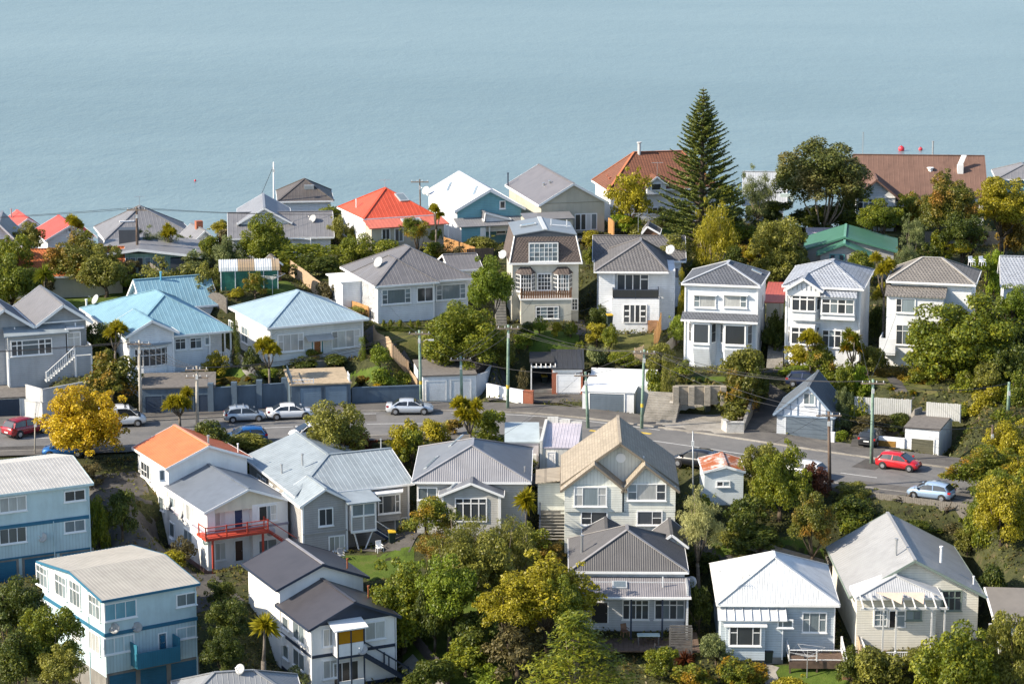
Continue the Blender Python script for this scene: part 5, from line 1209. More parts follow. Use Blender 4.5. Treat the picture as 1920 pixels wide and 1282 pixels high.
H.win(('f', .25), (1508, 738, 1527, 757), (1, 1), g='m'); H.garage(('f', .29), (1474, 781, 1553, 822), C_SD, slat=.45, trim=C_GAR); H.box('band_board', (.1, W - .1, .19, .27, e - .22, e - .08), MATS[('paint', 'steel_blue_trim')])
# white flat garage on the right
H = House('corner_garage', 'white flat-roofed garage with olive roller door near the red hatchback', 'garage', (1698, 801), (1761, 807), (1795, 783), 236.8, 2.9, side='R', yaw=-20, ov=0, D=6.5)
W, e = H.W, H.e; H.box('wall', (0, W, 0, 6.5, -1, e), C_OFFW); H.box('roof_slab', (-.12, W + .12, -.1, 6.6, e, e + .14), R_FLAT); H.garage(('f', -.01), (1709, 823, 1750, 862), paint('olive_roller', (.12, .115, .075), None), trim=WHITE)
H.box('planter_wall', (-3.4, .0, -.15, .15, -1, 1.9), C_OFFW); H.box('planter_slot', (-2.9, -.8, -.17, -.15, .9, 1.55), plain('amber_planting', (.3, .16, .03), .9, var=.5, scale=9)); H.box('gate_pier', (-7.2, -6.6, -.2, .2, -1, 1.9), C_OFFW)
COR = H
# ================================================================== houses along the ridge
R_RED = roofmat('coral_red_roof', (.55, .085, .06)); R_VERM = roofmat('vermilion_roof', (.55, .085, .04)); R_TERR = roofmat('terracotta_tiles', (.21, .085, .05), 'tile', .85); R_ORT = roofmat('orange_clay_tiles', (.55, .16, .05), 'tile', .85)
R_BRN = roofmat('rusty_brown_iron', (.165, .095, .07), rough=.7, fade=.25); R_GRN = roofmat('green_iron', (.065, .18, .125)); C_TEALW = paint('teal_weatherboard', (.16, .36, .41), 'h', .2); C_BEI = paint('beige_stucco', (.47, .44, .36), None)
R_MIDG = roofmat('ash_grey_roof', (.19, .19, .20)); R_DKBR = roofmat('dark_brown_grey_roof', (.10, .088, .08)); R_PURE = roofmat('white_longrun_roof', (.66, .67, .68), rough=.5, fade=.08)
def simple(name, label, fl, fr, sd, d, h, yaw, wm, rm, apex=None, axis='v', D=9, side='L', um=.5, r0=None, r1=None, rib=.45, cat='house', ov=.4, rise=None, **k):
    H = House(name, label, cat, fl, fr, sd, d, h, yaw=yaw, D=D if not sd else None, side=side, ov=ov)
    W, D, e = H.W, H.D, H.e; um_ = (W if axis == 'v' else D) * um
    if rise is None:
        rise = (H.onv(*apex, 0)[1] if r0 is None else H.onu(*apex, um_)[1]) - e if axis == 'v' else H.onv(*apex, um_)[1] - e
    rise = max(.8, min(rise, 4.2)); H.r = e + rise; H.um = um_
    H.block(0, W, 0, D, e, e + rise, wm, rm, axis=axis, um=um_, r0=r0, r1=(None if r1 is None else (D if axis == 'v' else W) - r1), gab=(r0 is None), rib=rib, **k)
    return H
H = simple('white_cottage', 'white gabled cottage end at the far left edge', (-55, 476), (55, 466), None, 297, 3.4, 8, C_SNOW, R_MIDG, apex=(6, 419)); H.win(('f', .38), (0, 448, 9, 461), (1,)); H.win(('f', .38), (12, 448, 18, 456), (1,))
H = simple('red_roof_house', 'coral red roofed house at left edge, first of two by the water', (22, 432), (84, 428), (7, 416), 320, 3.2, 22, C_SNOW, R_RED, apex=(51, 409)); H.pipe(1, 5, H.e + 1, .8, .1)
H = simple('red_roof_house', 'coral red roofed house with white gable left of the wooden pole', (84, 451), (182, 445), (66, 431), 312, 3.2, 20, C_SNOW, R_RED, apex=(132, 422)); H.win(('f', .38), (128, 428, 134, 434), (1,), g='m')
H = simple('tile_roof_house', 'low house with orange clay tiles mostly hidden by autumn trees', (-20, 522), (236, 514), None, 285, 2.4, 9, C_BEI, R_ORT, apex=(100, 466), axis='u', D=10, rib=None)
H = simple('grey_hip_cottage', 'ash grey hipped roof house behind the wooden pole', (196, 450), (364, 438), None, 310, 3.0, 16, C_SNOW, R_MIDG, apex=(277, 402), D=10, r0=5.2, r1=4.2, um=.46); H.aerial(5, 5, H.r - .2, 1.5); H.box('roof_vent', (2.2, 4.0, 2.6, 2.9, H.e + 1.6, H.e + 1.75), WHITE)
# green clad modern house
H = House('modern_house', 'low modern house with pale green panels and shallow grey roof', 'house', (212, 477), (316, 484), None, 290, 2.6, yaw=4, ov=.5, D=9)
W, e = H.W, H.e; C_MINT = paint('mint_panels', (.36, .52, .42), 'v', .55)
H.walls(-1.2, W + 3.2, 0.6, 8, e - .1, C_MINT, base=-2); M = MB(); um = W * .45
sheet(M, [(-1.6, 0, e - .1), (um, 0, e + .55), (um, 9, e + .75), (-1.6, 9, e + .1)], .16, .5); sheet(M, [(um, 0, e + .55), (W + 3.6, 0, e - .35), (W + 3.6, 9, e - .1), (um, 9, e + .75)], .16, .5); ro = H.part('roof', M, R_MIDG)
M = MB(); M.bar((-1.6, -.03, e - .2), (um, -.03, e + .45), .06, .25); M.bar((um, -.03, e + .45), (W + 3.6, -.03, e - .45), .06, .25); H.part('fascia_board', M, WHITE, ro)
for k in range(7): H.win(('f', .98), uv=(.2 + k * .82, .75 + k * .82, .3, 2.0), cols=(1,), g='m' if k % 3 else 'd', fw=.05, sill=False)
H.box('dark_wing', (W, W + 3.2, .3, 6, -1, e - .6), C_SLT); H.box('chimney_block', (.3, 2.5, 5, 7, e, e + 1.9), C_SLT); H.box('fence_panel', (-2.4, 0, -.1, 0, -1, .9), C_BEI)
H = simple('small_grey_cottage', 'little cottage with pale grey roof above the green hedge', (362, 455), (398, 446), (352, 440), 303, 2.4, 24, C_SNOW, R_MIDG, apex=(382, 432)); H.box('chimney', (1.2, 2.0, 2.4, 3.1, H.e, H.r + .7), C_BRK)
# two-level grey house with mast behind
H = House('grey_slope_house', 'grey-roofed house with long sloping wing beside the tall white mast', 'house', (470, 447), (628, 450), None, 298, 3.0, yaw=6, ov=.4, D=9)
W, e = H.W, H.e; r = H.onv(545, 397, 4.5)[1]; H.block(-2.6, W, 0, 9, e, r, C_SNOW, R_MIDG, axis='u', rib=.5, base=-2); H.block(-1.5, 4.8, 2, 13, r - .9, r + .9, C_SNOW, roofmat('bluish_grey_roof', (.21, .22, .245)), rib=.5, name='upper_roof', base=-1); H.dish(7.2, 2.8, e + 1.3, .5, 230, 28, .4)
H = simple('brown_hip_house', 'dark brown-grey hipped roof house beyond the mast', (520, 378), (627, 380), None, 322, 3.0, 6, C_SNOW, R_DKBR, apex=(575, 358), D=9, r0=4.4, r1=4.4); H.box('roof_unit', (3.4, 4.6, 2.2, 2.8, H.e + 1.1, H.e + 1.6), plain('silver_unit', (.4, .42, .42), .4, .5))
# vermilion roof house
H = simple('vermilion_house', 'white house with vivid vermilion hip roof and skylights', (681, 411), (814, 402), (635, 388), 296, 3.4, 22, C_SNOW, R_VERM, apex=(722, 352), r0=4.6, r1=4.6); W, D, e = H.W, H.D, H.e
k = (H.r - e) / 4.6; P = lambda u, v: (u, v, e + k * v + .03)
H.skylight([P(5.3, 2.3), P(6.4, 2.3), P(6.1, 3.5), P(5.0, 3.5)], .12)
M = MB(); sheet(M, [(0, -2.2, e - .75), (W + 1.0, -2.2, e - .75), (W + .6, .1, e - .05), (.0, .1, e - .05)], .09, .45); H.part('verandah_roof', M, roofmat('salmon_roof', (.55, .15, .10)))
pv = lambda u, v: (u, v, e - .75 + .7 * (v + 2.2) / 2.3 + .03); H.skylight([pv(4.3, -1.9), pv(6.6, -1.9), pv(6.6, -.5), pv(4.3, -.5)], .1)
H.box('front_room', (.4, W + .5, -1.7, .5, -2, e - .8), C_BEI); H.win(('f', -1.72), (717, 430, 730, 448), (1, 1)); H.win(('f', -1.72), (741, 429, 755, 452), (1, 1), sill=False); H.aerial(W / 2, 4.8, H.r, 1.0); H.pipe(W * .1, 5, e + .6, .8, .06, WHITE)
for u in (W + .9,): H.box('post', (u - .06, u + .06, -2.1, -1.98, -1, e - .8), WHITE)
# white roofed teal house
H = simple('teal_house', 'teal weatherboard house with brilliant white gable roof', (853, 396), (988, 392), (788, 360), 300, 4.0, 15, C_TEALW, R_PURE, apex=(920, 356), fh=.3); W, D, e = H.W, H.D, H.e
H.box('painted_sun_side', (.36, .395, .45, D - .4, -2, e - .05), C_SNOW); H.win(('f', .38), (938, 378, 946, 390), (1,)); H.dish(-.4, D - 2.2, e + .2, .55, 230, 30, .3)  # white skin over the teal left wall paints in its sunlight
M = MB(); sheet(M, [(-.1, -2.2, e - 1.5), (W - .6, -2.2, e - 1.5), (W - .6, .4, e - .9), (-.1, .4, e - .9)], .09, .3); H.part('porch_roof', M, R_MIDG); H.box('porch_room', (.3, 3.2, -1.9, .4, -2, e - 1.45), C_TEALW); H.box('painted_sun_porch_side', (.27, .3, -1.9, .4, -2, e - 1.5), C_SNOW)  # white skin on the porch's left side, sunlight put into the colour
H.block(3.2, 6.4, -1.2, 1.5, e - 1.0, e - .1, C_SNOW, R_MIDG, rib=None, base=e - 2.4, name='porch_gable', ov=.2, um=3.3); H.door(('f', -1.92), (902, 428, 909, 456), C_WHT); H.win(('f', .38), (932, 425, 947, 437), (1,)); 
for u in (3.6, 6.5): H.part('verandah_post', MB().bar((u, -2.0, -1), (u, -2.0, e - 1.6), .1), WHITE)
k = (H.r - e) / H.um
for (u, v) in ((1.2, 9.5), (2.4, 1.6)): P = lambda a, b: (u + a, v + b, e + k * (u + a) + .02); H.skylight([P(0, 0), P(.35, 0), P(1.6, 3), P(1.25, 3)], .06)
# beige gabled house
H = simple('beige_gable_house', 'beige stucco house with broad grey gable roof and french doors', (1010, 385), (1140, 379), (945, 347), 299, 3.4, 14, C_BEI, roofmat('dove_grey_roof', (.155, .145, .15)), apex=(1077, 344), rib=None, fh=.26); W, D, e = H.W, H.D, H.e
H.win(('f', .38), (1079, 402, 1118, 430), (1, 1, 1, 1), mw=.14, sill=False, g='ddcm'); H.box('band_board', (.38, W - .38, .36, .41, e + .05, e + .12), plain('grey_beige', (.3, .28, .22), .8)); k = (H.r - e) / H.um
for a in (2.2, 2.8): H.pipe(a, 8.4 - a, e + k * a, .25, .12, plain('dome_silver', (.6, .62, .64), .25, .8), 'roof_vent')
H.part('rear_roof', MB().prism([(-2.2, -2.6, e - 1.3), (3.6, -2.6, e - 1.3), (3.6, -.2, e - .9), (-2.2, -.2, e - .9)], (0, 0, .1)), R_MIDG); H.box('rear_room', (-2, 3.4, -2.4, .4, -2, e - 1.3), C_BEI); H.pipe(.1, D - 1, e, 1.5, .08, C_NAVY)
for k in range(6): H.box('terrace_board', (4.0 + k * .9, 4.85 + k * .9, -3, .4, -.5, -.2), C_SLAT)
# terracotta house
H = simple('terracotta_house', 'large house with terracotta tile hip roof behind the tall conifer', (1140, 358), (1350, 352), (1102, 338), 310, 4.0, 11, C_SNOW, R_TERR, apex=(1230, 284), axis='u', r0=4.2, r1=3.6, rib=None, cap=roofmat('clay_cap', (.42, .15, .07))); W, D, e = H.W, H.D, H.e
H.block(4.4, 7.2, -.8, 3.5, e + .6, e + 1.7, C_SNOW, R_TERR, rib=None, base=e - .5, name='dormer_roof', ov=.25); H.win(('f', -.58), uv=(5.2, 6.3, e + .05, e + .75), cols=(1,), sill=False)
H.win(('f', .38), (1215, 390, 1232, 400), (1, 1)); H.pipe(4.8, D / 2 - .2, H.r - .2, 1.3, .2, plain('grey_chimney', (.5, .5, .5), .8), 'chimney'); H.box('terrace', (2, 10, -3, .4, -1.0, .2), C_SLAT); H.railing([(2, -2.9), (10, -2.9)], .2, .9, WHITE, gap=.3); H.aerial(6, 0, e + 1.7, 1.6)
for a, b in ((1.2, 5.2), (1.0, 3.4)): H.pipe(a, b, e + .5, .5, .16, C_BRK, 'chimney')
# pale house between conifer and round tree
H = simple('pale_roof_house', 'pale grey corrugated roof glimpsed between conifer and round tree', (1392, 384), (1475, 382), None, 318, 3.2, -5, C_SNOW, roofmat('silver_grey_iron', (.40, .42, .44)), apex=(1430, 322), axis='u', D=10, rib=.3); H.box('green_bay', (4.6, 6.2, 1.2, 3, H.e - .5, H.e + 1.2), paint('pale_green_boards', (.50, .60, .56), None))
# brown iron roof house
H = simple('brown_iron_house', 'long house with rusty brown iron roof and white gables on the ridge', (1602, 366), (1852, 368), None, 311, 3.4, -4, C_SNOW, R_BRN, apex=(1720, 291), axis='u', D=11, rib=.6, trim=plain('rust_barge', (.16, .09, .07), .8)); W, D, e = H.W, H.D, H.e
gl = .3; H.block(-.3, 5.2, -2.2, 5.0, e - .05, e + 2.2, C_SNOW, R_BRN, rib=.6, base=-2, name='wing_roof', ov=.5, trim=plain('rust_barge', (.16, .09, .07), .8)); H.box('gable_moulding', (.2, 4.7, -1.8, -1.68, e - .05, e + .1), WHITE)
H.win(('f', -1.72), (1609, 374, 1648, 395), (1, 1, 1, 1), ((.25, .75),), mw=.14, sill=False, fw=.14); H.win(('f', .38), (1672, 366, 1700, 378), (1, 1, 1, 1), ((.4, .6),), mw=.12)
k = (H.r - e) / H.um; H.part('chimney', MB().box(W - 3.4, W - 2.7, 3.0, 3.7, e + 2, e + 3.3).prism([(W - 3.35, 3.4, e + 3.3), (W - 2.75, 3.4, e + 3.3), (W - 2.3, 3.6, e + 4.4), (W - 2.9, 3.6, e + 4.4)], (0, .25, 0)), C_WHT); H.pipe(9.2, 3.5, e + 2.2, .6, .28, WHITE, 'roof_vent'); H.pipe(9.6, 5.6, H.r, 1.6, .1, plain('galvanised', (.45, .46, .47), .45, .6)); H.pipe(1.2, 5.6, H.r, 2.6, .04, plain('galvanised', (.45, .46, .47), .45, .6), 'aerial_mast')
H = simple('edge_grey_house', 'grey roofs at the far right edge by the water', (1868, 336), (1975, 338), None, 318, 3.0, -6, C_TEALW, R_MIDG, apex=(1920, 312), D=8, r0=3, r1=3)
# green roof house
H = House('green_roof_house', 'grey weatherboard house with green iron gable roofs', 'house', (1531, 477), (1634, 481), None, 283, 2.8, yaw=-8, ov=.4, D=10)
W, e = H.W, H.e; r = H.onv(1584, 457, 0)[1]; H.block(0, W, 0, 3.4, e, r, C_GREYWB, R_GRN, rib=None, base=-2, trim=R_GRN, cap=roofmat('pale_green_cap', (.16, .36, .27))); H.block(-1.5, W + 2.8, 2.4, 11, e + .1, r + .35, C_GREYWB, R_GRN, rib=None, base=-2, um=W / 2, trim=R_GRN, cap=roofmat('pale_green_cap', (.16, .36, .27)), name='main_roof')
H.win(('f', .38), (1557, 478, 1582, 490), (1, 1, 1), mat=paint('teal_frame', (.08, .26, .28), None))
H = House('flat_shed', 'low shed with lilac flat roof behind the green roof', 'shed', (1516, 442), (1592, 442), None, 296, 2.4, yaw=-4, D=4, ov=.2); H.walls(0, H.W, 0, 4, H.e, C_GREYWB); M = MB(); sheet(M, [(-.2, -.2, H.e), (H.W, -.2, H.e), (H.W, 4, H.e + .3), (-.2, 4, H.e + .3)], .12, .4); H.part('roof', M, roofmat('lilac_iron', (.50, .46, .50)))
H = simple('shingle_roof_house', 'pale shingle roof corner at right edge behind the big tree', (1876, 536), (1985, 538), None, 264, 5, -8, C_SNOW, R_ICE, rise=2.4, axis='u', D=8, rib=None)
H = House('red_shed', 'narrow shed with faded red roof between the two tall white houses', 'shed', (1434, 566), (1464, 568), None, 265, 2.8, yaw=-9, D=8, ov=.15); H.walls(0, H.W, 0, 8, H.e, C_BEI); M = MB(); sheet(M, [(-.2, 0, H.e), (H.W + .3, 0, H.e), (H.W + .3, 8.5, H.e + .5), (-.2, 8.5, H.e + .5)], .1, .3); H.part('roof', M, roofmat('faded_red_iron', (.42, .10, .075)))
# greenhouse shed with curved iron roof
H = House('greenhouse_shed', 'green mesh garden shed with arched corrugated roof on the lawn', 'shed', (414, 508), (520, 502), None, 278, 2.0, yaw=7, D=3.4, ov=0)
W, e = H.W, H.e; C_GMESH = plain('green_mesh', (.015, .13, .09), .6, var=.4); H.box('wall', (.05, W - .05, 0, 3.4, -1, e), C_GMESH)
n = 8; P = [(1.9 * math.cos(R(180 - 180 * i / n)) + 1.7, .85 * math.sin(R(180 * i / n)) + e - .05) for i in range(n + 1)]
m = NT('patched_corrugated'); co = m.coords(); x, y, z = m.sep(co); wv = m.n('ShaderNodeTexWhiteNoise', noise_dimensions='1D'); m.l(m.math('FLOOR', m.math('MULTIPLY', x, 1.1)), wv.inputs['W'])
m.set(**{'Base Color': m.ramp(wv.outputs[0], [(.0, (.62, .64, .64)), (.72, (.55, .57, .57)), (.75, (.36, .27, .17))]), 'Roughness': .5}); M = MB()
for i in range(n):
    M.prism([(-.2, P[i][0], P[i][1]), (W + .2, P[i][0], P[i][1]), (W + .2, P[i + 1][0], P[i + 1][1]), (-.2, P[i + 1][0], P[i + 1][1])], (0, 0, .05))
    for k in range(int(W / .25)): M.bar((k * .25, P[i][0], P[i][1] + .07), (k * .25, P[i + 1][0], P[i + 1][1] + .07), .09, .05)
H.part('roof', M, m.m)
for k in range(5): u = W * k / 4; H.box('frame_post', (u - .04, u + .04, -.05, .03, -.5, e), WHITE)
for hh in (0, 1.0, 1.9): H.box('end_frame', (-.04, .04, .0, 3.4, hh, hh + .07), WHITE)
for v in (0, 1.1, 2.2, 3.3): H.box('end_post', (-.05, .03, v, v + .07, -.5, e + .3), WHITE)
H = simple('tool_shed', 'tiny brown garden shed behind the greenhouse shed', (500, 497), (530, 495), None, 284, 1.8, 18, C_WOOD, R_DKBR, rise=.6, D=2.2, cat='shed', ov=.15, rib=.3)
H = simple('dark_shed', 'dark timber shed on the terrace under the tall conifer', (1203, 437), (1237, 441), None, 288, 2.2, -6, C_WOOD, R_DKBR, rise=.7, D=3, cat='shed', ov=.2, rib=.3, um=.3)
H = simple('grey_outbuilding', 'grey outbuilding wing right of the grey hip roof', (842, 507), (905, 503), None, 279, 3, 15, C_SNOW, R_STEEL, rise=1.2, axis='u', D=6, rib=.4)
# ================================================================== ground, lawns, drives, walls, fences
for (px, py, hw, hd, z, yaw) in ((1330, 792, 4.2, 3.0, .15, -22), (1040, 738, 5, 3.5, .12, -4), (1430, 790, 2.2, 5, .2, -10), (1650, 832, 3, 3.5, .15, -25)):
    P = at_z((px, py), z); EXTRA_PADS.append((P[0], P[1], R(yaw), hw, hd, z, 1.6))
make_pads(); build_ground()
def GP(*pts): return [G(*p) for p in pts]
for pts, m in (([(105, 549), (255, 546), (262, 560), (225, 578), (120, 580)], M_LAWN), ([(372, 540), (470, 528), (545, 530), (566, 556), (520, 566), (385, 566)], M_LAWN), ([(545, 503), (640, 497), (642, 520), (600, 528), (560, 520)], M_DRY),
               ([(690, 628), (800, 618), (860, 690), (770, 668), (712, 655)], M_DRY), ([(368, 694), (440, 690), (480, 712), (400, 722), (352, 712)], M_LAWN), ([(660, 694), (715, 690), (760, 712), (700, 722), (655, 716)], M_LAWN),
               ([(985, 622), (1080, 622), (1086, 662), (990, 664)], M_LAWN), ([(1150, 628), (1225, 628), (1222, 684), (1145, 680)], M_DRY), ([(1228, 428), (1300, 428), (1302, 442), (1230, 442)], M_LAWN), ([(1600, 420), (1710, 418), (1712, 446), (1600, 446)], M_DRY),
               ([(1455, 1248), (1590, 1245), (1600, 1290), (1440, 1290)], M_LAWN), ([(1335, 1012), (1400, 1006), (1560, 1046), (1540, 1070), (1330, 1060)], M_LAWN), ([(755, 1100), (960, 1120), (960, 1290), (760, 1290)], M_LAWN), ([(640, 1042), (775, 1030), (790, 1078), (690, 1090), (640, 1070)], M_LAWN),
               ([(1365, 1240), (1440, 1240), (1430, 1262), (1360, 1262)], M_LAWN), ([(1280, 708), (1360, 706), (1360, 716), (1282, 716)], M_LAWN), ([(1600, 700), (1720, 700), (1760, 745), (1620, 735)], M_DRY)):
    draped('lawn', GP(*pts), m)
strip('driveway', GP((1418, 812), (1432, 770), (1446, 730), (1452, 690)), 4.2, M_DARKC, .05); strip('driveway', GP((1040, 758), (1042, 738)), 7.5, M_DARKC, .05); strip('driveway', GP((1310, 815), (1316, 778)), 8.5, M_CONC, .05)
strip('driveway', GP((945, 752), (935, 715), (905, 690), (890, 672), (900, 655)), 3.0, M_DARKC, .05); strip('driveway', GP((200, 890), (215, 930), (250, 985), (300, 1040), (360, 1100), (410, 1140)), (6.5, 5), M_DARKC, .05); strip('driveway', GP((1640, 842), (1646, 812)), 4.5, M_DARKC, .05)
strip('path', GP((436, 660), (470, 700), (500, 725)), 1.3, M_CONC, .05); strip('path', GP((1092, 660), (1090, 628), (1086, 600)), 1.1, M_DARKC, .05); strip('path', GP((690, 618), (720, 655), (770, 700)), 1.1, M_DARKC, .05); strip('path', GP((1662, 690), (1690, 735), (1705, 755)), 1.2, M_DARKC, .05)
strip('path', GP((1448, 1248), (1440, 1262), (1452, 1290)), 1.2, M_CONC, .06); strip('path', GP((1560, 1050), (1590, 1110), (1612, 1180), (1625, 1230)), 1.6, M_DARKC, .05); strip('path', GP((1400, 1085), (1100, 940)), .9, M_DARKC, .03); strip('path', GP((760, 1240), (820, 1290)), 1.3, M_CONC, .05); strip('pavement', GP((620, 1030), (780, 1010)), 3.0, M_DARKC, .05)
C_PAL = plain('weathered_palings', (.20, .18, .155), .9, var=.35, scale=6); C_PALN = plain('new_palings', (.48, .35, .23), .85, var=.25, scale=6); C_PALD = plain('dark_palings', (.06, .05, .045), .9, var=.3); C_PALO = plain('orange_palings', (.45, .24, .09), .85, var=.25)
def fence(label, pts, h, mat, pw=.15, gap=.012, name='fence', jit=.03, sky=False):
    P = [np.array(p, float) for p in pts]; c = P[0]; o = empty(name, tuple(c)); tag(o, label, 'fence'); M = MB(); rl = MB(); rng = random.Random(len(label))
    for a, b in zip(P[:-1], P[1:]):
        a2, b2 = a[:2], b[:2]; L = np.linalg.norm(b2 - a2); n = max(1, int(L / (pw + gap))); d = (b2 - a2) / L; nr = np.array((-d[1], d[0]))
        qs = a2 + d * ((np.arange(n) + .5) * L / n)[:, None]; zs = T(qs[:, 0], qs[:, 1])
        for i in range(n):
            q = qs[i]; z = zs[i] if not sky else a[2] + (b[2] - a[2]) * (i + .5) / n; hh = h + rng.uniform(-jit, jit)
            e0, e1 = q - d * pw / 2, q + d * pw / 2; k = (nr * .02); M.prism([(e0[0] - c[0], e0[1] - c[1], z - .25 - c[2]), (e1[0] - c[0], e1[1] - c[1], z - .25 - c[2]), (e1[0] - c[0], e1[1] - c[1], z + hh - c[2]), (e0[0] - c[0], e0[1] - c[1], z + hh - c[2])], (k[0], k[1], 0))
        m = max(1, round(L / 2.2))
        for i in range(m + 1):
            q = a2 + d * L * i / m + nr * .08; z = Tz(*q) if not sky else a[2] + (b[2] - a[2]) * i / m; MB().box(q[0] - c[0] - .05, q[0] - c[0] + .05, q[1] - c[1] - .05, q[1] - c[1] + .05, z - .4 - c[2], z + h * .97 - c[2]).build('post', mat, o)
    M.build('palings', mat, o, kind='stuff'); return o
def wall(label, pts, h, mat, th=.22, cap=None, name='wall', top=None, pillars=None):
    P = [np.array(p, float) for p in pts]; c = P[0]; o = empty(name, tuple(c)); tag(o, label, 'wall'); M = MB(); K = MB()
    for a, b in zip(P[:-1], P[1:]):
        d = (b - a)[:2]; d /= np.linalg.norm(d); n = np.array((-d[1], d[0])) * th
        za, zb = (top, top) if top is not None else (a[2] + h, b[2] + h); q = [(a[0], a[1], min(a[2], b[2]) - .6), (b[0], b[1], min(a[2], b[2]) - .6), (b[0], b[1], zb), (a[0], a[1], za)]
        M.prism([tuple(np.array(v) - c) for v in q], (n[0], n[1], 0)); K.bar(np.array((a[0] + n[0] / 2, a[1] + n[1] / 2, za + .04)) - c, np.array((b[0] + n[0] / 2, b[1] + n[1] / 2, zb + .04)) - c, th + .08, .08)
    M.build('wall_face', mat, o); K.build('coping', cap or mat, o)
    if pillars:
        for p in pillars:
            q = np.array(p[:2]) - c[:2]; MB().box(q[0] - .28, q[0] + .28, q[1] - .3, q[1] + .3, -.6, (top - c[2] if top else h) + (.55 if h > 2 else .05)).build('pillar', mat, o)
    return o
G0 = lambda px, py: at_z((px, py), .12)
wall('blue-grey roadside wall with pillars left of the double garage', [G0(394, 772), G0(536, 762)], 2.3, C_BLG, .3, pillars=[G0(396, 771), G0(440, 769), G0(487, 765), G0(534, 761)])
wall('low blue-grey roadside wall with slatted gate right of double garage', [G0(660, 757), G0(676, 756), G0(787, 752)], 1.55, C_BLG, .25)
wall('curved white wall beside the white double garage', [at_z(p, .3) for p in ((893, 735), (912, 730), (921, 718), (920, 706), (914, 699))], 1.7, C_OFFW, .2)
wall('low white wall by the driveway ending in brick pier', [G0(912, 743), G0(945, 750), G0(980, 756)], 1.25, C_OFFW, .2); wall('orange brick pier wall at the carport entrance', [G0(981, 756), G0(999, 757)], 1.2, C_BRK, .5)
wall('white terrace wall below the grey villa at left', [at_z(p, .2) for p in ((47, 780), (80, 786), (166, 770))], 1.6, paint('grey_terrace_wall', (.48, .48, .47), None, dirt=.3), .3)
wall('rough pale stone wall behind the parking bay', [at_z(p, .2) for p in ((1262, 783), (1275, 772), (1360, 774))], 1.5, groundmat('rough_plaster', [(.34, .31, .27), (.55, .52, .47), (.68, .66, .62)], 1.2, .6), .35)
wall('timber retaining wall of the terraced garden', [at_z(p, 2.0) for p in ((1266, 747), (1358, 747))], 1.2, plain('retaining_boards', (.34, .30, .24), .9, var=.3), .2, pillars=[at_z(p, 2.0) for p in ((1267, 748), (1296, 748), (1326, 748), (1356, 748))]); wall('low stone block planter at the driveway mouth', [G0(1352, 805), G0(1362, 812), G0(1395, 812)], 1.0, MATS.get(('x',)) or groundmat('whitewashed_stone', [(.25, .24, .22), (.42, .41, .38), (.60, .59, .56)], 1.5, .8), .4)
wall('long concrete kerb wall edging the dark driveway', [G0(1396, 808), at_z((1412, 760), 1.2), at_z((1426, 700), 2.6)], .7, C_CONC, .2); wall('concrete wall behind the ivory bungalow', [G(1395, 1030), G(1450, 1045), G(1545, 1075)], .9, C_CONC, .25)
wall('concrete foundation wall beside the twin gable house', [G(1012, 1000), G(1068, 1000)], 2.0, C_CONC, .25)
W_ = lambda *p: GP(*p)
fence('pale board fence running down beside the powder roof bungalow', W_((524, 500), (560, 528), (590, 550), (615, 572)), 1.7, C_PALN)
fence('weathered grey fence behind the bright blue roof', W_((266, 512), (300, 535), (342, 556)), 1.7, C_PAL); fence('weathered fence between the two blue roofs', W_((384, 592), (425, 588)), 1.6, C_PAL); fence('dark brown fence under the autumn tree', W_((90, 553), (160, 550), (238, 545)), 1.5, C_PALD)
fence('new timber fence right of the powder roof bungalow', W_((640, 582), (690, 600)), 1.5, C_PALO); fence('pale timber side fence by the white double garage', W_((700, 640), (735, 672), (765, 705), (788, 745)), 1.6, C_PALN)
fence('grey fence between the tall conifer and the garden below', W_((1290, 450), (1340, 452), (1440, 455)), 1.5, C_PAL); fence('weathered grey fence above the right terrace garden', W_((1735, 462), (1800, 460), (1885, 462)), 1.7, C_PAL); fence('dark garden fence at upper right edge', W_((1878, 540), (1884, 500), (1890, 470)), 1.7, C_PALD)
fence('white slatted fence left of the garden steps', [at_z((1602, 770), 2.2), at_z((1708, 776), 2.2)], 1.4, plain('white_slats', (.50, .50, .48), .7), .17, .025, sky=True); fence('white slatted fence right of the garden steps', [at_z((1737, 780), 2.2), at_z((1800, 785), 2.2)], 1.4, plain('white_slats', (.50, .50, .48), .7), .17, .025, sky=True)
fence('grey roadside fence below the light blue hatchback', [np.array((x, float(road_y(x) - 7.3 / road_c(x)), -.85)) for x in (27.0, 31.0, 35.0, 39.0, 41.5)], 1.3, C_PAL, sky=True); fence('leaning orange fence beside the teal house', W_((832, 470), (862, 480), (890, 490)), 1.6, C_PALO); fence('orange fence panel by the beige gable house', W_((1140, 437), (1150, 444)), 1.8, C_PALO)
fence('tall board fence along the ivory bungalow path', W_((1556, 1090), (1590, 1180), (1612, 1240)), 1.4, C_PALN); fence('brown fence in the lower garden', W_((770, 1200), (800, 1240), (840, 1290)), 1.3, C_PALD); fence('fence along the steep steps beside the two-bay house', W_((1215, 745), (1240, 690), (1275, 640)), 1.2, C_PAL); fence('dark fence left of the mansard house', W_((876, 500), (925, 498)), 2.0, C_PALD)
fence('trellis fence beside the garden steps', W_((1228, 660), (1240, 625)), 2.2, C_PALO, .08, .1); fence('leaning trellis at the white garage', W_((1190, 690), (1206, 682)), 1.8, C_PALN); fence('low fence right of the two tall houses', W_((1835, 660), (1860, 610)), 1.6, C_PAL)
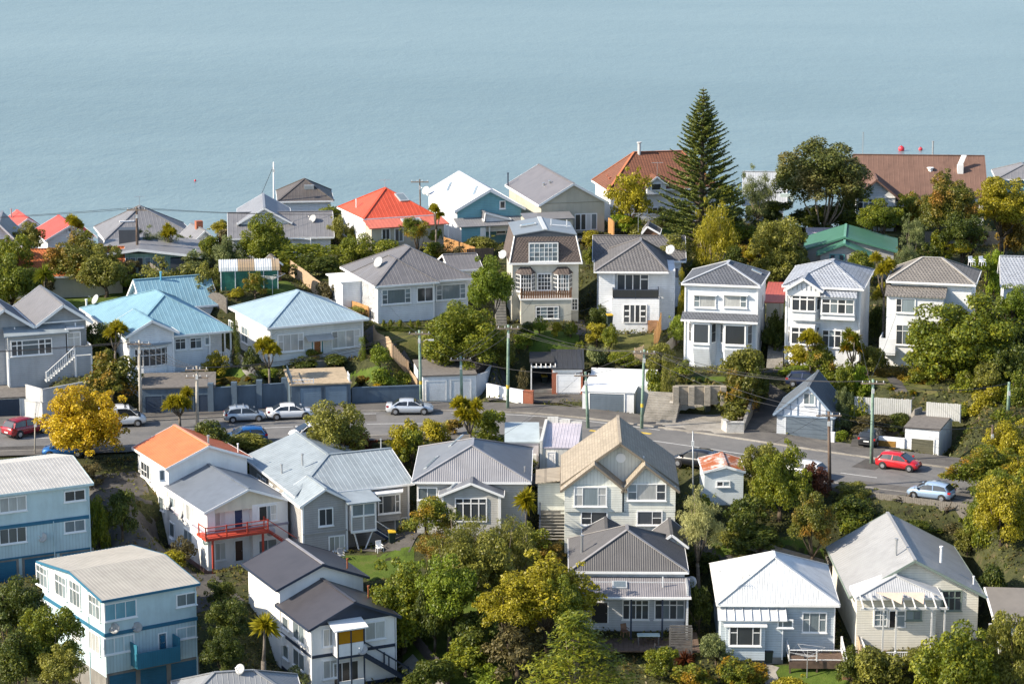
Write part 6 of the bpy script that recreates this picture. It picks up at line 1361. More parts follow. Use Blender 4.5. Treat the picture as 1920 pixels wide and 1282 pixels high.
def steps(label, a, b, w, n=14, mat=M_CONC):
    A, B = np.array(a), np.array(b); o = empty('garden_steps', tuple(A)); tag(o, label, 'steps'); d = (B - A)[:2]; d /= np.linalg.norm(d); nr = np.array((-d[1], d[0])) * w / 2; dr = np.array((d[0], d[1], 0)) * (np.linalg.norm((B - A)[:2]) / n * 1.05)
    for i in range(n):
        p = (B - A) * i / n; z = p[2] + (B - A)[2] / n; MB().prism([(p[0] - nr[0], p[1] - nr[1], p[2] - .6), (p[0] + nr[0], p[1] + nr[1], p[2] - .6), (p[0] + nr[0], p[1] + nr[1], z), (p[0] - nr[0], p[1] - nr[1], z)], tuple(dr)).build('step', mat, o)
steps('wide concrete steps rising from the street beside the white garage', at_z((1236, 790), .2), at_z((1248, 735), 2.4), 3.2, 12); steps('dark steps between the two tall white houses', G(1452, 690), G(1455, 648), 1.6, 12); steps('steep garden steps up to the white slatted fence', at_z((1700, 800), .8), at_z((1722, 765), 2.8), 1.4, 12); steps('weathered steps beside the grey hip house', G(655, 575), G(632, 520), 1.8, 12, M_DARKC); steps('shaded steps beside the ivory bungalow', G(1582, 1100), G(1560, 1045), 1.5, 14)
steps('stone steps right of the taupe roof house', G(1650, 690), G(1648, 650), 1.3, 10, M_DARKC)
o = wall('white panelled balustrade on the terrace at left', [at_z(p, 2.4) for p in ((48, 735), (80, 744), (168, 728))], .7, paint('grey_terrace_wall', (.48, .48, .47), None), .08)
# ================================================================== plants
RNG = np.random.default_rng(7)
def unit(v): return v / (np.linalg.norm(v, axis=-1, keepdims=True) + 1e-9)
def quads(Cn, N, T_, ln, wd):
    """leaf blades: diamond quads at Cn, facing N, pointing T_"""
    S = np.cross(N, T_); S = unit(S); T_ = unit(np.cross(S, N)); ln = ln[:, None]; wd = wd[:, None]
    V = np.stack([Cn - T_ * ln / 2, Cn + S * wd / 2, Cn + T_ * ln / 2, Cn - S * wd / 2], 1).reshape(-1, 3)
    return V, np.arange(len(V)).reshape(-1, 4)
def leaf_cloud(clumps, dens, size, asp=.6, shell=.2, lift=.35, rng=RNG, droop=0.0, low=-.55):
    """clumps: rows cx,cy,cz,rx,ry,rz. dens: leaves per unit of clump surface"""
    Cs, Ns, Ts = [], [], []
    for c in clumps:
        r = np.array(c[3:6]); n = max(6, int(dens * 4 * (r[0] * r[1] + r[0] * r[2] + r[1] * r[2])))
        d = unit(rng.normal(size=(int(n * 1.7), 3))); d = d[d[:, 2] > low + rng.normal(size=len(d)) * .2][:n]
        k = 1 - np.abs(rng.normal(size=len(d))) * shell; k = np.clip(k, .25, 1) * (1 + rng.normal(size=len(d)) * .06)
        Cs.append(np.array(c[:3]) + d * r * k[:, None]); Ns.append(unit(d * .7 + rng.normal(size=d.shape) * .55 + np.array((0, 0, lift))))
        t = rng.normal(size=d.shape); t[:, 2] -= droop; Ts.append(unit(t + d * .4))
    C_, N, T_ = np.concatenate(Cs), np.concatenate(Ns), np.concatenate(Ts)
    ln = size * (.5 + 1.1 * rng.random(len(C_))); return quads(C_, N, T_, ln, ln * asp)
def clumps_in(shape, k, rad, rng, flat=.8, low=-.6):
    out = []
    for i in range(k):
        for _ in range(20):
            d = unit(rng.normal(size=3))
            if d[2] > low: break
        q = rng.uniform(.45, .78) if i > k * .25 else rng.uniform(.1, .45)
        p = d * q; r = rad * rng.uniform(.7, 1.3)
        if i % 5 == 4: p = d * rng.uniform(.82, 1.0); r = rad * rng.uniform(.35, .6)
        if shape == 'umbrella': p[2] = .15 + .75 * p[2] if p[2] > 0 else p[2] * .45; p[:2] *= 1.12
        if shape == 'dome': d[2] = abs(d[2]) if rng.random() < .8 else d[2] * .5; p = d * rng.uniform(.35, .86); p[2] = p[2] * 1.35 - .42; r = rad * rng.uniform(.8, 1.25)
        if shape == 'cone': t = rng.random() ** .7; a = rng.random() * 6.28; rr = (1 - t) * .8 * rng.uniform(.5, 1); p = np.array((rr * math.cos(a), rr * math.sin(a), -1 + 1.9 * t)); r = rad * (1.1 - .6 * t)
        if shape == 'column': t = rng.random(); a = rng.random() * 6.28; p = np.array((.45 * math.cos(a), .45 * math.sin(a), -.9 + 1.75 * t)) * np.array((1, 1, 1)); r = rad * (1.15 - .5 * t)
        if shape == 'box': p = rng.uniform(-.8, .8, 3)
        out.append((*p, r, r, r * flat))
    return out
STY = {  # style: shape, clumps, clump radius, density, leaf size, aspect, shell, metres of radius it is meant for
    'shrub': ('round', 16, .40, 95, .15, .6, .22, 1.0), 'bush': ('round', 30, .33, 210, .095, .6, .2, 1.8), 'tree': ('round', 58, .27, 470, .062, .6, .2, 3.0), 'big': ('round', 110, .215, 760, .047, .6, .2, 4.5),
    'umbrella': ('umbrella', 120, .21, 760, .046, .6, .2, 4.6), 'dome': ('dome', 150, .2, 700, .047, .6, .2, 4.6), 'loose': ('round', 44, .25, 330, .07, .5, .35, 2.6), 'feather': ('round', 60, .24, 330, .075, .22, .45, 2.6), 'cone': ('cone', 60, .3, 260, .07, .4, .25, 2.2),
    'column': ('column', 22, .45, 170, .07, .5, .2, 1.0), 'hedge': ('box', 60, .3, 120, .09, .6, .2, 1.2), 'twiggy': ('round', 26, .33, 130, .10, .4, .5, 1.8), 'pads': ('cone', 70, .36, 230, .07, .3, .3, 3.2)}
ARCH = {}
def arch(style, v):
    k = (style, v)
    if k not in ARCH:
        sh, n, rad, den, sz, asp, shell, _ = STY[style]; rng = np.random.default_rng(hash(style) % 1000 + v * 17 if False else sum(map(ord, style)) * 7 + v * 17)
        cl = clumps_in(sh, n, rad, rng, .28 if style == 'pads' else .8); V, Q = leaf_cloud(cl, den, sz, asp, shell, .9 if style == 'pads' else .35, rng, 1.2 if style == 'feather' else 0.0)
        ARCH[k] = (np_mesh(style + '_foliage', V, Q), cl)
    return ARCH[k]
WRM = lambda c, k='': (c[0] * 2.35, c[1] * 1.7, c[2] * 1.0) if k in ('dk', 'green') else (c[0] * 1.35, c[1] * 1.42, c[2] * .95)
LEAF = {k: leafmat(k + '_leaves', WRM(v[0], k), WRM(v[1], k)) if k not in ('gold', 'lime', 'yg', 'bright') else leafmat(k + '_leaves', *v) for k, v in {
    'dk': ((.020, .042, .010), (.058, .088, .018)), 'green': ((.042, .078, .012), (.115, .16, .02)), 'bright': ((.115, .165, .012), (.23, .27, .022)), 'yg': ((.23, .205, .012), (.42, .36, .02)), 'olive': ((.095, .095, .022), (.22, .20, .05)),
    'aut': ((.10, .075, .015), (.26, .15, .03)), 'gold': ((.38, .25, .007), (.58, .42, .018)), 'gg': ((.075, .09, .045), (.20, .21, .11)), 'brown': ((.06, .05, .03), (.14, .11, .06)), 'lime': ((.17, .24, .012), (.32, .38, .03)), 'red': ((.07, .022, .015), (.15, .05, .03)), 'pale': ((.20, .19, .10), (.38, .35, .20))}.items()}
LEAF['mix'] = leafmat('autumn_mixed_leaves', (.085, .10, .014), (.20, .19, .025), .28, (.36, .15, .02)); LEAF['pohu'] = leafmat('pohutukawa_leaves', (.075, .095, .018), (.19, .185, .04), .2, (.16, .12, .045))
LEAF['orange'] = leafmat('orange_tipped_leaves', (.10, .13, .012), (.24, .24, .02), .28, (.36, .16, .01))
BARK = {'b': groundmat('brown_bark', [(.04, .03, .022), (.09, .07, .05), (.14, .115, .085)], 3, .5), 'p': groundmat('pale_bark', [(.14, .11, .08), (.25, .20, .15), (.36, .31, .24)], 3, .5), 'g': groundmat('grey_bark', [(.07, .06, .05), (.14, .12, .10), (.20, .18, .15)], 3, .5)}
def trunk(gz, top, cl, sc, bark, r0, parent, n_limb=7, multi=1, seed=0):
    """tapered trunk from the ground (z=gz local) into the crown with limbs reaching the clumps"""
    rng = np.random.default_rng(seed + 3); M = MB(); fork = gz + (top - gz) * (.45 if multi == 1 else .12)
    pts = [np.array((0, 0, gz - .4)), np.array((rng.normal() * .08, rng.normal() * .08, (gz + fork) / 2)), np.array((rng.normal() * .15, rng.normal() * .15, fork))]
    M.tube(pts, [r0 * 1.25, r0, r0 * .85], 9)
    cs = sorted(cl, key=lambda c: rng.random())[:n_limb]
    for c in cs:
        e = np.array((c[0] * sc[0], c[1] * sc[1], c[2] * sc[2] + top)) * np.array((.9, .9, 1)); m_ = pts[-1] * .5 + e * .5 + np.array((e[0] * .12, e[1] * .12, -.1 * abs(e[2] - fork)))
        M.tube([pts[-1] - (0, 0, .15), m_, e], [r0 * .62, r0 * .36, r0 * .1], 6)
    return M.build('trunk', bark, parent, smooth=True)
PLN = [0]
def plant(style, box, col, label, name=None, base=None, d=None, cat=None, bark='b', trunkr=None, limbs=7, multi=1, stem=None, ry=None, group=None, cutz=True, sink=0.0):
    x0, y0, x1, y1 = box; xc, yc = (x0 + x1) / 2, (y0 + y1) / 2
    if d is None: P = G(*(base or (xc, y1 - 1))); d = P[1]
    c = at_d((xc, yc), d); s = scl(d, c[2]); rx = (x1 - x0) / 2 / s; rz = (y1 - y0) / 2 / s; ryy = ry or min(rx, max(rz, .5) * 1.4) * .92
    gz = Tz(c[0], d)
    if not trunkr and c[2] - rz - gz > 1.0 and style in ('shrub', 'bush', 'hedge', 'column', 'twiggy'):
        d = min(max(G(xc, y1 - 1)[1], d), d + 9); c = at_d((xc, yc), d); s = scl(d, c[2]); rx = (x1 - x0) / 2 / s; rz = (y1 - y0) / 2 / s; gz = Tz(c[0], d)
    if not trunkr and 0 < c[2] - rz - gz < 2.2: b_ = gz - .1; t_ = c[2] + rz; c[2] = (b_ + t_) / 2; rz = (t_ - b_) / 2
    PLN[0] += 1; v = PLN[0] % 3; me, cl = arch(style, v)
    big = style in ('tree', 'big', 'umbrella', 'dome', 'loose', 'feather', 'cone', 'pads') and (rx > 1.2 or trunkr)
    name = name or ('tree' if big else 'shrub'); o = empty(name, (c[0], c[1], gz - sink)); tag(o, label, cat or ('tree' if big else 'shrub'), group)
    f = put('crown' if big else 'foliage', me, LEAF[col], o); k = 1.16
    f.location = (0, 0, c[2] - gz + sink); f.scale = (rx * k, ryy * k, rz * k); f.rotation_euler = (0, 0, 0) if style in ('hedge',) else (0, 0, (PLN[0] * 2.399) % 6.28)
    if abs(rx - ryy) > .3 * rx: f.rotation_euler = (0, 0, 0 if PLN[0] % 2 else math.pi)
    h = c[2] - gz + sink
    tr = trunkr or max(.05, min(.3, rx * .075)); trunk(0, max(h, .25), cl, (rx, ryy, rz), BARK[bark], tr, o, limbs if big else 4, multi, PLN[0])
    return o
BLADE = {}
def blades(n, L, w, rng, up=.3, droop=.5):
    V = []; Q = []
    for i in range(n):
        a = rng.random() * 6.283; el = rng.uniform(-.5, 1.35) * .95 + up * .2; d = np.array((math.cos(a) * math.cos(el), math.sin(a) * math.cos(el), math.sin(el))); s = np.array((-math.sin(a), math.cos(a), 0)); l = L * rng.uniform(.7, 1.1)
        m_ = d * l * .55; t = d * l + np.array((0, 0, -droop * l * rng.random() * math.cos(el))); k = len(V)
        V += [tuple(-s * w * .5), tuple(s * w * .5), tuple(m_ + s * w * .6), tuple(t), tuple(m_ - s * w * .6)]; Q.append((k, k + 1, k + 2, k + 3, k + 4))
    me = bpy.data.meshes.new('leaf_rosette'); me.from_pydata(V, [], Q); me.update(); return me
def cabbage(box, base, label, heads=6, col='yg', name='cabbage_tree', d=None, tr=.13, bark='g', L=None):
    """cordyline: bare forking stems, each ending in a ball of sword leaves"""
    x0, y0, x1, y1 = box; 
    if d is None: d = G(*base)[1]
    c = at_d(((x0 + x1) / 2, (y0 + y1) / 2), d); s = scl(d, c[2]); rx, rz = (x1 - x0) / 2 / s, (y1 - y0) / 2 / s; gx = at_d(base, d)[0] if base else c[0]; gz = Tz(gx, d); PLN[0] += 1; rng = np.random.default_rng(PLN[0])
    o = empty(name, (gx, d, gz)); tag(o, label, 'cabbage tree'); M = MB(); h = c[2] - gz; off = c[0] - gx; L = L or max(.55, min(.95, rx * .7)); fk = np.array((off * .3, 0, max(.2, (h - rz) * .75)))
    M.tube([(0, 0, -.3), tuple(fk * .5), tuple(fk)], [tr * 1.2, tr, tr * .9], 7)
    for i in range(heads):
        a = 6.283 * i / heads + rng.random() * .6; q = .62 if heads > 1 else 0; e = np.array((off + math.cos(a) * max(0, rx - L * .75) * (q + .3), math.sin(a) * max(0, rx - L * .75) * (q + .3), h + (rz - L * .6) * rng.uniform(-.8, .9)))
        if heads == 1: e = np.array((off, 0, h))
        M.tube([tuple(fk), tuple((fk + e) / 2 + (e - fk) * np.array((.12, .12, -.1))), tuple(e)], [tr * .75, tr * .55, tr * .4], 6)
        key = (round(L, 1), i % 3)
        if key not in BLADE: BLADE[key] = blades(230, key[0], .085, np.random.default_rng(i + 5))
        f = put('leaf_head', BLADE[key], LEAF[col], o); f.location = tuple(e); f.rotation_euler = (rng.normal() * .2, rng.normal() * .2, rng.random() * 6); 
        if heads == 1: f.scale = (rx / L, rx / L, rz / L)
    M.build('trunk', BARK[bark], o, smooth=True); return o
def tuft(px, py, label, col='aut', r=.5, name='flax', d=None, group=None):
    P = G(px, py) if d is None else at_d((px, py), d); key = ('t', PLN[0] % 3); PLN[0] += 1
    if key not in BLADE: BLADE[key] = blades(150, 1.0, .06, np.random.default_rng(PLN[0]), 1.0, .7)
    o = put(name, BLADE[key], LEAF[col]); o.location = (P[0], P[1], Tz(P[0], P[1]) + .05); o.scale = (r, r, r); tag(o, label, 'plant', group); return o
def norfolk(base, top, half, label, d=None):
    P = G(*base) if d is None else at_d(base, d); d = P[1]; gz = Tz(P[0], d); t = at_d(top, d); H_ = t[2] - gz; s = scl(d, gz + H_ / 2); Rm = half / s
    o = empty('norfolk_pine', (P[0], d, gz)); tag(o, label, 'tree'); rng = np.random.default_rng(5); M = MB(); M.tube([(0, 0, -.5), (0, 0, H_ * .5), (0, 0, H_)], [.42, .24, .03], 9); Cs, Ns, Ts, Ls = [], [], [], []
    z = H_ * .05; i = 0
    while z < H_ * .985:
        f = z / H_; L = Rm * (1 - f) ** .86 * (1.0 if f > .22 else .78 + f); nb = 7 if f < .8 else 5; ph = rng.random() * 6
        for b in range(nb):
            a = ph + 6.283 * b / nb + rng.normal() * .1; l = L * rng.uniform(.82, 1.08) + .12; dr = np.array((math.cos(a), math.sin(a), 0)); sag = -.10 + .28 * f; K = max(4, int(l / .16)); sd_ = np.array((-dr[1], dr[0], 0))
            pt = lambda u: dr * l * u + np.array((0, 0, z + l * (sag * u + .30 * u * u)))
            M.tube([pt(0), pt(.5), pt(.97)], [.05 + .03 * (1 - f), .035, .012], 4, False)
            for k in range(K):
                u = .22 + .78 * (k + rng.random()) / K; p = pt(u); w = (.62 * (1 - u) + .30) * min(1, l / 2.2 + .25)
                for sgn in (-1, 1):
                    for j in range(4):
                        tdir = unit(sd_ * sgn * rng.uniform(.5, 1) + dr * rng.uniform(.35, .9) + np.array((0, 0, rng.uniform(.25, .75)))); ln = w * rng.uniform(.6, 1.15)
                        Cs.append(p + tdir * ln * .5); Ts.append(tdir); Ns.append(unit(np.array((0, 0, 1.0)) + rng.normal(size=3) * .5)); Ls.append(ln)
        z += (.74 if f < .6 else .6) * rng.uniform(.9, 1.1) * (1 - .35 * f); i += 1
    Ls = np.array(Ls); V, Q = quads(np.array(Cs), np.array(Ns), np.array(Ts), Ls, np.clip(Ls * .34, .06, .16)); put('crown', np_mesh('crown', V, Q), leafmat('norfolk_needles', (.06, .09, .02), (.20, .22, .04), .2), o); M.build('trunk', BARK['b'], o, smooth=True); return o
# ================================================================== the trees and shrubs of the place
pl = plant
# ridge and upper left
pl('big', (80, 440, 216, 545), 'mix', 'large autumn-tinted tree left of the modern green house', base=(140, 552), trunkr=.22)
pl('tree', (-30, 478, 72, 560), 'green', 'dark green tree at left edge above the grey villa', d=279); pl('bush', (40, 505, 100, 560), 'brown', 'brownish shrub under the left edge trees', d=277); pl('tree', (20, 418, 84, 478), 'olive', 'olive tree in front of the first red roof', d=300)
cabbage((60, 490, 106, 540), (83, 556), 'single cabbage tree on the lawn above the grey villa', 1, 'green', d=275); cabbage((122, 402, 158, 438), (140, 462), 'tall cabbage tree beside the second red roof', 4, 'yg', d=297); cabbage((140, 432, 172, 462), (152, 470), 'low cabbage tree in front of the second red roof', 3, 'green', d=296)
pl('feather', (258, 424, 328, 470), 'gg', 'pale feathery tree right of the wooden pole', d=297, bark='p'); cabbage((300, 418, 334, 448), (318, 465), 'cabbage tree in front of the grey hip cottage', 4, 'yg', d=296); pl('bush', (325, 438, 365, 470), 'dk', 'dark rounded bush below the grey hip cottage', d=296)
pl('bush', (392, 414, 432, 442), 'yg', 'yellow-green bush at the water side of the ridge', d=306); pl('bush', (374, 440, 412, 484), 'green', 'green bush right of the small cottage', d=293); pl('tree', (398, 446, 458, 494), 'gg', 'grey-green tree below the small cottage', d=290); pl('shrub', (405, 428, 440, 455), 'brown', 'brown twiggy shrub behind the grey-green tree', d=297)
pl('dome', (446, 398, 548, 482), 'green', 'dense round dark tree before the grey sloping roof', d=291); pl('bush', (585, 385, 640, 425), 'green', 'green tree between brown hip roof and vermilion roof', d=307); pl('loose', (612, 405, 655, 452), 'olive', 'olive tree at the end of the grey sloping roof', d=300); pl('shrub', (570, 438, 606, 456), 'yg', 'small yellowish shrub by the white goal frame', d=293)
pl('hedge', (492, 458, 640, 500), 'green', 'long clipped hedge behind the upper lawn', d=289, name='hedge', cat='hedge', ry=.8); pl('bush', (545, 478, 640, 506), 'dk', 'shaded shrubs at the foot of the long hedge', d=287); pl('tree', (635, 438, 700, 498), 'green', 'bushy green tree left of the vermilion house', d=289); pl('bush', (690, 450, 760, 492), 'green', 'green shrubbery below the vermilion house', d=290); pl('bush', (640, 425, 690, 455), 'olive', 'olive shrub beside the vermilion house wall', d=293)
pl('loose', (748, 403, 812, 458), 'orange', 'autumn tree in front of the vermilion verandah', d=291); cabbage((800, 382, 834, 412), (818, 455), 'cabbage tree between vermilion and teal houses', 3, 'yg', d=294); pl('shrub', (800, 425, 835, 465), 'bright', 'bright shrub beside the teal house fence', d=292)
pl('shrub', (790, 452, 838, 492), 'green', 'green shrub above the grey hip house', d=288); pl('twiggy', (818, 450, 882, 500), 'brown', 'bare brown brush left of the mansard house', d=287); pl('shrub', (815, 470, 850, 496), 'yg', 'yellow shrub beside the outbuilding', d=285); pl('shrub', (840, 474, 872, 498), 'bright', 'bright green shrub beside the outbuilding', d=285)
# lawn garden
pl('twiggy', (262, 478, 372, 548), 'olive', 'wide straggly olive shrub below the modern green house', d=283); pl('twiggy', (330, 500, 380, 548), 'brown', 'pinkish brown shrub left of the greenhouse shed', d=281); pl('bush', (216, 486, 264, 526), 'brown', 'olive brown bush by the orange tiles', d=283); pl('shrub', (230, 512, 274, 548), 'bright', 'bright round bush by the grey garden fence', d=279); pl('bush', (358, 496, 412, 548), 'olive', 'slender olive tree before the greenhouse shed', d=279)
pl('shrub', (376, 536, 410, 562), 'brown', 'reddish shrub on the upper lawn', base=(392, 562)); pl('shrub', (428, 538, 460, 564), 'yg', 'yellow round shrub on the upper lawn', base=(444, 564)); pl('loose', (456, 510, 502, 558), 'orange', 'small yellow-leaved tree on the upper lawn', base=(480, 560)); pl('shrub', (592, 530, 628, 572), 'brown', 'brown shrub at the low end of the board fence', base=(612, 574)); pl('shrub', (560, 498, 605, 520), 'pale', 'pale tussock on the dry upper lawn', base=(585, 522))
# centre behind the road
pl('tree', (880, 482, 962, 600), 'bright', 'light green tree at the left corner of the mansard house', d=267, limbs=9, bark='g'); pl('dome', (797, 560, 945, 692), 'green', 'large round evergreen above the white double garage', d=263, trunkr=.3); LEAFP = None
pl('bush', (1090, 432, 1128, 468), 'yg', 'yellow-green bush right of the mansard roof', d=289); pl('bush', (1092, 466, 1120, 505), 'green', 'green bush between mansard and balcony houses', d=286); pl('bush', (1140, 400, 1202, 440), 'lime', 'lime green bush on the terrace below terracotta house', d=292); pl('loose', (1135, 312, 1228, 408), 'yg', 'yellow-green tree left of the tall conifer', d=301, bark='b'); pl('shrub', (1175, 420, 1215, 442), 'olive', 'olive shrub behind the balcony house roof', d=290)
norfolk((1315, 430), (1321, 164), 112, 'tall tiered conifer rising above the ridge against the sea', d=296)
pl('feather', (1292, 374, 1388, 512), 'yg', 'feathery yellow-olive tree below the tall conifer', d=281, bark='p'); pl('bush', (1250, 395, 1292, 432), 'green', 'green bush left below the conifer', d=295); pl('feather', (1385, 312, 1452, 420), 'gg', 'thin grey-green tree right of the conifer', d=303, bark='p', limbs=10); pl('bush', (1345, 385, 1400, 440), 'dk', 'dark bush right below the conifer', d=297); pl('bush', (1290, 488, 1340, 520), 'green', 'dark green bush between balcony and two-bay houses', d=275)
pl('dome', (1450, 254, 1630, 384), 'pohu', 'broad domed evergreen with many trunks by the brown roof', d=302, trunkr=.22, limbs=12, multi=3, bark='p'); pl('bush', (1400, 375, 1490, 432), 'dk', 'dark shrubbery left under the domed evergreen', d=298); pl('bush', (1480, 380, 1590, 436), 'dk', 'dark shrubbery under the domed evergreen trunks', d=297); pl('bush', (1565, 398, 1640, 440), 'green', 'glossy green shrubs right of the domed evergreen', d=296)
pl('tree', (1405, 404, 1516, 494), 'olive', 'olive green garden tree behind the pale shingle roof', d=284); pl('bush', (1395, 435, 1455, 490), 'yg', 'yellow shrubs left of the olive garden tree', d=281); pl('bush', (1436, 468, 1500, 528), 'olive', 'round grey-olive bush behind the red shed', d=272); pl('shrub', (1380, 460, 1425, 492), 'aut', 'rusty autumn shrub by the grey fence', d=284); pl('bush', (1330, 460, 1400, 515), 'dk', 'dark shaded bush below the grey fence', d=279)
pl('tree', (1608, 374, 1694, 440), 'green', 'round green tree on the lawn below the brown roof', d=294); pl('bush', (1680, 362, 1742, 420), 'orange', 'yellowing tree beside the brown roof house', d=299); pl('big', (1722, 328, 1836, 452), 'mix', 'tall tree with rusty crown right of brown roof', d=293); pl('big', (1822, 334, 1935, 440), 'yg', 'yellow-green trees at the upper right edge', d=298); pl('bush', (1868, 405, 1930, 480), 'aut', 'brownish tree at the right edge above the fence', d=290); pl('bush', (1745, 430, 1785, 480), 'green', 'ivy-clad green shrub on the terrace fence', d=284)
pl('feather', (1688, 402, 1735, 474), 'gg', 'grey-green wispy tree beside the green roof', d=287, bark='p'); pl('feather', (1676, 456, 1722, 512), 'gg', 'second wispy grey shrub behind the taupe roof', d=276); pl('shrub', (1715, 456, 1770, 482), 'dk', 'dark hedge shrub on the right terrace', d=280); pl('shrub', (1770, 455, 1835, 482), 'yg', 'yellow climber on the terrace rail', d=279); pl('shrub', (1790, 436, 1850, 462), 'red', 'rusty shrub against the grey terrace fence', d=285); pl('hedge', (1850, 470, 1882, 545), 'lime', 'lime yellow hedge sloping down at right', d=272, ry=1.0, name='hedge', cat='hedge')
cabbage((1628, 472, 1684, 520), (1658, 575), 'cabbage tree between pale shingle and taupe roofs', 5, 'yg', d=263); pl('shrub', (1636, 530, 1662, 570), 'yg', 'yellow shrub under the cabbage tree behind the pale villa', d=261)
pl('dome', (1698, 545, 1912, 722), 'green', 'huge spreading tree with pale forked trunks at right', d=252, trunkr=.34, limbs=10, multi=3, bark='p'); pl('tree', (1858, 560, 1940, 700), 'dk', 'dark tree mass behind the huge tree at right edge', d=258); pl('tree', (1840, 640, 1935, 790), 'dk', 'dark green tree at right edge below the huge tree', d=248); pl('bush', (1812, 722, 1880, 794), 'yg', 'yellow-green bush right of the white slatted fence', d=243); pl('bush', (1850, 770, 1925, 840), 'green', 'green bush by the brown pole at right edge', d=238); pl('bush', (1818, 680, 1885, 740), 'olive', 'olive bush under the huge tree', d=246); pl('shrub', (1790, 755, 1822, 790), 'green', 'green shrub behind the corner garage', d=243)
# gardens right of centre
cabbage((1496, 618, 1545, 650), (1520, 690), 'slender cabbage tree before the pale villa bay', 4, 'yg', d=252); pl('bush', (1468, 648, 1530, 692), 'yg', 'yellow shrub at the foot of the bay villa', d=252); pl('bush', (1510, 645, 1565, 702), 'orange', 'golden shrub in front of the bay villa', d=251.5); cabbage((1572, 616, 1622, 672), (1598, 705), 'golden cabbage tree at the villa corner', 4, 'orange', d=251); pl('bush', (1600, 643, 1652, 692), 'olive', 'olive bush right of the golden cabbage tree', d=252); pl('shrub', (1594, 682, 1634, 724), 'lime', 'lime dome shrub above the gabled garage', d=249); pl('bush', (1560, 680, 1606, 776), 'green', 'tall green shrub behind the gabled garage', d=247); pl('shrub', (1454, 684, 1530, 708), 'bright', 'bright low hedge above the dark driveway', d=250); pl('shrub', (1594, 718, 1632, 752), 'bright', 'yellow-green shrub below the lime dome', d=247); pl('loose', (1560, 726, 1602, 806), 'gg', 'pale straggly tree right of the gabled garage', d=243); pl('shrub', (1558, 806, 1588, 838), 'bright', 'bright leafy shrub at the foot of the brown pole', d=240.5); pl('shrub', (1595, 740, 1628, 800), 'green', 'ivy hedge beside the carport', d=243)
pl('bush', (1428, 588, 1474, 668), 'dk', 'dark shrub between the two tall white houses', d=262); pl('bush', (1626, 570, 1664, 650), 'dk', 'dark shrub between bay villa and taupe roof house', d=260)
pl('bush', (1352, 648, 1430, 720), 'olive', 'big olive shrub at the corner of the two-bay house', d=252); pl('bush', (1348, 695, 1426, 775), 'mix', 'cascading shrub beside the terraced garden', d=249); pl('shrub', (1352, 755, 1402, 795), 'olive', 'dry shrub on the stone planter', d=246.5); pl('shrub', (1262, 674, 1302, 712), 'green', 'green shrub left before the two-bay house', d=252); pl('column', (1238, 668, 1268, 762), 'olive', 'tall narrow olive shrub above the street steps', d=249); pl('shrub', (1212, 692, 1246, 752), 'green', 'ivy mass along the street steps', d=249); pl('bush', (1250, 590, 1285, 650), 'bright', 'bright shrub left of the two-bay house', d=260); pl('column', (1268, 505, 1292, 600), 'yg', 'narrow yellow-green shrub against the two-bay house', d=263)
for i, x in enumerate((1276, 1288, 1300, 1312, 1326)): pl('shrub', (x - 6, 707, x + 6, 719), 'dk' if i % 2 else 'olive', ('first', 'second', 'third', 'fourth', 'fifth')[i] + ' small box ball from the left on the timber terrace', d=250.5, group='clipped balls on the timber terrace')
pl('bush', (1100, 574, 1142, 616), 'dk', 'dark clipped bush left of the balcony house', d=262); pl('bush', (1098, 603, 1142, 652), 'yg', 'lime-yellow clipped bush below the dark one', d=259.5); pl('bush', (1094, 646, 1146, 696), 'gg', 'grey-green bush above the wide white garage', d=257.5); pl('bush', (1125, 610, 1160, 660), 'green', 'green hedge beside the balcony house lawn', d=260)
pl('bush', (963, 622, 1006, 660), 'bright', 'bright round bush in the mansard garden', d=264); pl('shrub', (998, 592, 1026, 618), 'bright', 'bright shrub under the mansard window', d=269); pl('shrub', (1034, 602, 1054, 628), 'yg', 'yellow shrub in the mansard flower bed', d=268); pl('shrub', (970, 604, 1000, 628), 'dk', 'dark shrub in the mansard flower bed', d=268); pl('shrub', (1055, 604, 1084, 632), 'green', 'green shrub at the right of the mansard bed', d=268); pl('twiggy', (968, 685, 992, 740), 'brown', 'shaggy brown climber left of the carport', d=256.5)
# gardens left of centre
cabbage((472, 622, 530, 672), (506, 702), 'stout cabbage tree left of the timber front door', 5, 'yg', d=256); pl('column', (669, 631, 687, 674), 'bright', 'slim cypress at the right of the powder roof bungalow', d=259); pl('bush', (694, 647, 734, 690), 'bright', 'small round tree in the garden right of bungalow', base=(716, 702), trunkr=.07, name='tree', cat='tree'); pl('shrub', (575, 655, 604, 682), 'orange', 'yellow shrub beside the timber front door', d=257); pl('shrub', (545, 668, 600, 692), 'dk', 'dark shrub behind the double garage terrace', d=257); pl('shrub', (600, 664, 660, 692), 'dk', 'dark clipped shrub right of the front steps', d=257.5)
pl('shrub', (700, 690, 742, 730), 'bright', 'leafy flower bed by the blue-grey wall', d=253.5); pl('shrub', (738, 695, 772, 726), 'green', 'green plants beside the pale side fence', d=254); pl('shrub', (664, 704, 690, 724), 'aut', 'rusty small shrub beside double garage', d=254); pl('shrub', (698, 718, 720, 734), 'gold', 'golden ball shrub on the blue-grey wall', d=252.3)
for i, x in enumerate((720, 733, 749, 770, 785)): pl('shrub', (x - 5, 599, x + 5, 609), 'green', ('leftmost', 'second', 'third', 'fourth', 'rightmost')[i] + ' little standard tree along the white house front', d=271, name='standard_tree', cat='tree', group='standard trees before the grey hip house')
pl('shrub', (708, 612, 790, 622), 'dk', 'low dark hedge below the little standard trees', d=270.5, ry=.4)
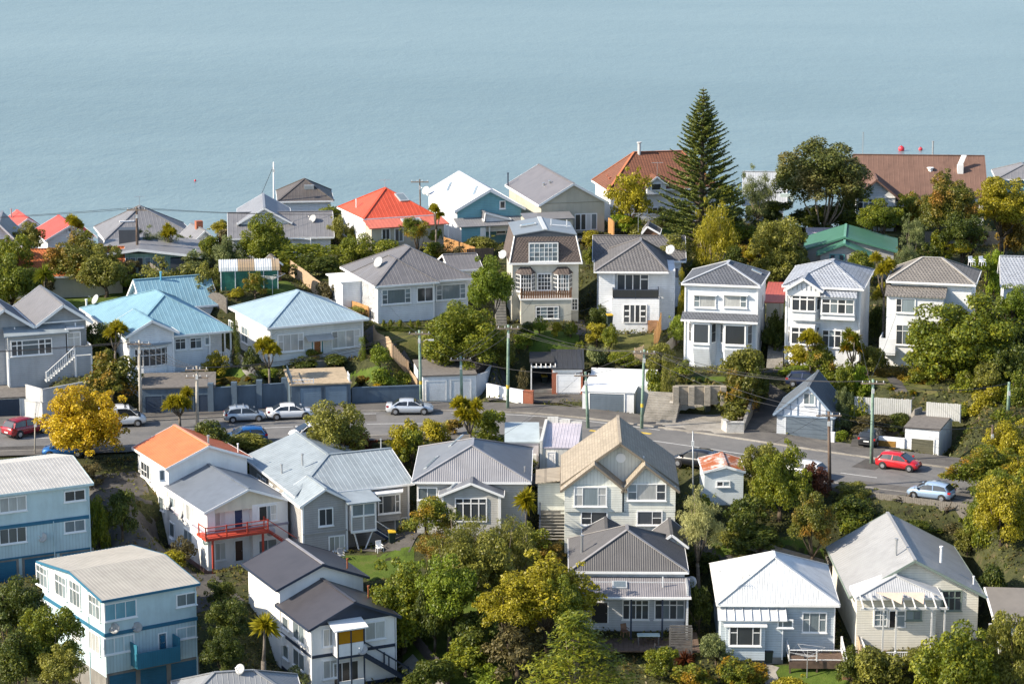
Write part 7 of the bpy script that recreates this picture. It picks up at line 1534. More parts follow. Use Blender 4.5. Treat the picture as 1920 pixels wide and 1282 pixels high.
pl('shrub', (308, 657, 344, 688), 'dk', 'dark round topiary before the turquoise roof villa', d=254.5); pl('bush', (378, 662, 430, 712), 'yg', 'yellow-green dome bush by the villa verandah', d=253.5); pl('tree', (150, 600, 240, 704), 'dk', 'dark evergreen mass between grey and turquoise villas', d=262); cabbage((192, 598, 242, 640), (216, 690), 'cabbage tree between grey and turquoise villas', 4, 'yg', d=257); pl('bush', (158, 664, 262, 748), 'mix', 'broad mixed shrub above the terrace wall', d=252.5); pl('shrub', (215, 640, 262, 690), 'green', 'green shrub at the bow window corner', d=255); pl('column', (428, 600, 452, 680), 'dk', 'dark narrow shrub between the two blue roofs', d=262); pl('shrub', (402, 706, 470, 726), 'aut', 'dry grass edge on the blue-grey wall', d=251.5, ry=.5); pl('shrub', (480, 690, 520, 712), 'bright', 'grassy shrub under the stout cabbage tree', d=254); pl('shrub', (455, 650, 485, 690), 'dk', 'dark purple shrub on the side path', d=258)
# along the road
pl('big', (74, 728, 242, 868), 'gold', 'golden yellow tree beside the road at left', base=(150, 880), d=234, trunkr=.2, limbs=14, multi=3, bark='g'); cabbage((302, 720, 368, 774), (338, 812), 'forked cabbage tree on the far side of the street', 7, 'yg', d=245)
pl('bush', (362, 788, 432, 850), 'dk', 'dark shrub behind the orange roof', d=234); pl('bush', (400, 812, 510, 850), 'olive', 'low olive shrubs by the blue hatchback', d=233); pl('tree', (568, 755, 690, 868), 'olive', 'bushy olive tree hiding the white car', d=235, limbs=9); pl('bush', (640, 802, 702, 860), 'red', 'dark red shrub right of the bushy olive tree', d=233.5); pl('bush', (722, 790, 792, 868), 'yg', 'yellow-green bush above the grey cottage', d=235); pl('bush', (748, 800, 800, 880), 'green', 'dark green bush left of the grey cottage', d=232); pl('bush', (782, 782, 852, 826), 'yg', 'yellow hedge bush at the road edge', d=238); cabbage((842, 742, 908, 800), (884, 835), 'big cabbage tree at the road edge above the grey cottage', 8, 'yg', d=236.5); pl('bush', (880, 766, 950, 835), 'green', 'dense green bush beside the big cabbage tree', d=235.5); pl('shrub', (892, 806, 946, 842), 'bright', 'glossy bright shrub behind the grey cottage', d=233); pl('shrub', (830, 785, 870, 815), 'aut', 'rusty pink shrub by the big cabbage tree', d=238)
pl('tree', (1384, 826, 1470, 930), 'olive', 'olive tree right of the rusty shed', d=221.5); pl('big', (1408, 832, 1518, 985), 'green', 'dense green tree beside the road below the gabled garage', d=219, trunkr=.2); pl('bush', (1500, 872, 1560, 945), 'red', 'dark reddish shrub at the road edge by brown pole', d=219); pl('bush', (1360, 930, 1440, 1002), 'dk', 'dark shrub below the dense green tree', d=216); pl('tree', (1476, 924, 1566, 1036), 'mix', 'small tree with rusty flushes behind the white roof', d=213); pl('bush', (1556, 930, 1650, 990), 'dk', 'dark bank shrubs below the road fence', d=218); pl('twiggy', (1735, 968, 1815, 1020), 'brown', 'dry brown brush behind the ivory bungalow', d=217); pl('bush', (1640, 950, 1740, 990), 'green', 'green scrub below the roadside fence', d=219)
pl('feather', (1262, 915, 1362, 1045), 'pale', 'pale silvery tree between dark and white roofs', d=212, bark='p', limbs=10); pl('bush', (1288, 1030, 1345, 1080), 'dk', 'shaded shrub under the pale silvery tree', d=210)
pl('tree', (1775, 838, 1925, 925), 'orange', 'yellow-topped tree at right edge by the road', d=222, limbs=10); pl('big', (1820, 880, 1945, 1080), 'green', 'tall dark tree at right edge beside the ivory bungalow', d=214); pl('tree', (1830, 895, 1930, 990), 'yg', 'yellow-green crown in front of the tall dark tree', d=211); pl('tree', (1845, 790, 1940, 870), 'yg', 'yellow-green tree above the right edge of the road', d=231)
cabbage((958, 904, 1012, 972), (988, 992), 'shaggy yellow cabbage tree right of the grey cottage', 1, 'yg', d=214)
# lower gardens
pl('loose', (752, 920, 862, 1016), 'orange', 'autumn tree in front of the grey cottage', d=212); pl('loose', (780, 990, 860, 1060), 'aut', 'russet tree left of the gum tree', d=210); pl('feather', (788, 960, 935, 1120), 'olive', 'tall gum tree with pale twisting trunk', d=207, bark='p', limbs=16, trunkr=.2, multi=2); pl('feather', (880, 965, 1010, 1100), 'olive', 'second gum crown in the lower garden', d=208, bark='p', limbs=12, trunkr=.18, multi=2); pl('tree', (945, 1044, 1112, 1180), 'yg', 'sunlit yellow-green tree by the verandah house', d=200); pl('bush', (950, 985, 1030, 1060), 'green', 'green tree behind the gum trees', d=213); pl('bush', (1000, 1018, 1062, 1056), 'aut', 'rusty bush at the verandah house corner', d=211)
pl('tree', (685, 1054, 830, 1180), 'green', 'wide leafy bush below the villa lawn', d=203, sink=.0); pl('tree', (775, 1075, 850, 1190), 'dk', 'dark shaded tree left of the gums', d=201); pl('bush', (845, 1150, 930, 1250), 'dk', 'dark understorey shrub in the lower garden', d=195); pl('bush', (800, 1110, 870, 1180), 'bright', 'bright shrub lit on the lower lawn', d=199); pl('twiggy', (900, 1162, 1035, 1275), 'brown', 'fine-twigged brown shrub at bottom centre', d=190); pl('pads', (950, 1148, 1205, 1310), 'green', 'layered green cypress at the bottom centre', d=188, trunkr=.2, bark='p', limbs=14); pl('shrub', (890, 1245, 950, 1290), 'bright', 'bright shrub at the bottom edge centre', d=187)
pl('bush', (1255, 1245, 1345, 1300), 'orange', 'orange-tipped shrub at bottom edge', d=186); pl('bush', (1330, 1236, 1445, 1305), 'orange', 'second orange-tipped shrub at bottom edge', d=186.5); pl('bush', (1314, 1188, 1372, 1248), 'gg', 'white-flowering shrub left of the white roofed bungalow', d=196); tuft(1284, 1240, 'bronze flax clump right of the timber deck', 'red', 1.15); pl('bush', (1285, 1090, 1336, 1190), 'dk', 'dark narrow shrub between deck and bungalow', d=201)
pl('bush', (1596, 1210, 1710, 1300), 'olive', 'olive shrub at bottom right', d=189); pl('tree', (1715, 1170, 1870, 1300), 'green', 'big leafy shrub at bottom right corner', d=189); pl('tree', (1850, 1140, 1945, 1300), 'olive', 'dark olive tree at the bottom right edge', d=190); pl('bush', (1838, 1050, 1890, 1130), 'dk', 'dark shrub between ivory bungalow and taupe shed', d=205)
for i, (b, c, dd, t) in enumerate((((-30, 1085, 90, 1210), 'dk', 189, 'dark tree mass at left edge below the upper flats'), ((40, 1130, 150, 1260), 'green', 186, 'green tree beside the lower flats wall'), ((-20, 1180, 90, 1300), 'dk', 184, 'dark tree at the bottom left corner'), ((70, 1210, 160, 1300), 'olive', 183, 'olive tree at the bottom edge below the flats'), ((384, 1118, 470, 1210), 'dk', 197, 'dark bush between the flats and navy house'), ((380, 1175, 460, 1270), 'dk', 193, 'shaded bush right of the lower flats'))): pl('tree', b, c, t, d=dd)
cabbage((460, 1140, 532, 1208), (494, 1282), 'cabbage tree before the navy house', 1, 'yg', d=190, tr=.22); pl('bush', (198, 918, 258, 1016), 'dk', 'dark conical shrub in the yard of the orange roof house', d=213); pl('shrub', (525, 1248, 580, 1290), 'gg', 'pale shrub at the bottom edge by navy house', d=188); pl('shrub', (300, 1030, 348, 1064), 'yg', 'yellow shrub behind the cream flats roof', d=205); pl('bush', (160, 930, 205, 1030), 'green', 'green shrub right of the upper flats', d=210); pl('shrub', (320, 1005, 365, 1040), 'brown', 'dry shrub beside the white stepped house', d=208)
for (x, y, r, c, t) in ((1600, 722, .55, 'aut', 'amber grass clump left in the dry front garden'), (1672, 730, .6, 'orange', 'orange grass clump by the garden path'), (1690, 712, .6, 'aut', 'rusty grass clump in the middle of the dry garden'), (1712, 738, .5, 'orange', 'small orange grass by the slatted fence'), (1730, 720, .55, 'aut', 'rusty grass under the huge tree'), (465, 712, .4, 'aut', 'rusty tuft at the end of the villa lawn'), (690, 712, .35, 'aut', 'rusty tuft right of the double garage')): tuft(x, y, t, c, r, 'grass_clump')
# fuller planting between the houses
MORE = (('bush', 1212, 640, 1262, 700, 'olive', 255, 'olive shrub beside the steep side fence'), ('shrub', 1286, 730, 1335, 752, 'bright', 247, 'bright weeds at the foot of the timber retaining wall'), ('bush', 1690, 690, 1760, 740, 'orange', 250, 'golden shrub left of the huge tree trunks'), ('bush', 1560, 905, 1640, 945, 'olive', 221, 'olive weeds along the roadside fence'), ('bush', 1660, 930, 1740, 965, 'dk', 219.5, 'dark weeds under the ice blue hatchback'), ('bush', 1580, 990, 1640, 1030, 'dk', 213, 'dark shrub beside the shaded steps'), ('bush', 130, 870, 200, 912, 'brown', 229, 'brown scrub under the golden yellow tree'), ('tree', 1865, 535, 1945, 610, 'bright', 256, 'fresh green tree before the pale shingle roof at right edge'), ('tree', 150, 462, 242, 532, 'olive', 284, 'olive tree hiding the right end of the orange tiles'), ('tree', -20, 440, 60, 520, 'green', 288, 'green tree in front of the left end of the orange tiles'), ('bush', 60, 470, 120, 530, 'mix', 283, 'rusty bush in the middle of the orange tiles'), ('bush', 340, 470, 400, 512, 'gg', 286, 'grey shrub right of the modern house'),
 ('tree', 840, 1000, 960, 1130, 'olive', 204, 'broad olive crown below the gum trees'), ('tree', 900, 1080, 1010, 1190, 'yg', 198, 'yellow-green crown filling the lower garden'), ('tree', 780, 1040, 900, 1180, 'bright', 201, 'fresh green crown left of the gum trunks'), ('bush', 930, 1120, 1020, 1200, 'yg', 196, 'bright bush behind the brown twiggy shrub'), ('bush', 700, 1120, 800, 1200, 'dk', 199, 'shaded bush below the wide leafy bush'), ('tree', 1010, 1080, 1090, 1190, 'green', 198, 'green crown at the left end of the deck'),
 ('bush', 1640, 972, 1760, 1020, 'dk', 216, 'dark scrub on the bank behind the ivory bungalow'), ('bush', 1560, 965, 1660, 1020, 'green', 215, 'green scrub on the bank above the bungalow path'), ('bush', 1370, 985, 1470, 1030, 'dk', 214, 'dark hedge behind the old bench'), ('bush', 1790, 985, 1840, 1040, 'olive', 214, 'olive scrub at the corner of the ivory bungalow'), ('tree', 1800, 920, 1880, 1040, 'green', 216, 'green tree behind the ivory bungalow corner'), ('tree', 1880, 840, 1960, 960, 'yg', 221, 'yellow tree beyond the right edge of the road'),
 ('bush', 1600, 775, 1680, 812, 'brown', 241, 'shaded brown planting behind the black hatchback'), ('bush', 1650, 770, 1705, 806, 'dk', 241.5, 'dark planting below the slatted fence'), ('bush', 1780, 700, 1850, 760, 'green', 247, 'green shrub behind the right slatted fence'), ('bush', 1735, 690, 1800, 730, 'yg', 252, 'yellow shrub behind the huge tree trunks'), ('bush', 1640, 690, 1700, 715, 'aut', 252, 'rusty low shrubs in front of the taupe roof house'), ('tree', 1870, 700, 1950, 830, 'green', 243, 'leafy tree at right edge above the brown pole'), ('bush', 1800, 800, 1870, 850, 'dk', 238, 'dark bush right of the corner garage'),
 ('tree', 1220, 440, 1300, 500, 'olive', 281, 'olive tree behind the balcony house right end'), ('bush', 1500, 400, 1560, 450, 'dk', 294, 'dark bush behind the lilac flat roof'), ('bush', 1350, 415, 1420, 465, 'green', 290, 'green shrubs between conifer and olive tree'), ('bush', 1590, 470, 1640, 520, 'green', 272, 'green shrubs right of the green roof'), ('bush', 1690, 500, 1740, 530, 'dk', 270, 'dark shrubs behind the taupe roof ridge'), ('tree', 1760, 400, 1850, 470, 'dk', 289, 'dark hedge trees behind the terrace fence'), ('bush', 1820, 480, 1870, 520, 'bright', 271, 'bright shrub below the two white chairs'),
 ('bush', 1230, 395, 1300, 425, 'dk', 298, 'dark hedge at the foot of the terracotta house'), ('bush', 1190, 375, 1255, 410, 'olive', 304, 'olive bush before the terracotta house'), ('bush', 1330, 340, 1400, 400, 'green', 305, 'green bush right behind the conifer'), ('bush', 1560, 365, 1612, 410, 'dk', 300, 'dark shrub left of the white gable wing'), ('bush', 1640, 385, 1720, 425, 'green', 300, 'green hedge before the brown roof house'),
 ('bush', 870, 440, 935, 480, 'olive', 290, 'olive bush between teal house and mansard'), ('bush', 560, 430, 620, 462, 'green', 294, 'green bush below the grey sloping wing'), ('bush', 255, 520, 300, 556, 'dk', 278, 'dark bush behind the turquoise rear roof'), ('bush', 310, 530, 365, 562, 'olive', 277, 'olive bush behind the turquoise rear roof'), ('bush', 540, 560, 600, 585, 'green', 272, 'green bush behind the powder blue roof'), ('bush', 630, 575, 690, 612, 'olive', 267, 'olive bush right of the powder blue roof'), ('bush', 690, 640, 720, 660, 'green', 261, 'green shrub beside the garden path'),
 ('bush', 930, 640, 970, 700, 'olive', 259, 'olive shrub on the slope left of the carport'), ('bush', 1075, 640, 1100, 680, 'green', 260, 'green shrub beside the mansard path'), ('bush', 1140, 660, 1200, 690, 'green', 257, 'green hedge above the wide white garage'), ('bush', 1280, 720, 1355, 752, 'olive', 249, 'olive trailing shrubs on the timber terrace wall'), ('bush', 1405, 690, 1440, 760, 'dk', 251, 'dark hedge beside the dark driveway'), ('bush', 1530, 690, 1580, 735, 'green', 248.5, 'green shrub above the gabled garage roof'), ('bush', 1630, 655, 1665, 700, 'dk', 254, 'dark shrub at the taupe house steps'),
 ('bush', 385, 1085, 440, 1140, 'dk', 200, 'dark bush right of the cream flats roof'), ('bush', 690, 850, 760, 900, 'dk', 230, 'dark bush between pale villa and cottage roofs'), ('bush', 930, 850, 1012, 900, 'green', 228, 'green bush behind the cottage right eave'), ('bush', 1010, 900, 1050, 960, 'dk', 219, 'dark bush by the twin gable side stair'), ('bush', 1330, 990, 1400, 1030, 'olive', 213, 'olive shrub above the white roof'), ('bush', 1290, 930, 1340, 990, 'green', 217, 'green bush below the rusty shed'),
 ('bush', 1210, 1210, 1275, 1270, 'green', 191, 'green shrub below the timber deck'), ('bush', 1440, 1262, 1520, 1310, 'yg', 184, 'yellow shrub at the bottom edge by the lawn'), ('bush', 1570, 1215, 1625, 1290, 'dk', 190, 'dark hedge beside the board fence at bottom right'), ('bush', 1690, 1215, 1760, 1270, 'olive', 192, 'olive shrub below the pergola deck'), ('bush', 760, 1230, 850, 1300, 'dk', 188, 'dark bush at the bottom edge left of centre'), ('bush', 830, 1200, 920, 1270, 'green', 191, 'green bush at the bottom left of the cypress'))
for (s_, x0, y0, x1, y1, c_, d_, t_) in MORE: pl(s_, (x0, y0, x1, y1), c_, t_, d=d_)
# ================================================================== vehicles
TYRE = plain('tyre_rubber', (.015, .015, .016), .8); RIM = plain('alloy_rim', (.45, .46, .48), .35, .7); CGL = glass('car_glass', (.012, .016, .02)); BLK = plain('black_plastic', (.02, .02, .022), .6); HL = plain('headlight_lens', (.65, .68, .7), .12, coat=.6); TL = plain('tail_light_lens', (.45, .012, .012), .2, coat=.6); PLT = plain('number_plate', (.7, .7, .68), .5)
CARS = {'hatch': dict(b=[(-2.0, .38, .74, .66), (-1.95, .27, .95, .80), (-1.5, .22, 1.0, .86), (0, .2, .96, .875), (.9, .2, .93, .87), (1.25, .22, .92, .86), (1.75, .25, .79, .79), (1.98, .33, .60, .64)], g=[(-1.93, .99, .62), (-1.5, 1.38, .60), (-.8, 1.48, .60), (.1, 1.47, .61), (.5, 1.38, .62), (1.3, .93, .70)], wx=(-1.24, 1.27), r=.31, rf=(-1.5, .35), pil=((-1.45, -1.75), (-.35, -.4), (.42, 1.15))),
        'sedan': dict(b=[(-2.33, .40, .78, .66), (-2.25, .28, .98, .80), (-1.7, .22, 1.0, .88), (-.3, .2, .97, .90), (.9, .2, .94, .90), (1.3, .22, .92, .89), (2.0, .25, .80, .82), (2.32, .33, .60, .66)], g=[(-1.75, .99, .66), (-1.05, 1.36, .60), (-.5, 1.43, .60), (.2, 1.42, .61), (.6, 1.33, .62), (1.4, .93, .72)], wx=(-1.38, 1.42), r=.325, rf=(-1.0, .4), pil=((-1.0, -1.6), (-.15, -.2), (.5, 1.25))),
        'suv': dict(b=[(-2.27, .45, .85, .72), (-2.2, .33, 1.08, .86), (-1.6, .28, 1.12, .92), (0, .26, 1.08, .93), (1.0, .26, 1.06, .93), (1.35, .28, 1.04, .92), (1.95, .32, .92, .84), (2.24, .4, .7, .7)], g=[(-2.15, 1.1, .70), (-1.75, 1.58, .66), (-1.0, 1.69, .66), (.1, 1.68, .67), (.55, 1.56, .68), (1.4, 1.05, .76)], wx=(-1.35, 1.4), r=.36, rf=(-1.8, .4), pil=((-1.75, -2.0), (-.45, -.5), (.5, 1.25))),
        'van': dict(b=[(-2.4, .45, 1.0, .84), (-2.38, .33, 1.15, .92), (-1.6, .28, 1.18, .95), (0, .27, 1.15, .95), (1.2, .27, 1.12, .95), (1.7, .28, 1.05, .93), (2.15, .32, .92, .86), (2.38, .4, .72, .72)], g=[(-2.36, 1.1, .84), (-2.3, 1.85, .80), (-1.5, 1.96, .80), (.4, 1.95, .80), (.9, 1.82, .80), (1.85, 1.06, .80)], wx=(-1.5, 1.55), r=.33, rf=(-2.25, .8), pil=((-2.2, -2.3), (-.4, -.4), (.85, 1.65)))}
CARM = {}
def car_meshes(kind):
    if kind in CARM: return CARM[kind]
    c = CARS[kind]; out = {}; M = MB(); B = c['b']; n = 12
    for (x, zb, bl, w) in B:
        h = [(w * .86, zb), (w * .98, zb + .14), (w, zb + (bl - zb) * .5), (w * .965, bl - .09), (w * .86, bl - .01), (0.0, bl + .03)]
        M.v += [(x, y, z) for y, z in h] + [(x, -y, z) for y, z in h[-2::-1]] + [(x, 0.0, zb)]
    for i in range(len(B) - 1):
        for j in range(n): M.f.append((i * n + j, (i + 1) * n + j, (i + 1) * n + (j + 1) % n, i * n + (j + 1) % n))
    M.f += [tuple(range(n)), tuple(range((len(B) - 1) * n, len(B) * n))[::-1]]; out['body'] = M.mesh('body', True)
    M = MB(); gs = c['g']; k = 6
    for (x, zt, wt) in gs:
        zb = np.interp(x, [q[0] for q in B], [q[2] for q in B]) - .05; wb = np.interp(x, [q[0] for q in B], [q[3] for q in B]) * .93; zt = max(zt, zb + .02)
        M.v += [(x, wb, zb), (x, wt + .06, zt - .10 if zt - zb > .2 else zt - .01), (x, wt - .06, zt), (x, -wt + .06, zt), (x, -wt - .06, zt - .10 if zt - zb > .2 else zt - .01), (x, -wb, zb)]
    for i in range(len(gs) - 1):
        for j in range(k - 1): M.f.append((i * k + j, (i + 1) * k + j, (i + 1) * k + j + 1, i * k + j + 1))
    out['cabin_window'] = M.mesh('cabin_window')
    M = MB(); xs = [q[0] for q in gs]; zt = lambda x: float(np.interp(x, xs, [q[1] for q in gs])); wt = lambda x: float(np.interp(x, xs, [q[2] for q in gs]))
    st = np.linspace(c['rf'][0], c['rf'][1], 6); 
    for x in st: M.v += [(x, wt(x) + .075, zt(x) - .12), (x, wt(x) - .02, zt(x) + .012), (x, 0, zt(x) + .03), (x, -wt(x) + .02, zt(x) + .012), (x, -wt(x) - .075, zt(x) - .12)]
    for i in range(5):
        for j in range(4): M.f.append((i * 5 + j, (i + 1) * 5 + j, (i + 1) * 5 + j + 1, i * 5 + j + 1))
    out['roof'] = M.mesh('roof', True); M = MB()
    bw = lambda x: float(np.interp(x, [q[0] for q in B], [q[3] for q in B])) * .945; bz = lambda x: float(np.interp(x, [q[0] for q in B], [q[2] for q in B])) - .04
    for (xt, xb) in c['pil']:
        for s_ in (-1, 1): M.bar((xt, s_ * (wt(xt) + .05), zt(xt) - .07), (xb, s_ * bw(xb), bz(xb)), .09 if xt != c['pil'][0][0] else .2, .05)
    if kind == 'van': M.prism([(-2.3, -.9, 1.1), (-.5, -.96, 1.1), (-.5, -.88, 1.85), (-2.25, -.86, 1.8)], (0, .02, 0)); M.prism([(-2.3, .88, 1.1), (-.5, .94, 1.1), (-.5, .86, 1.85), (-2.25, .84, 1.8)], (0, .02, 0))
    out['pillar'] = M.mesh('pillar'); r = c['r']
    out['wheel'] = MB().lathe([(r * .62, -.11), (r, -.09), (r, .09), (r * .62, .11)], 18, axis='y').mesh('wheel', True); out['rim'] = MB().lathe([(r * .2, -.125), (r * .6, -.118), (r * .64, .10), (r * .3, .11)], 12, axis='y').mesh('rim')
    out['wheel_arch'] = MB().lathe([(r * 1.16, -.1), (r * 1.16, .1)], 18, axis='y').mesh('wheel_arch'); CARM[kind] = out; return out
def car(kind, px, yb, face, col, label, name=None, rot=0.0, pos=None, rack=False):
    P = at_z((px, yb), .07) if pos is None else np.array(pos); dx = .5; g = (road_y(P[0] + dx) - road_y(P[0] - dx)) / (2 * dx); a = math.atan(g) + (0 if face == 'r' else math.pi) + R(rot)
    if pos is None: P = P + np.array((-math.sin(math.atan(g)), math.cos(math.atan(g)), 0)) * .85
    o = empty({'hatch': 'hatchback_car', 'sedan': 'sedan_car', 'suv': 'suv_car', 'van': 'van'}[kind], tuple(P), a); tag(o, label, 'van' if kind == 'van' else 'car'); m = car_meshes(kind); c = CARS[kind]
    pm = plain('car_paint_' + col[0], col[1], .3, .35 if col[2] else 0, .5, .03, .8)
    put('body', m['body'], pm, o); put('roof', m['roof'], pm, o); put('cabin_window', m['cabin_window'], CGL, o); put('pillar', m['pillar'], pm, o); w = max(q[3] for q in c['b'])
    for x in c['wx']:
        for s_ in (-1, 1):
            q = put('wheel_arch', m['wheel_arch'], BLK, o); q.location = (x, s_ * (w - .095), c['r'] + .03); q = put('wheel', m['wheel'], TYRE, o); q.location = (x, s_ * (w - .085), c['r']); q2 = put('rim', m['rim'], RIM, q)
            if s_ > 0: q.rotation_euler = (0, 0, math.pi)
    f, b = c['b'][-2], c['b'][1]
    for s_ in (-1, 1):
        MB().prism([(f[0] - .28, s_ * f[3] * .99, f[2] - .16), (f[0] + .1, s_ * f[3] * .88, f[2] - .20), (f[0] + .08, s_ * f[3] * .84, f[2] - .07), (f[0] - .3, s_ * f[3] * .97, f[2] - .03)], (0, -s_ * .25, 0)).build('headlight', HL, o)
        MB().box(b[0] - .03, b[0] + .22, min(s_ * b[3] * .75, s_ * (b[3] + .02)), max(s_ * b[3] * .75, s_ * (b[3] + .02)), b[2] - .22, b[2] - .04).build('tail_light', TL, o)
        xm = c['pil'][2][1] - .15; MB().box(xm - .08, xm + .08, min(s_ * w * .98, s_ * (w + .16)), max(s_ * w * .98, s_ * (w + .16)), c['b'][3][2] + .02, c['b'][3][2] + .16).build('wing_mirror', pm, o)
    MB().box(b[0] - .09, b[0] - .03, -.26, .26, .55, .67).build('number_plate', PLT, o); MB().box(c['b'][-1][0] - .05, c['b'][-1][0] + .03, -.45, .45, .36, .52).build('grille', BLK, o); MB().box(b[0] - .08, b[0] + .1, -b[3] * .9, b[3] * .9, b[1] + .02, b[1] + .14).build('bumper', BLK, o)
    if rack:
        for x in (-.9, -.1): MB().box(x - .03, x + .03, -.6, .6, c['g'][2][1] + .06, c['g'][2][1] + .1).build('roof_rack', RIM, o)
    return o
WHT, SIL, LSIL, RED_, DRED, BLU, BLKP, LBL = ('white', (.72, .73, .74), 0), ('silver', (.42, .47, .52), 1), ('light_silver', (.58, .62, .66), 1), ('red', (.50, .012, .018), 0), ('dark_red', (.28, .012, .022), 0), ('blue', (.015, .12, .36), 1), ('black', (.012, .013, .016), 0), ('ice_blue', (.34, .46, .62), 1)
car('suv', 47, 818, 'r', DRED, 'dark red car seen from behind at the left edge of the road', rot=42); car('van', 228, 801, 'r', WHT, 'white van behind the golden yellow tree'); car('hatch', 120, 858, 'l', BLU, 'blue hatchback under the golden yellow tree'); car('hatch', 461, 792, 'r', SIL, 'silver hatchback with roof rack before the blue-grey wall', rack=True)
car('sedan', 546, 787, 'r', WHT, 'white sedan parked before the double garage'); car('sedan', 768, 778, 'r', LSIL, 'silver sedan parked by the white double garage'); car('hatch', 463, 833, 'l', BLU, 'blue hatchback on the near side behind the orange roof'); car('hatch', 583, 826, 'l', WHT, 'white hatchback half hidden by the bushy olive tree', rot=12)
car('suv', 1297, 879, 'l', BLKP, 'black car beside the rusty roofed shed'); car('hatch', 1679, 882, 'r', RED_, 'bright red hatchback in front of the corner garage'); car('hatch', 1739, 938, 'l', LBL, 'ice blue hatchback on the near side of the road'); car('hatch', 1500, 897, 'l', WHT, 'white hatchback hidden behind the dense green tree'); 
P = at_z((1632, 836), .2); car('hatch', 0, 0, 'r', BLKP, 'black hatchback parked nose-in inside the carport bay', pos=P + np.array((.3, 1.2, 0)), rot=95); P = G(1512, 724); car('hatch', 0, 0, 'r', ('navy', (.02, .03, .07), 1), 'dark blue car at the top of the dark driveway', pos=P, rot=20)
# ================================================================== poles, wires and small things
P_GREEN = groundmat('green_treated_pole', [(.12, .17, .13), (.20, .29, .23), (.27, .36, .29)], 1.2, .3); P_CONC = groundmat('concrete_pole', [(.28, .25, .21), (.40, .37, .32), (.5, .47, .42)], 1.2, .3); P_BRN = groundmat('brown_pole', [(.07, .05, .04), (.13, .095, .075), (.19, .15, .12)], 1.2, .3)
INS = plain('porcelain', (.55, .56, .56), .3)
POLES = {}
def pole(key, base, top, mat, label, arms=1, lamp=False, r=.15, d=None, lean=0.0, band=False, name='utility_pole', cat='utility pole'):
    P = at_z(base, .15) if d is None else np.array((*at_d(base, d)[:2], Tz(at_d(base, d)[0], d))); tp = at_d(top, P[1]); h = tp[2] - P[2]; o = empty(name, tuple(P)); tag(o, label, cat); dx = tp[0] - P[0]
    MB().tube([(0, 0, -.5), (dx * .5, 0, h * .5), (dx, 0, h)], [r * 1.15, r, r * .78], 10).build('pole_shaft', mat, o, smooth=True); pts = []
    for k in range(arms):
        z = h - .35 - k * .75; MB().box(dx - 1.1, dx + 1.1, -.06 - r, .06 - r, z - .06, z + .06).build('crossarm', plain('arm_timber', (.22, .17, .13), .8), o)
        for i in range(4):
            x = dx - .95 + i * .63; q = MB().lathe([(.03, 0), (.06, .06), (.03, .1), (.055, .15), (.02, .2)], 8, (x, -r, z + .06)).build('insulator', INS, o)
            if k == 0: pts.append((P[0] + x, P[1] - r, P[2] + z + .24))
    if arms == 0: pts = [(P[0] + dx, P[1], P[2] + h - .1)] * 4
    if lamp:
        MB().tube([(dx, 0, h - 1.3), (dx + .7, -.2, h - .9), (dx + 1.0, -.3, h - .88)], .035, 6).build('lamp_arm', P_CONC, o); MB().box(dx + .9, dx + 1.45, -.42, -.2, h - .98, h - .86).build('lamp_head', INS, o)
    if band: MB().lathe([(r * 1.12, 2.0), (r * 1.12, 2.35)], 10, (dx * .25, 0, 0)).build('yellow_band', plain('yellow_band', (.6, .42, .04), .6), o)
    MB().box(dx - .12, dx + .12, -r - .16, -r, h - 1.25, h - .85).build('fuse_box', INS, o); POLES[key] = pts; return o
pole(1, (264, 783), (261, 638), P_CONC, 'concrete pole in front of the turquoise roof villa'); pole(2, (370, 800), (369, 686), P_CONC, 'pale concrete pole with two crossarms by the cabbage tree', 2); pole(3, (790, 757), (786, 619), P_GREEN, 'green pole with street lamp left of the round evergreen', lamp=True, band=True); pole(4, (866, 752), (864, 668), P_GREEN, 'short green pole before the white double garage'); pole(5, (952, 765), (953, 609), P_GREEN, 'tall green pole beside the low white wall', band=True)
pole(6, (1103, 800), (1098, 697), P_GREEN, 'leaning green pole in front of the wide white garage', d=None); pole(7, (1203, 801), (1208, 655), P_GREEN, 'green pole at the foot of the wide concrete steps', band=True); pole(8, (1556, 912), (1554, 771), P_BRN, 'brown timber pole near the reddish shrub'); pole(9, (1634, 866), (1637, 711), P_GREEN, 'green pole beside the carport bay'); pole(10, (1888, 830), (1892, 716), P_GREEN, 'green pole at the right edge by dark trees', d=240, arms=0); pole(11, (1860, 868), (1861, 796), P_BRN, 'short brown pole near the right edge', arms=0, r=.12)
pole(12, (257, 470), (256, 388), P_BRN, 'weathered wooden pole on the ridge at left', d=293); pole(13, (65, 850), (66, 774), P_CONC, 'thin pale post beside the upper flats', arms=0, r=.06); pole(14, (1300, 935), (1299, 808), plain('steel_post', (.4, .42, .43), .4, .5), 'thin steel post beside the rusty shed', arms=0, r=.06, d=219); pole(15, (513, 400), (513, 304), WHITE, 'tall white mast on the ridge against the sea', arms=0, r=.1, d=322, name='flag_mast', cat='mast'); pole(16, (790, 395), (787, 336), P_BRN, 'dark pole left of the white roof', d=320, arms=1, r=.1)
WIREM = plain('black_wire', (.03, .03, .032), .5)
def wire(a, b, sag, label, r=.021):
    a, b = np.array(a), np.array(b); n = 14; pts = [a + (b - a) * t - np.array((0, 0, sag * 4 * t * (1 - t))) for t in np.linspace(0, 1, n)]; o = MB().tube([p - a for p in pts], r, 4, False).build('power_line', WIREM); o.location = tuple(a); tag(o, label, 'wire'); o['group'] = 'power lines'
def span(i, j, ks, desc, sag=.6):
    for k in ks: wire(POLES[i][k], POLES[j][k], sag, ('leftmost', 'left inner', 'right inner', 'rightmost')[k] + ' power line ' + desc)
far = lambda i, dx, dy, dz: POLES.__setitem__(('f', i), [(p[0] + dx, p[1] + dy, p[2] + dz) for p in POLES[i]]) or ('f', i)
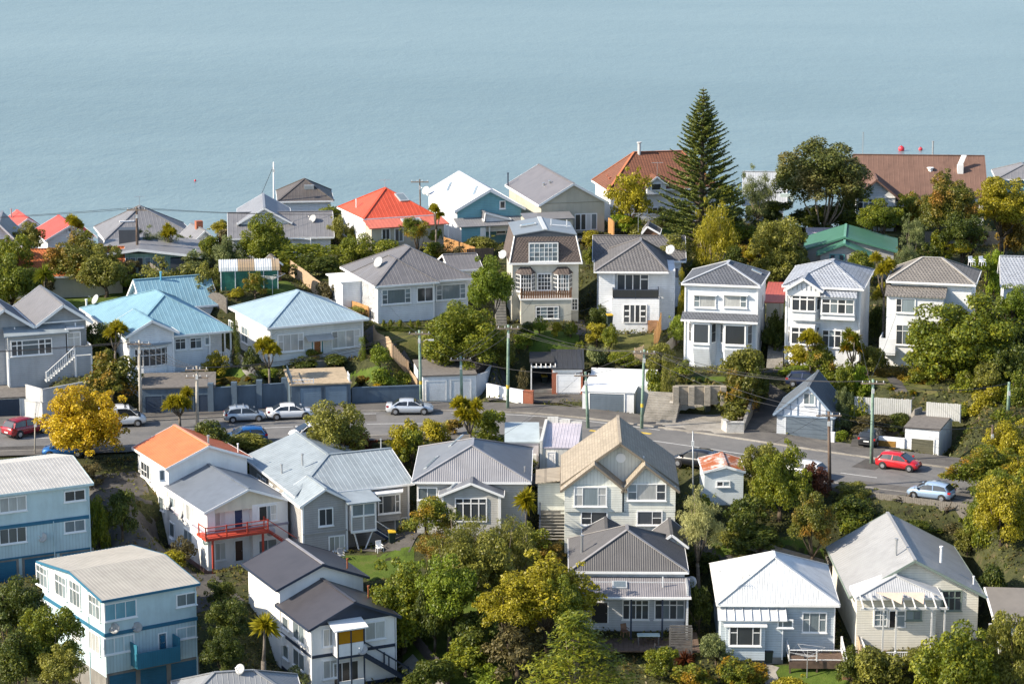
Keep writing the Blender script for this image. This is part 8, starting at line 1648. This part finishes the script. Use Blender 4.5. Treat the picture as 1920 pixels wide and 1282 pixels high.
span(1, 2, (0, 1, 2, 3), 'between the two concrete poles at left'); span(2, 3, (0, 1, 3), 'from pale concrete pole to the lamp pole', .9); span(3, 4, (0, 3), 'between lamp pole and short green pole', .3); span(4, 5, (0, 1, 3), 'between short and tall green poles', .3); span(5, 7, (0, 1, 3), 'from tall green pole to the steps', .8); span(6, 7, (0, 3), 'between leaning pole and the steps pole', .3); span(7, 8, (0, 3), 'from the steps pole to the brown pole', 1.0); span(7, 9, (0, 1, 3), 'from the steps pole to the carport pole', 1.0); span(9, 10, (0, 3), 'from the carport pole to the right edge', .8); span(8, 11, (0, 3), 'from the brown pole to the short brown pole', .8); span(4, 6, (1,), 'from the short green pole to the leaning pole', .5)
span(far(1, -60, -8, 1), 1, (0, 1, 3), 'running off the left edge', 1.2); span(far(12, -60, -12, 0), 12, (0, 3), 'on the ridge at far left', .8); span(12, far(12, 45, 22, -3), (0, 3), 'crossing the sea view at left', 1.0)
for k, q, t in ((1, (300, 640, 256), 'turquoise roof villa'), (2, (520, 622, 259), 'powder roof bungalow'), (3, (712, 545, 270), 'grey hip house'), (5, (1000, 560, 271), 'mansard house'), (5, (1150, 560, 269), 'balcony house'), (7, (1290, 590, 258), 'two-bay house'), (9, (1600, 560, 256), 'bay villa'), (9, (1690, 560, 256), 'taupe roof house'), (8, (1275, 905, 218), 'twin gable house'), (6, (900, 840, 224), 'grey cottage')): wire(POLES[k][1], at_d(q[:2], q[2]), .5, 'thin service wire from the street to the ' + t, .014)
wire(np.array(POLES[15][0]) + (0, 0, -.3), np.array(POLES[15][0]) + (-2.2, 1.0, -5.2), .05, 'white stay wire of the tall mast', .03)
def bin_(px, py, lid, label, z=None, d=None, s=1.0):
    P = at_z((px, py), z) if z is not None else (G(px, py) if d is None else at_d((px, py), d)); o = empty('wheelie_bin', tuple(P), .2); tag(o, label, 'bin'); MB().add([(-.24, -.26, .05), (.24, -.26, .05), (.24, .26, .05), (-.24, .26, .05), (-.29, -.33, .95), (.29, -.33, .95), (.29, .33, .95), (-.29, .33, .95)], [(0, 3, 2, 1), (4, 5, 6, 7), (0, 1, 5, 4), (1, 2, 6, 5), (2, 3, 7, 6), (3, 0, 4, 7)]).build('bin_body', plain('bin_green', (.02, .035, .03), .5), o); MB().prism([(-.31, -.36, .95), (.31, -.36, .95), (.31, .36, 1.0), (-.31, .36, 1.0)], (0, 0, .08)).build('lid', lid, o)
    for x in (-.22, .22): MB().lathe([(.1, -.03), (.1, .03)], 10, (x, .3, .1), 'x').build('wheel', TYRE, o)
RL, YL, BL = plain('lid_red', (.35, .03, .03), .5), plain('lid_yellow', (.6, .38, .02), .5), plain('lid_black', (.02, .02, .022), .5)
bin_(1326, 775, RL, 'red-lidded wheelie bin against the rough stone wall', .2); bin_(735, 1018, YL, 'yellow-lidded wheelie bin below the pale grey villa'); bin_(1440, 1243, BL, 'black wheelie bin in front of white roofed bungalow'); bin_(1022, 930, YL, 'yellow-lidded bin beside the twin gable house', d=222); bin_(1143, 608, YL, 'yellow-lidded bin by the balcony house', d=267); bin_(1020, 722, YL, 'yellow-lidded bin inside the open carport', .2)
def clothesline(px, py, label, r=1.6, h=2.2):
    P = G(px, py); o = empty('clothesline', tuple(P)); tag(o, label, 'clothesline'); m = plain('galvanised', (.45, .46, .47), .45, .6); MB().tube([(0, 0, -.3), (0, 0, h)], .04, 6).build('post', m, o)
    for k in range(4): a = .4 + k * math.pi / 2; MB().tube([(0, 0, h - .5), (math.cos(a) * r, math.sin(a) * r, h + .1)], .025, 5).build('arm', m, o)
    for q in (.4, .7, 1.0):
        M = MB(); pts = [(math.cos(.4 + k * math.pi / 2) * r * q, math.sin(.4 + k * math.pi / 2) * r * q, h - .5 + .6 * q) for k in range(5)]; M.tube(pts, .012, 4, False).build('line', m, o)
clothesline(1513, 1272, 'rotary clothesline on the bright lawn at bottom'); clothesline(511, 552, 'rotary clothesline on the upper lawn', 1.5, 2.0)
def chair(px, py, label, d=None, mat=None, yaw=.4):
    P = G(px, py) if d is None else at_d((px, py), d); o = empty('garden_chair', tuple(P), yaw); tag(o, label, 'chair'); mat = mat or WHITE; MB().box(-.27, .27, -.25, .25, .40, .45).build('seat', mat, o); MB().prism([(-.27, .22, .45), (.27, .22, .45), (.24, .36, .95), (-.24, .36, .95)], (0, .03, .01)).build('backrest', mat, o)
    for x in (-.25, .25):
        for y in (-.22, .22): MB().bar((x * 1.1, y * 1.1, 0), (x, y, .42), .05).build('leg', mat, o)
        MB().box(x - .03, x + .03, -.22, .26, .62, .66).build('armrest', mat, o)
chair(712, 1036, 'white plastic chair on the patio below grey villa'); chair(1822, 498, 'left white chair on the upper right terrace', d=275); chair(1842, 498, 'right white chair on the upper right terrace', d=275); chair(640, 1050, 'small chair by the villa patio edge', mat=plain('grey_plastic', (.3, .31, .32), .6)); chair(1172, 1192, 'wooden chair on the timber deck', d=201, mat=C_WOOD)
P = at_d((556, 470), 291.5); o = empty('goal_frame', (P[0] - 1.6, P[1], Tz(P[0], P[1]))); tag(o, 'white football goal frame above the long hedge', 'goal'); H_ = at_d((530, 446), 291.5)[2] - Tz(P[0], P[1])
for x in (0, 3.2): MB().tube([(x, 0, 0), (x, 0, H_)], .05, 6).build('post', WHITE, o)
MB().tube([(-.05, 0, H_), (3.25, .3, H_ - .25)], .05, 6).build('crossbar', WHITE, o)
for x in (0, 3.2): MB().tube([(x, 0, H_), (x + .2, 1.4, 0)], .03, 5).build('stay', WHITE, o)
for (px, py, r, t) in ((1690, 283, .95, 'larger pink-red mooring buoy on the sea beyond the brown roof'), (1726, 282, .6, 'smaller pink-red mooring buoy right of the larger one'), (366, 340, .3, 'tiny red buoy on the open water at left')):
    P = at_z((px, py), -48); o = empty('mooring_buoy', (P[0], P[1], -48)); tag(o, t, 'buoy'); MB().lathe([(.1, -.6 * r)] + [(r * math.cos(R(a)), r * .6 + r * math.sin(R(a))) for a in range(-60, 90, 15)] + [(.05, r * 1.6)], 16).build('float', plain('buoy_red', (.62, .04, .06), .4), o, smooth=True); MB().lathe([(.05, r * 1.5), (.12, r * 1.7), (.05, r * 1.9)], 8).build('ring', BLK, o)
P = G(1432, 1018); o = empty('garden_bench', tuple(P), -.1); tag(o, 'old grey timber bench in the yard behind the white roof', 'bench')
for k in range(4): MB().box(-.9, .9, -.2 + k * .13, -.09 + k * .13, .42, .46).build('seat_slat', C_SLAT, o); MB().box(-.9, .9, .32, .36, .5 + k * .12, .6 + k * .12).build('back_slat', C_SLAT, o)
for x in (-.8, .8): MB().box(x - .04, x + .04, -.2, .3, 0, .42).build('leg', C_SLAT, o)
P = at_d((1216, 1178), 200.5); o = empty('outdoor_table', (P[0], P[1], Tz(P[0], P[1]))); tag(o, 'pale outdoor table with dark barbecue cover on the deck', 'table'); z = VER.zb - .2 - Tz(P[0], P[1]); MB().box(-.9, .9, -.4, .4, z + .7, z + .75).build('table_top', plain('pale_table', (.5, .6, .55), .5), o)
for x in (-.8, .8):
    for y in (-.33, .33): MB().box(x - .04, x + .04, y - .04, y + .04, z, z + .7).build('leg', C_SLAT, o)
# ------------------------------------------------ low growth over the bare ground
rng = np.random.default_rng(11); n = 420000; x = rng.uniform(-62, 62, n); y = rng.uniform(180, 322, n); t = y - road_y(x); keep = (np.abs(t - .8) > 8.8); d_ = np.abs(x) < (y * .97 + 16) * .2 + 2; x, y = x[keep & d_], y[keep & d_]
for (cx, cy, yaw, hw, hd, pz, reach) in PADS:
    c, s = math.cos(yaw), math.sin(yaw); k = (np.abs((x - cx) * c + (y - cy) * s) > hw - .2) | (np.abs(-(x - cx) * s + (y - cy) * c) > hd - .2); x, y = x[k], y[k]
pat = np.sin(x * .55 + np.sin(y * .4) * 2) * np.sin(y * .5 + np.sin(x * .3) * 2) + rng.normal(size=len(x)) * .45; k = pat > -.35
for ob in [o for o in bpy.data.objects if o.name.split('.')[0] in ('path', 'driveway', 'lawn', 'pavement')]:
    co = np.empty(len(ob.data.vertices) * 3); ob.data.vertices.foreach_get('co', co); co = co.reshape(-1, 3); gx = np.round(co[:, 0] * 1.6).astype(int); gy = np.round(co[:, 1] * 1.6).astype(int); k &= ~np.isin(np.round(x * 1.6).astype(int) * 10000 + np.round(y * 1.6).astype(int), gx * 10000 + gy)
x, y = x[k], y[k]; z = T(x, y) + rng.random(len(x)) * (.12 + .4 * np.clip(pat[k], 0, 1)); C_ = np.stack([x, y, z], 1); N = unit(rng.normal(size=C_.shape) * .6 + np.array((0, 0, .6))); T_ = unit(rng.normal(size=C_.shape) + np.array((0, 0, .9))); ln = rng.uniform(.12, .42, len(x)); V, Q = quads(C_, N, T_, ln, ln * .5)
o = put('ground_cover', np_mesh('ground_cover', V, Q), leafmat('weedy_leaves', (.075, .09, .016), (.19, .185, .035), .25, (.17, .10, .04)), kind='stuff'); o['label'] = 'low weedy growth covering the slopes between the gardens'
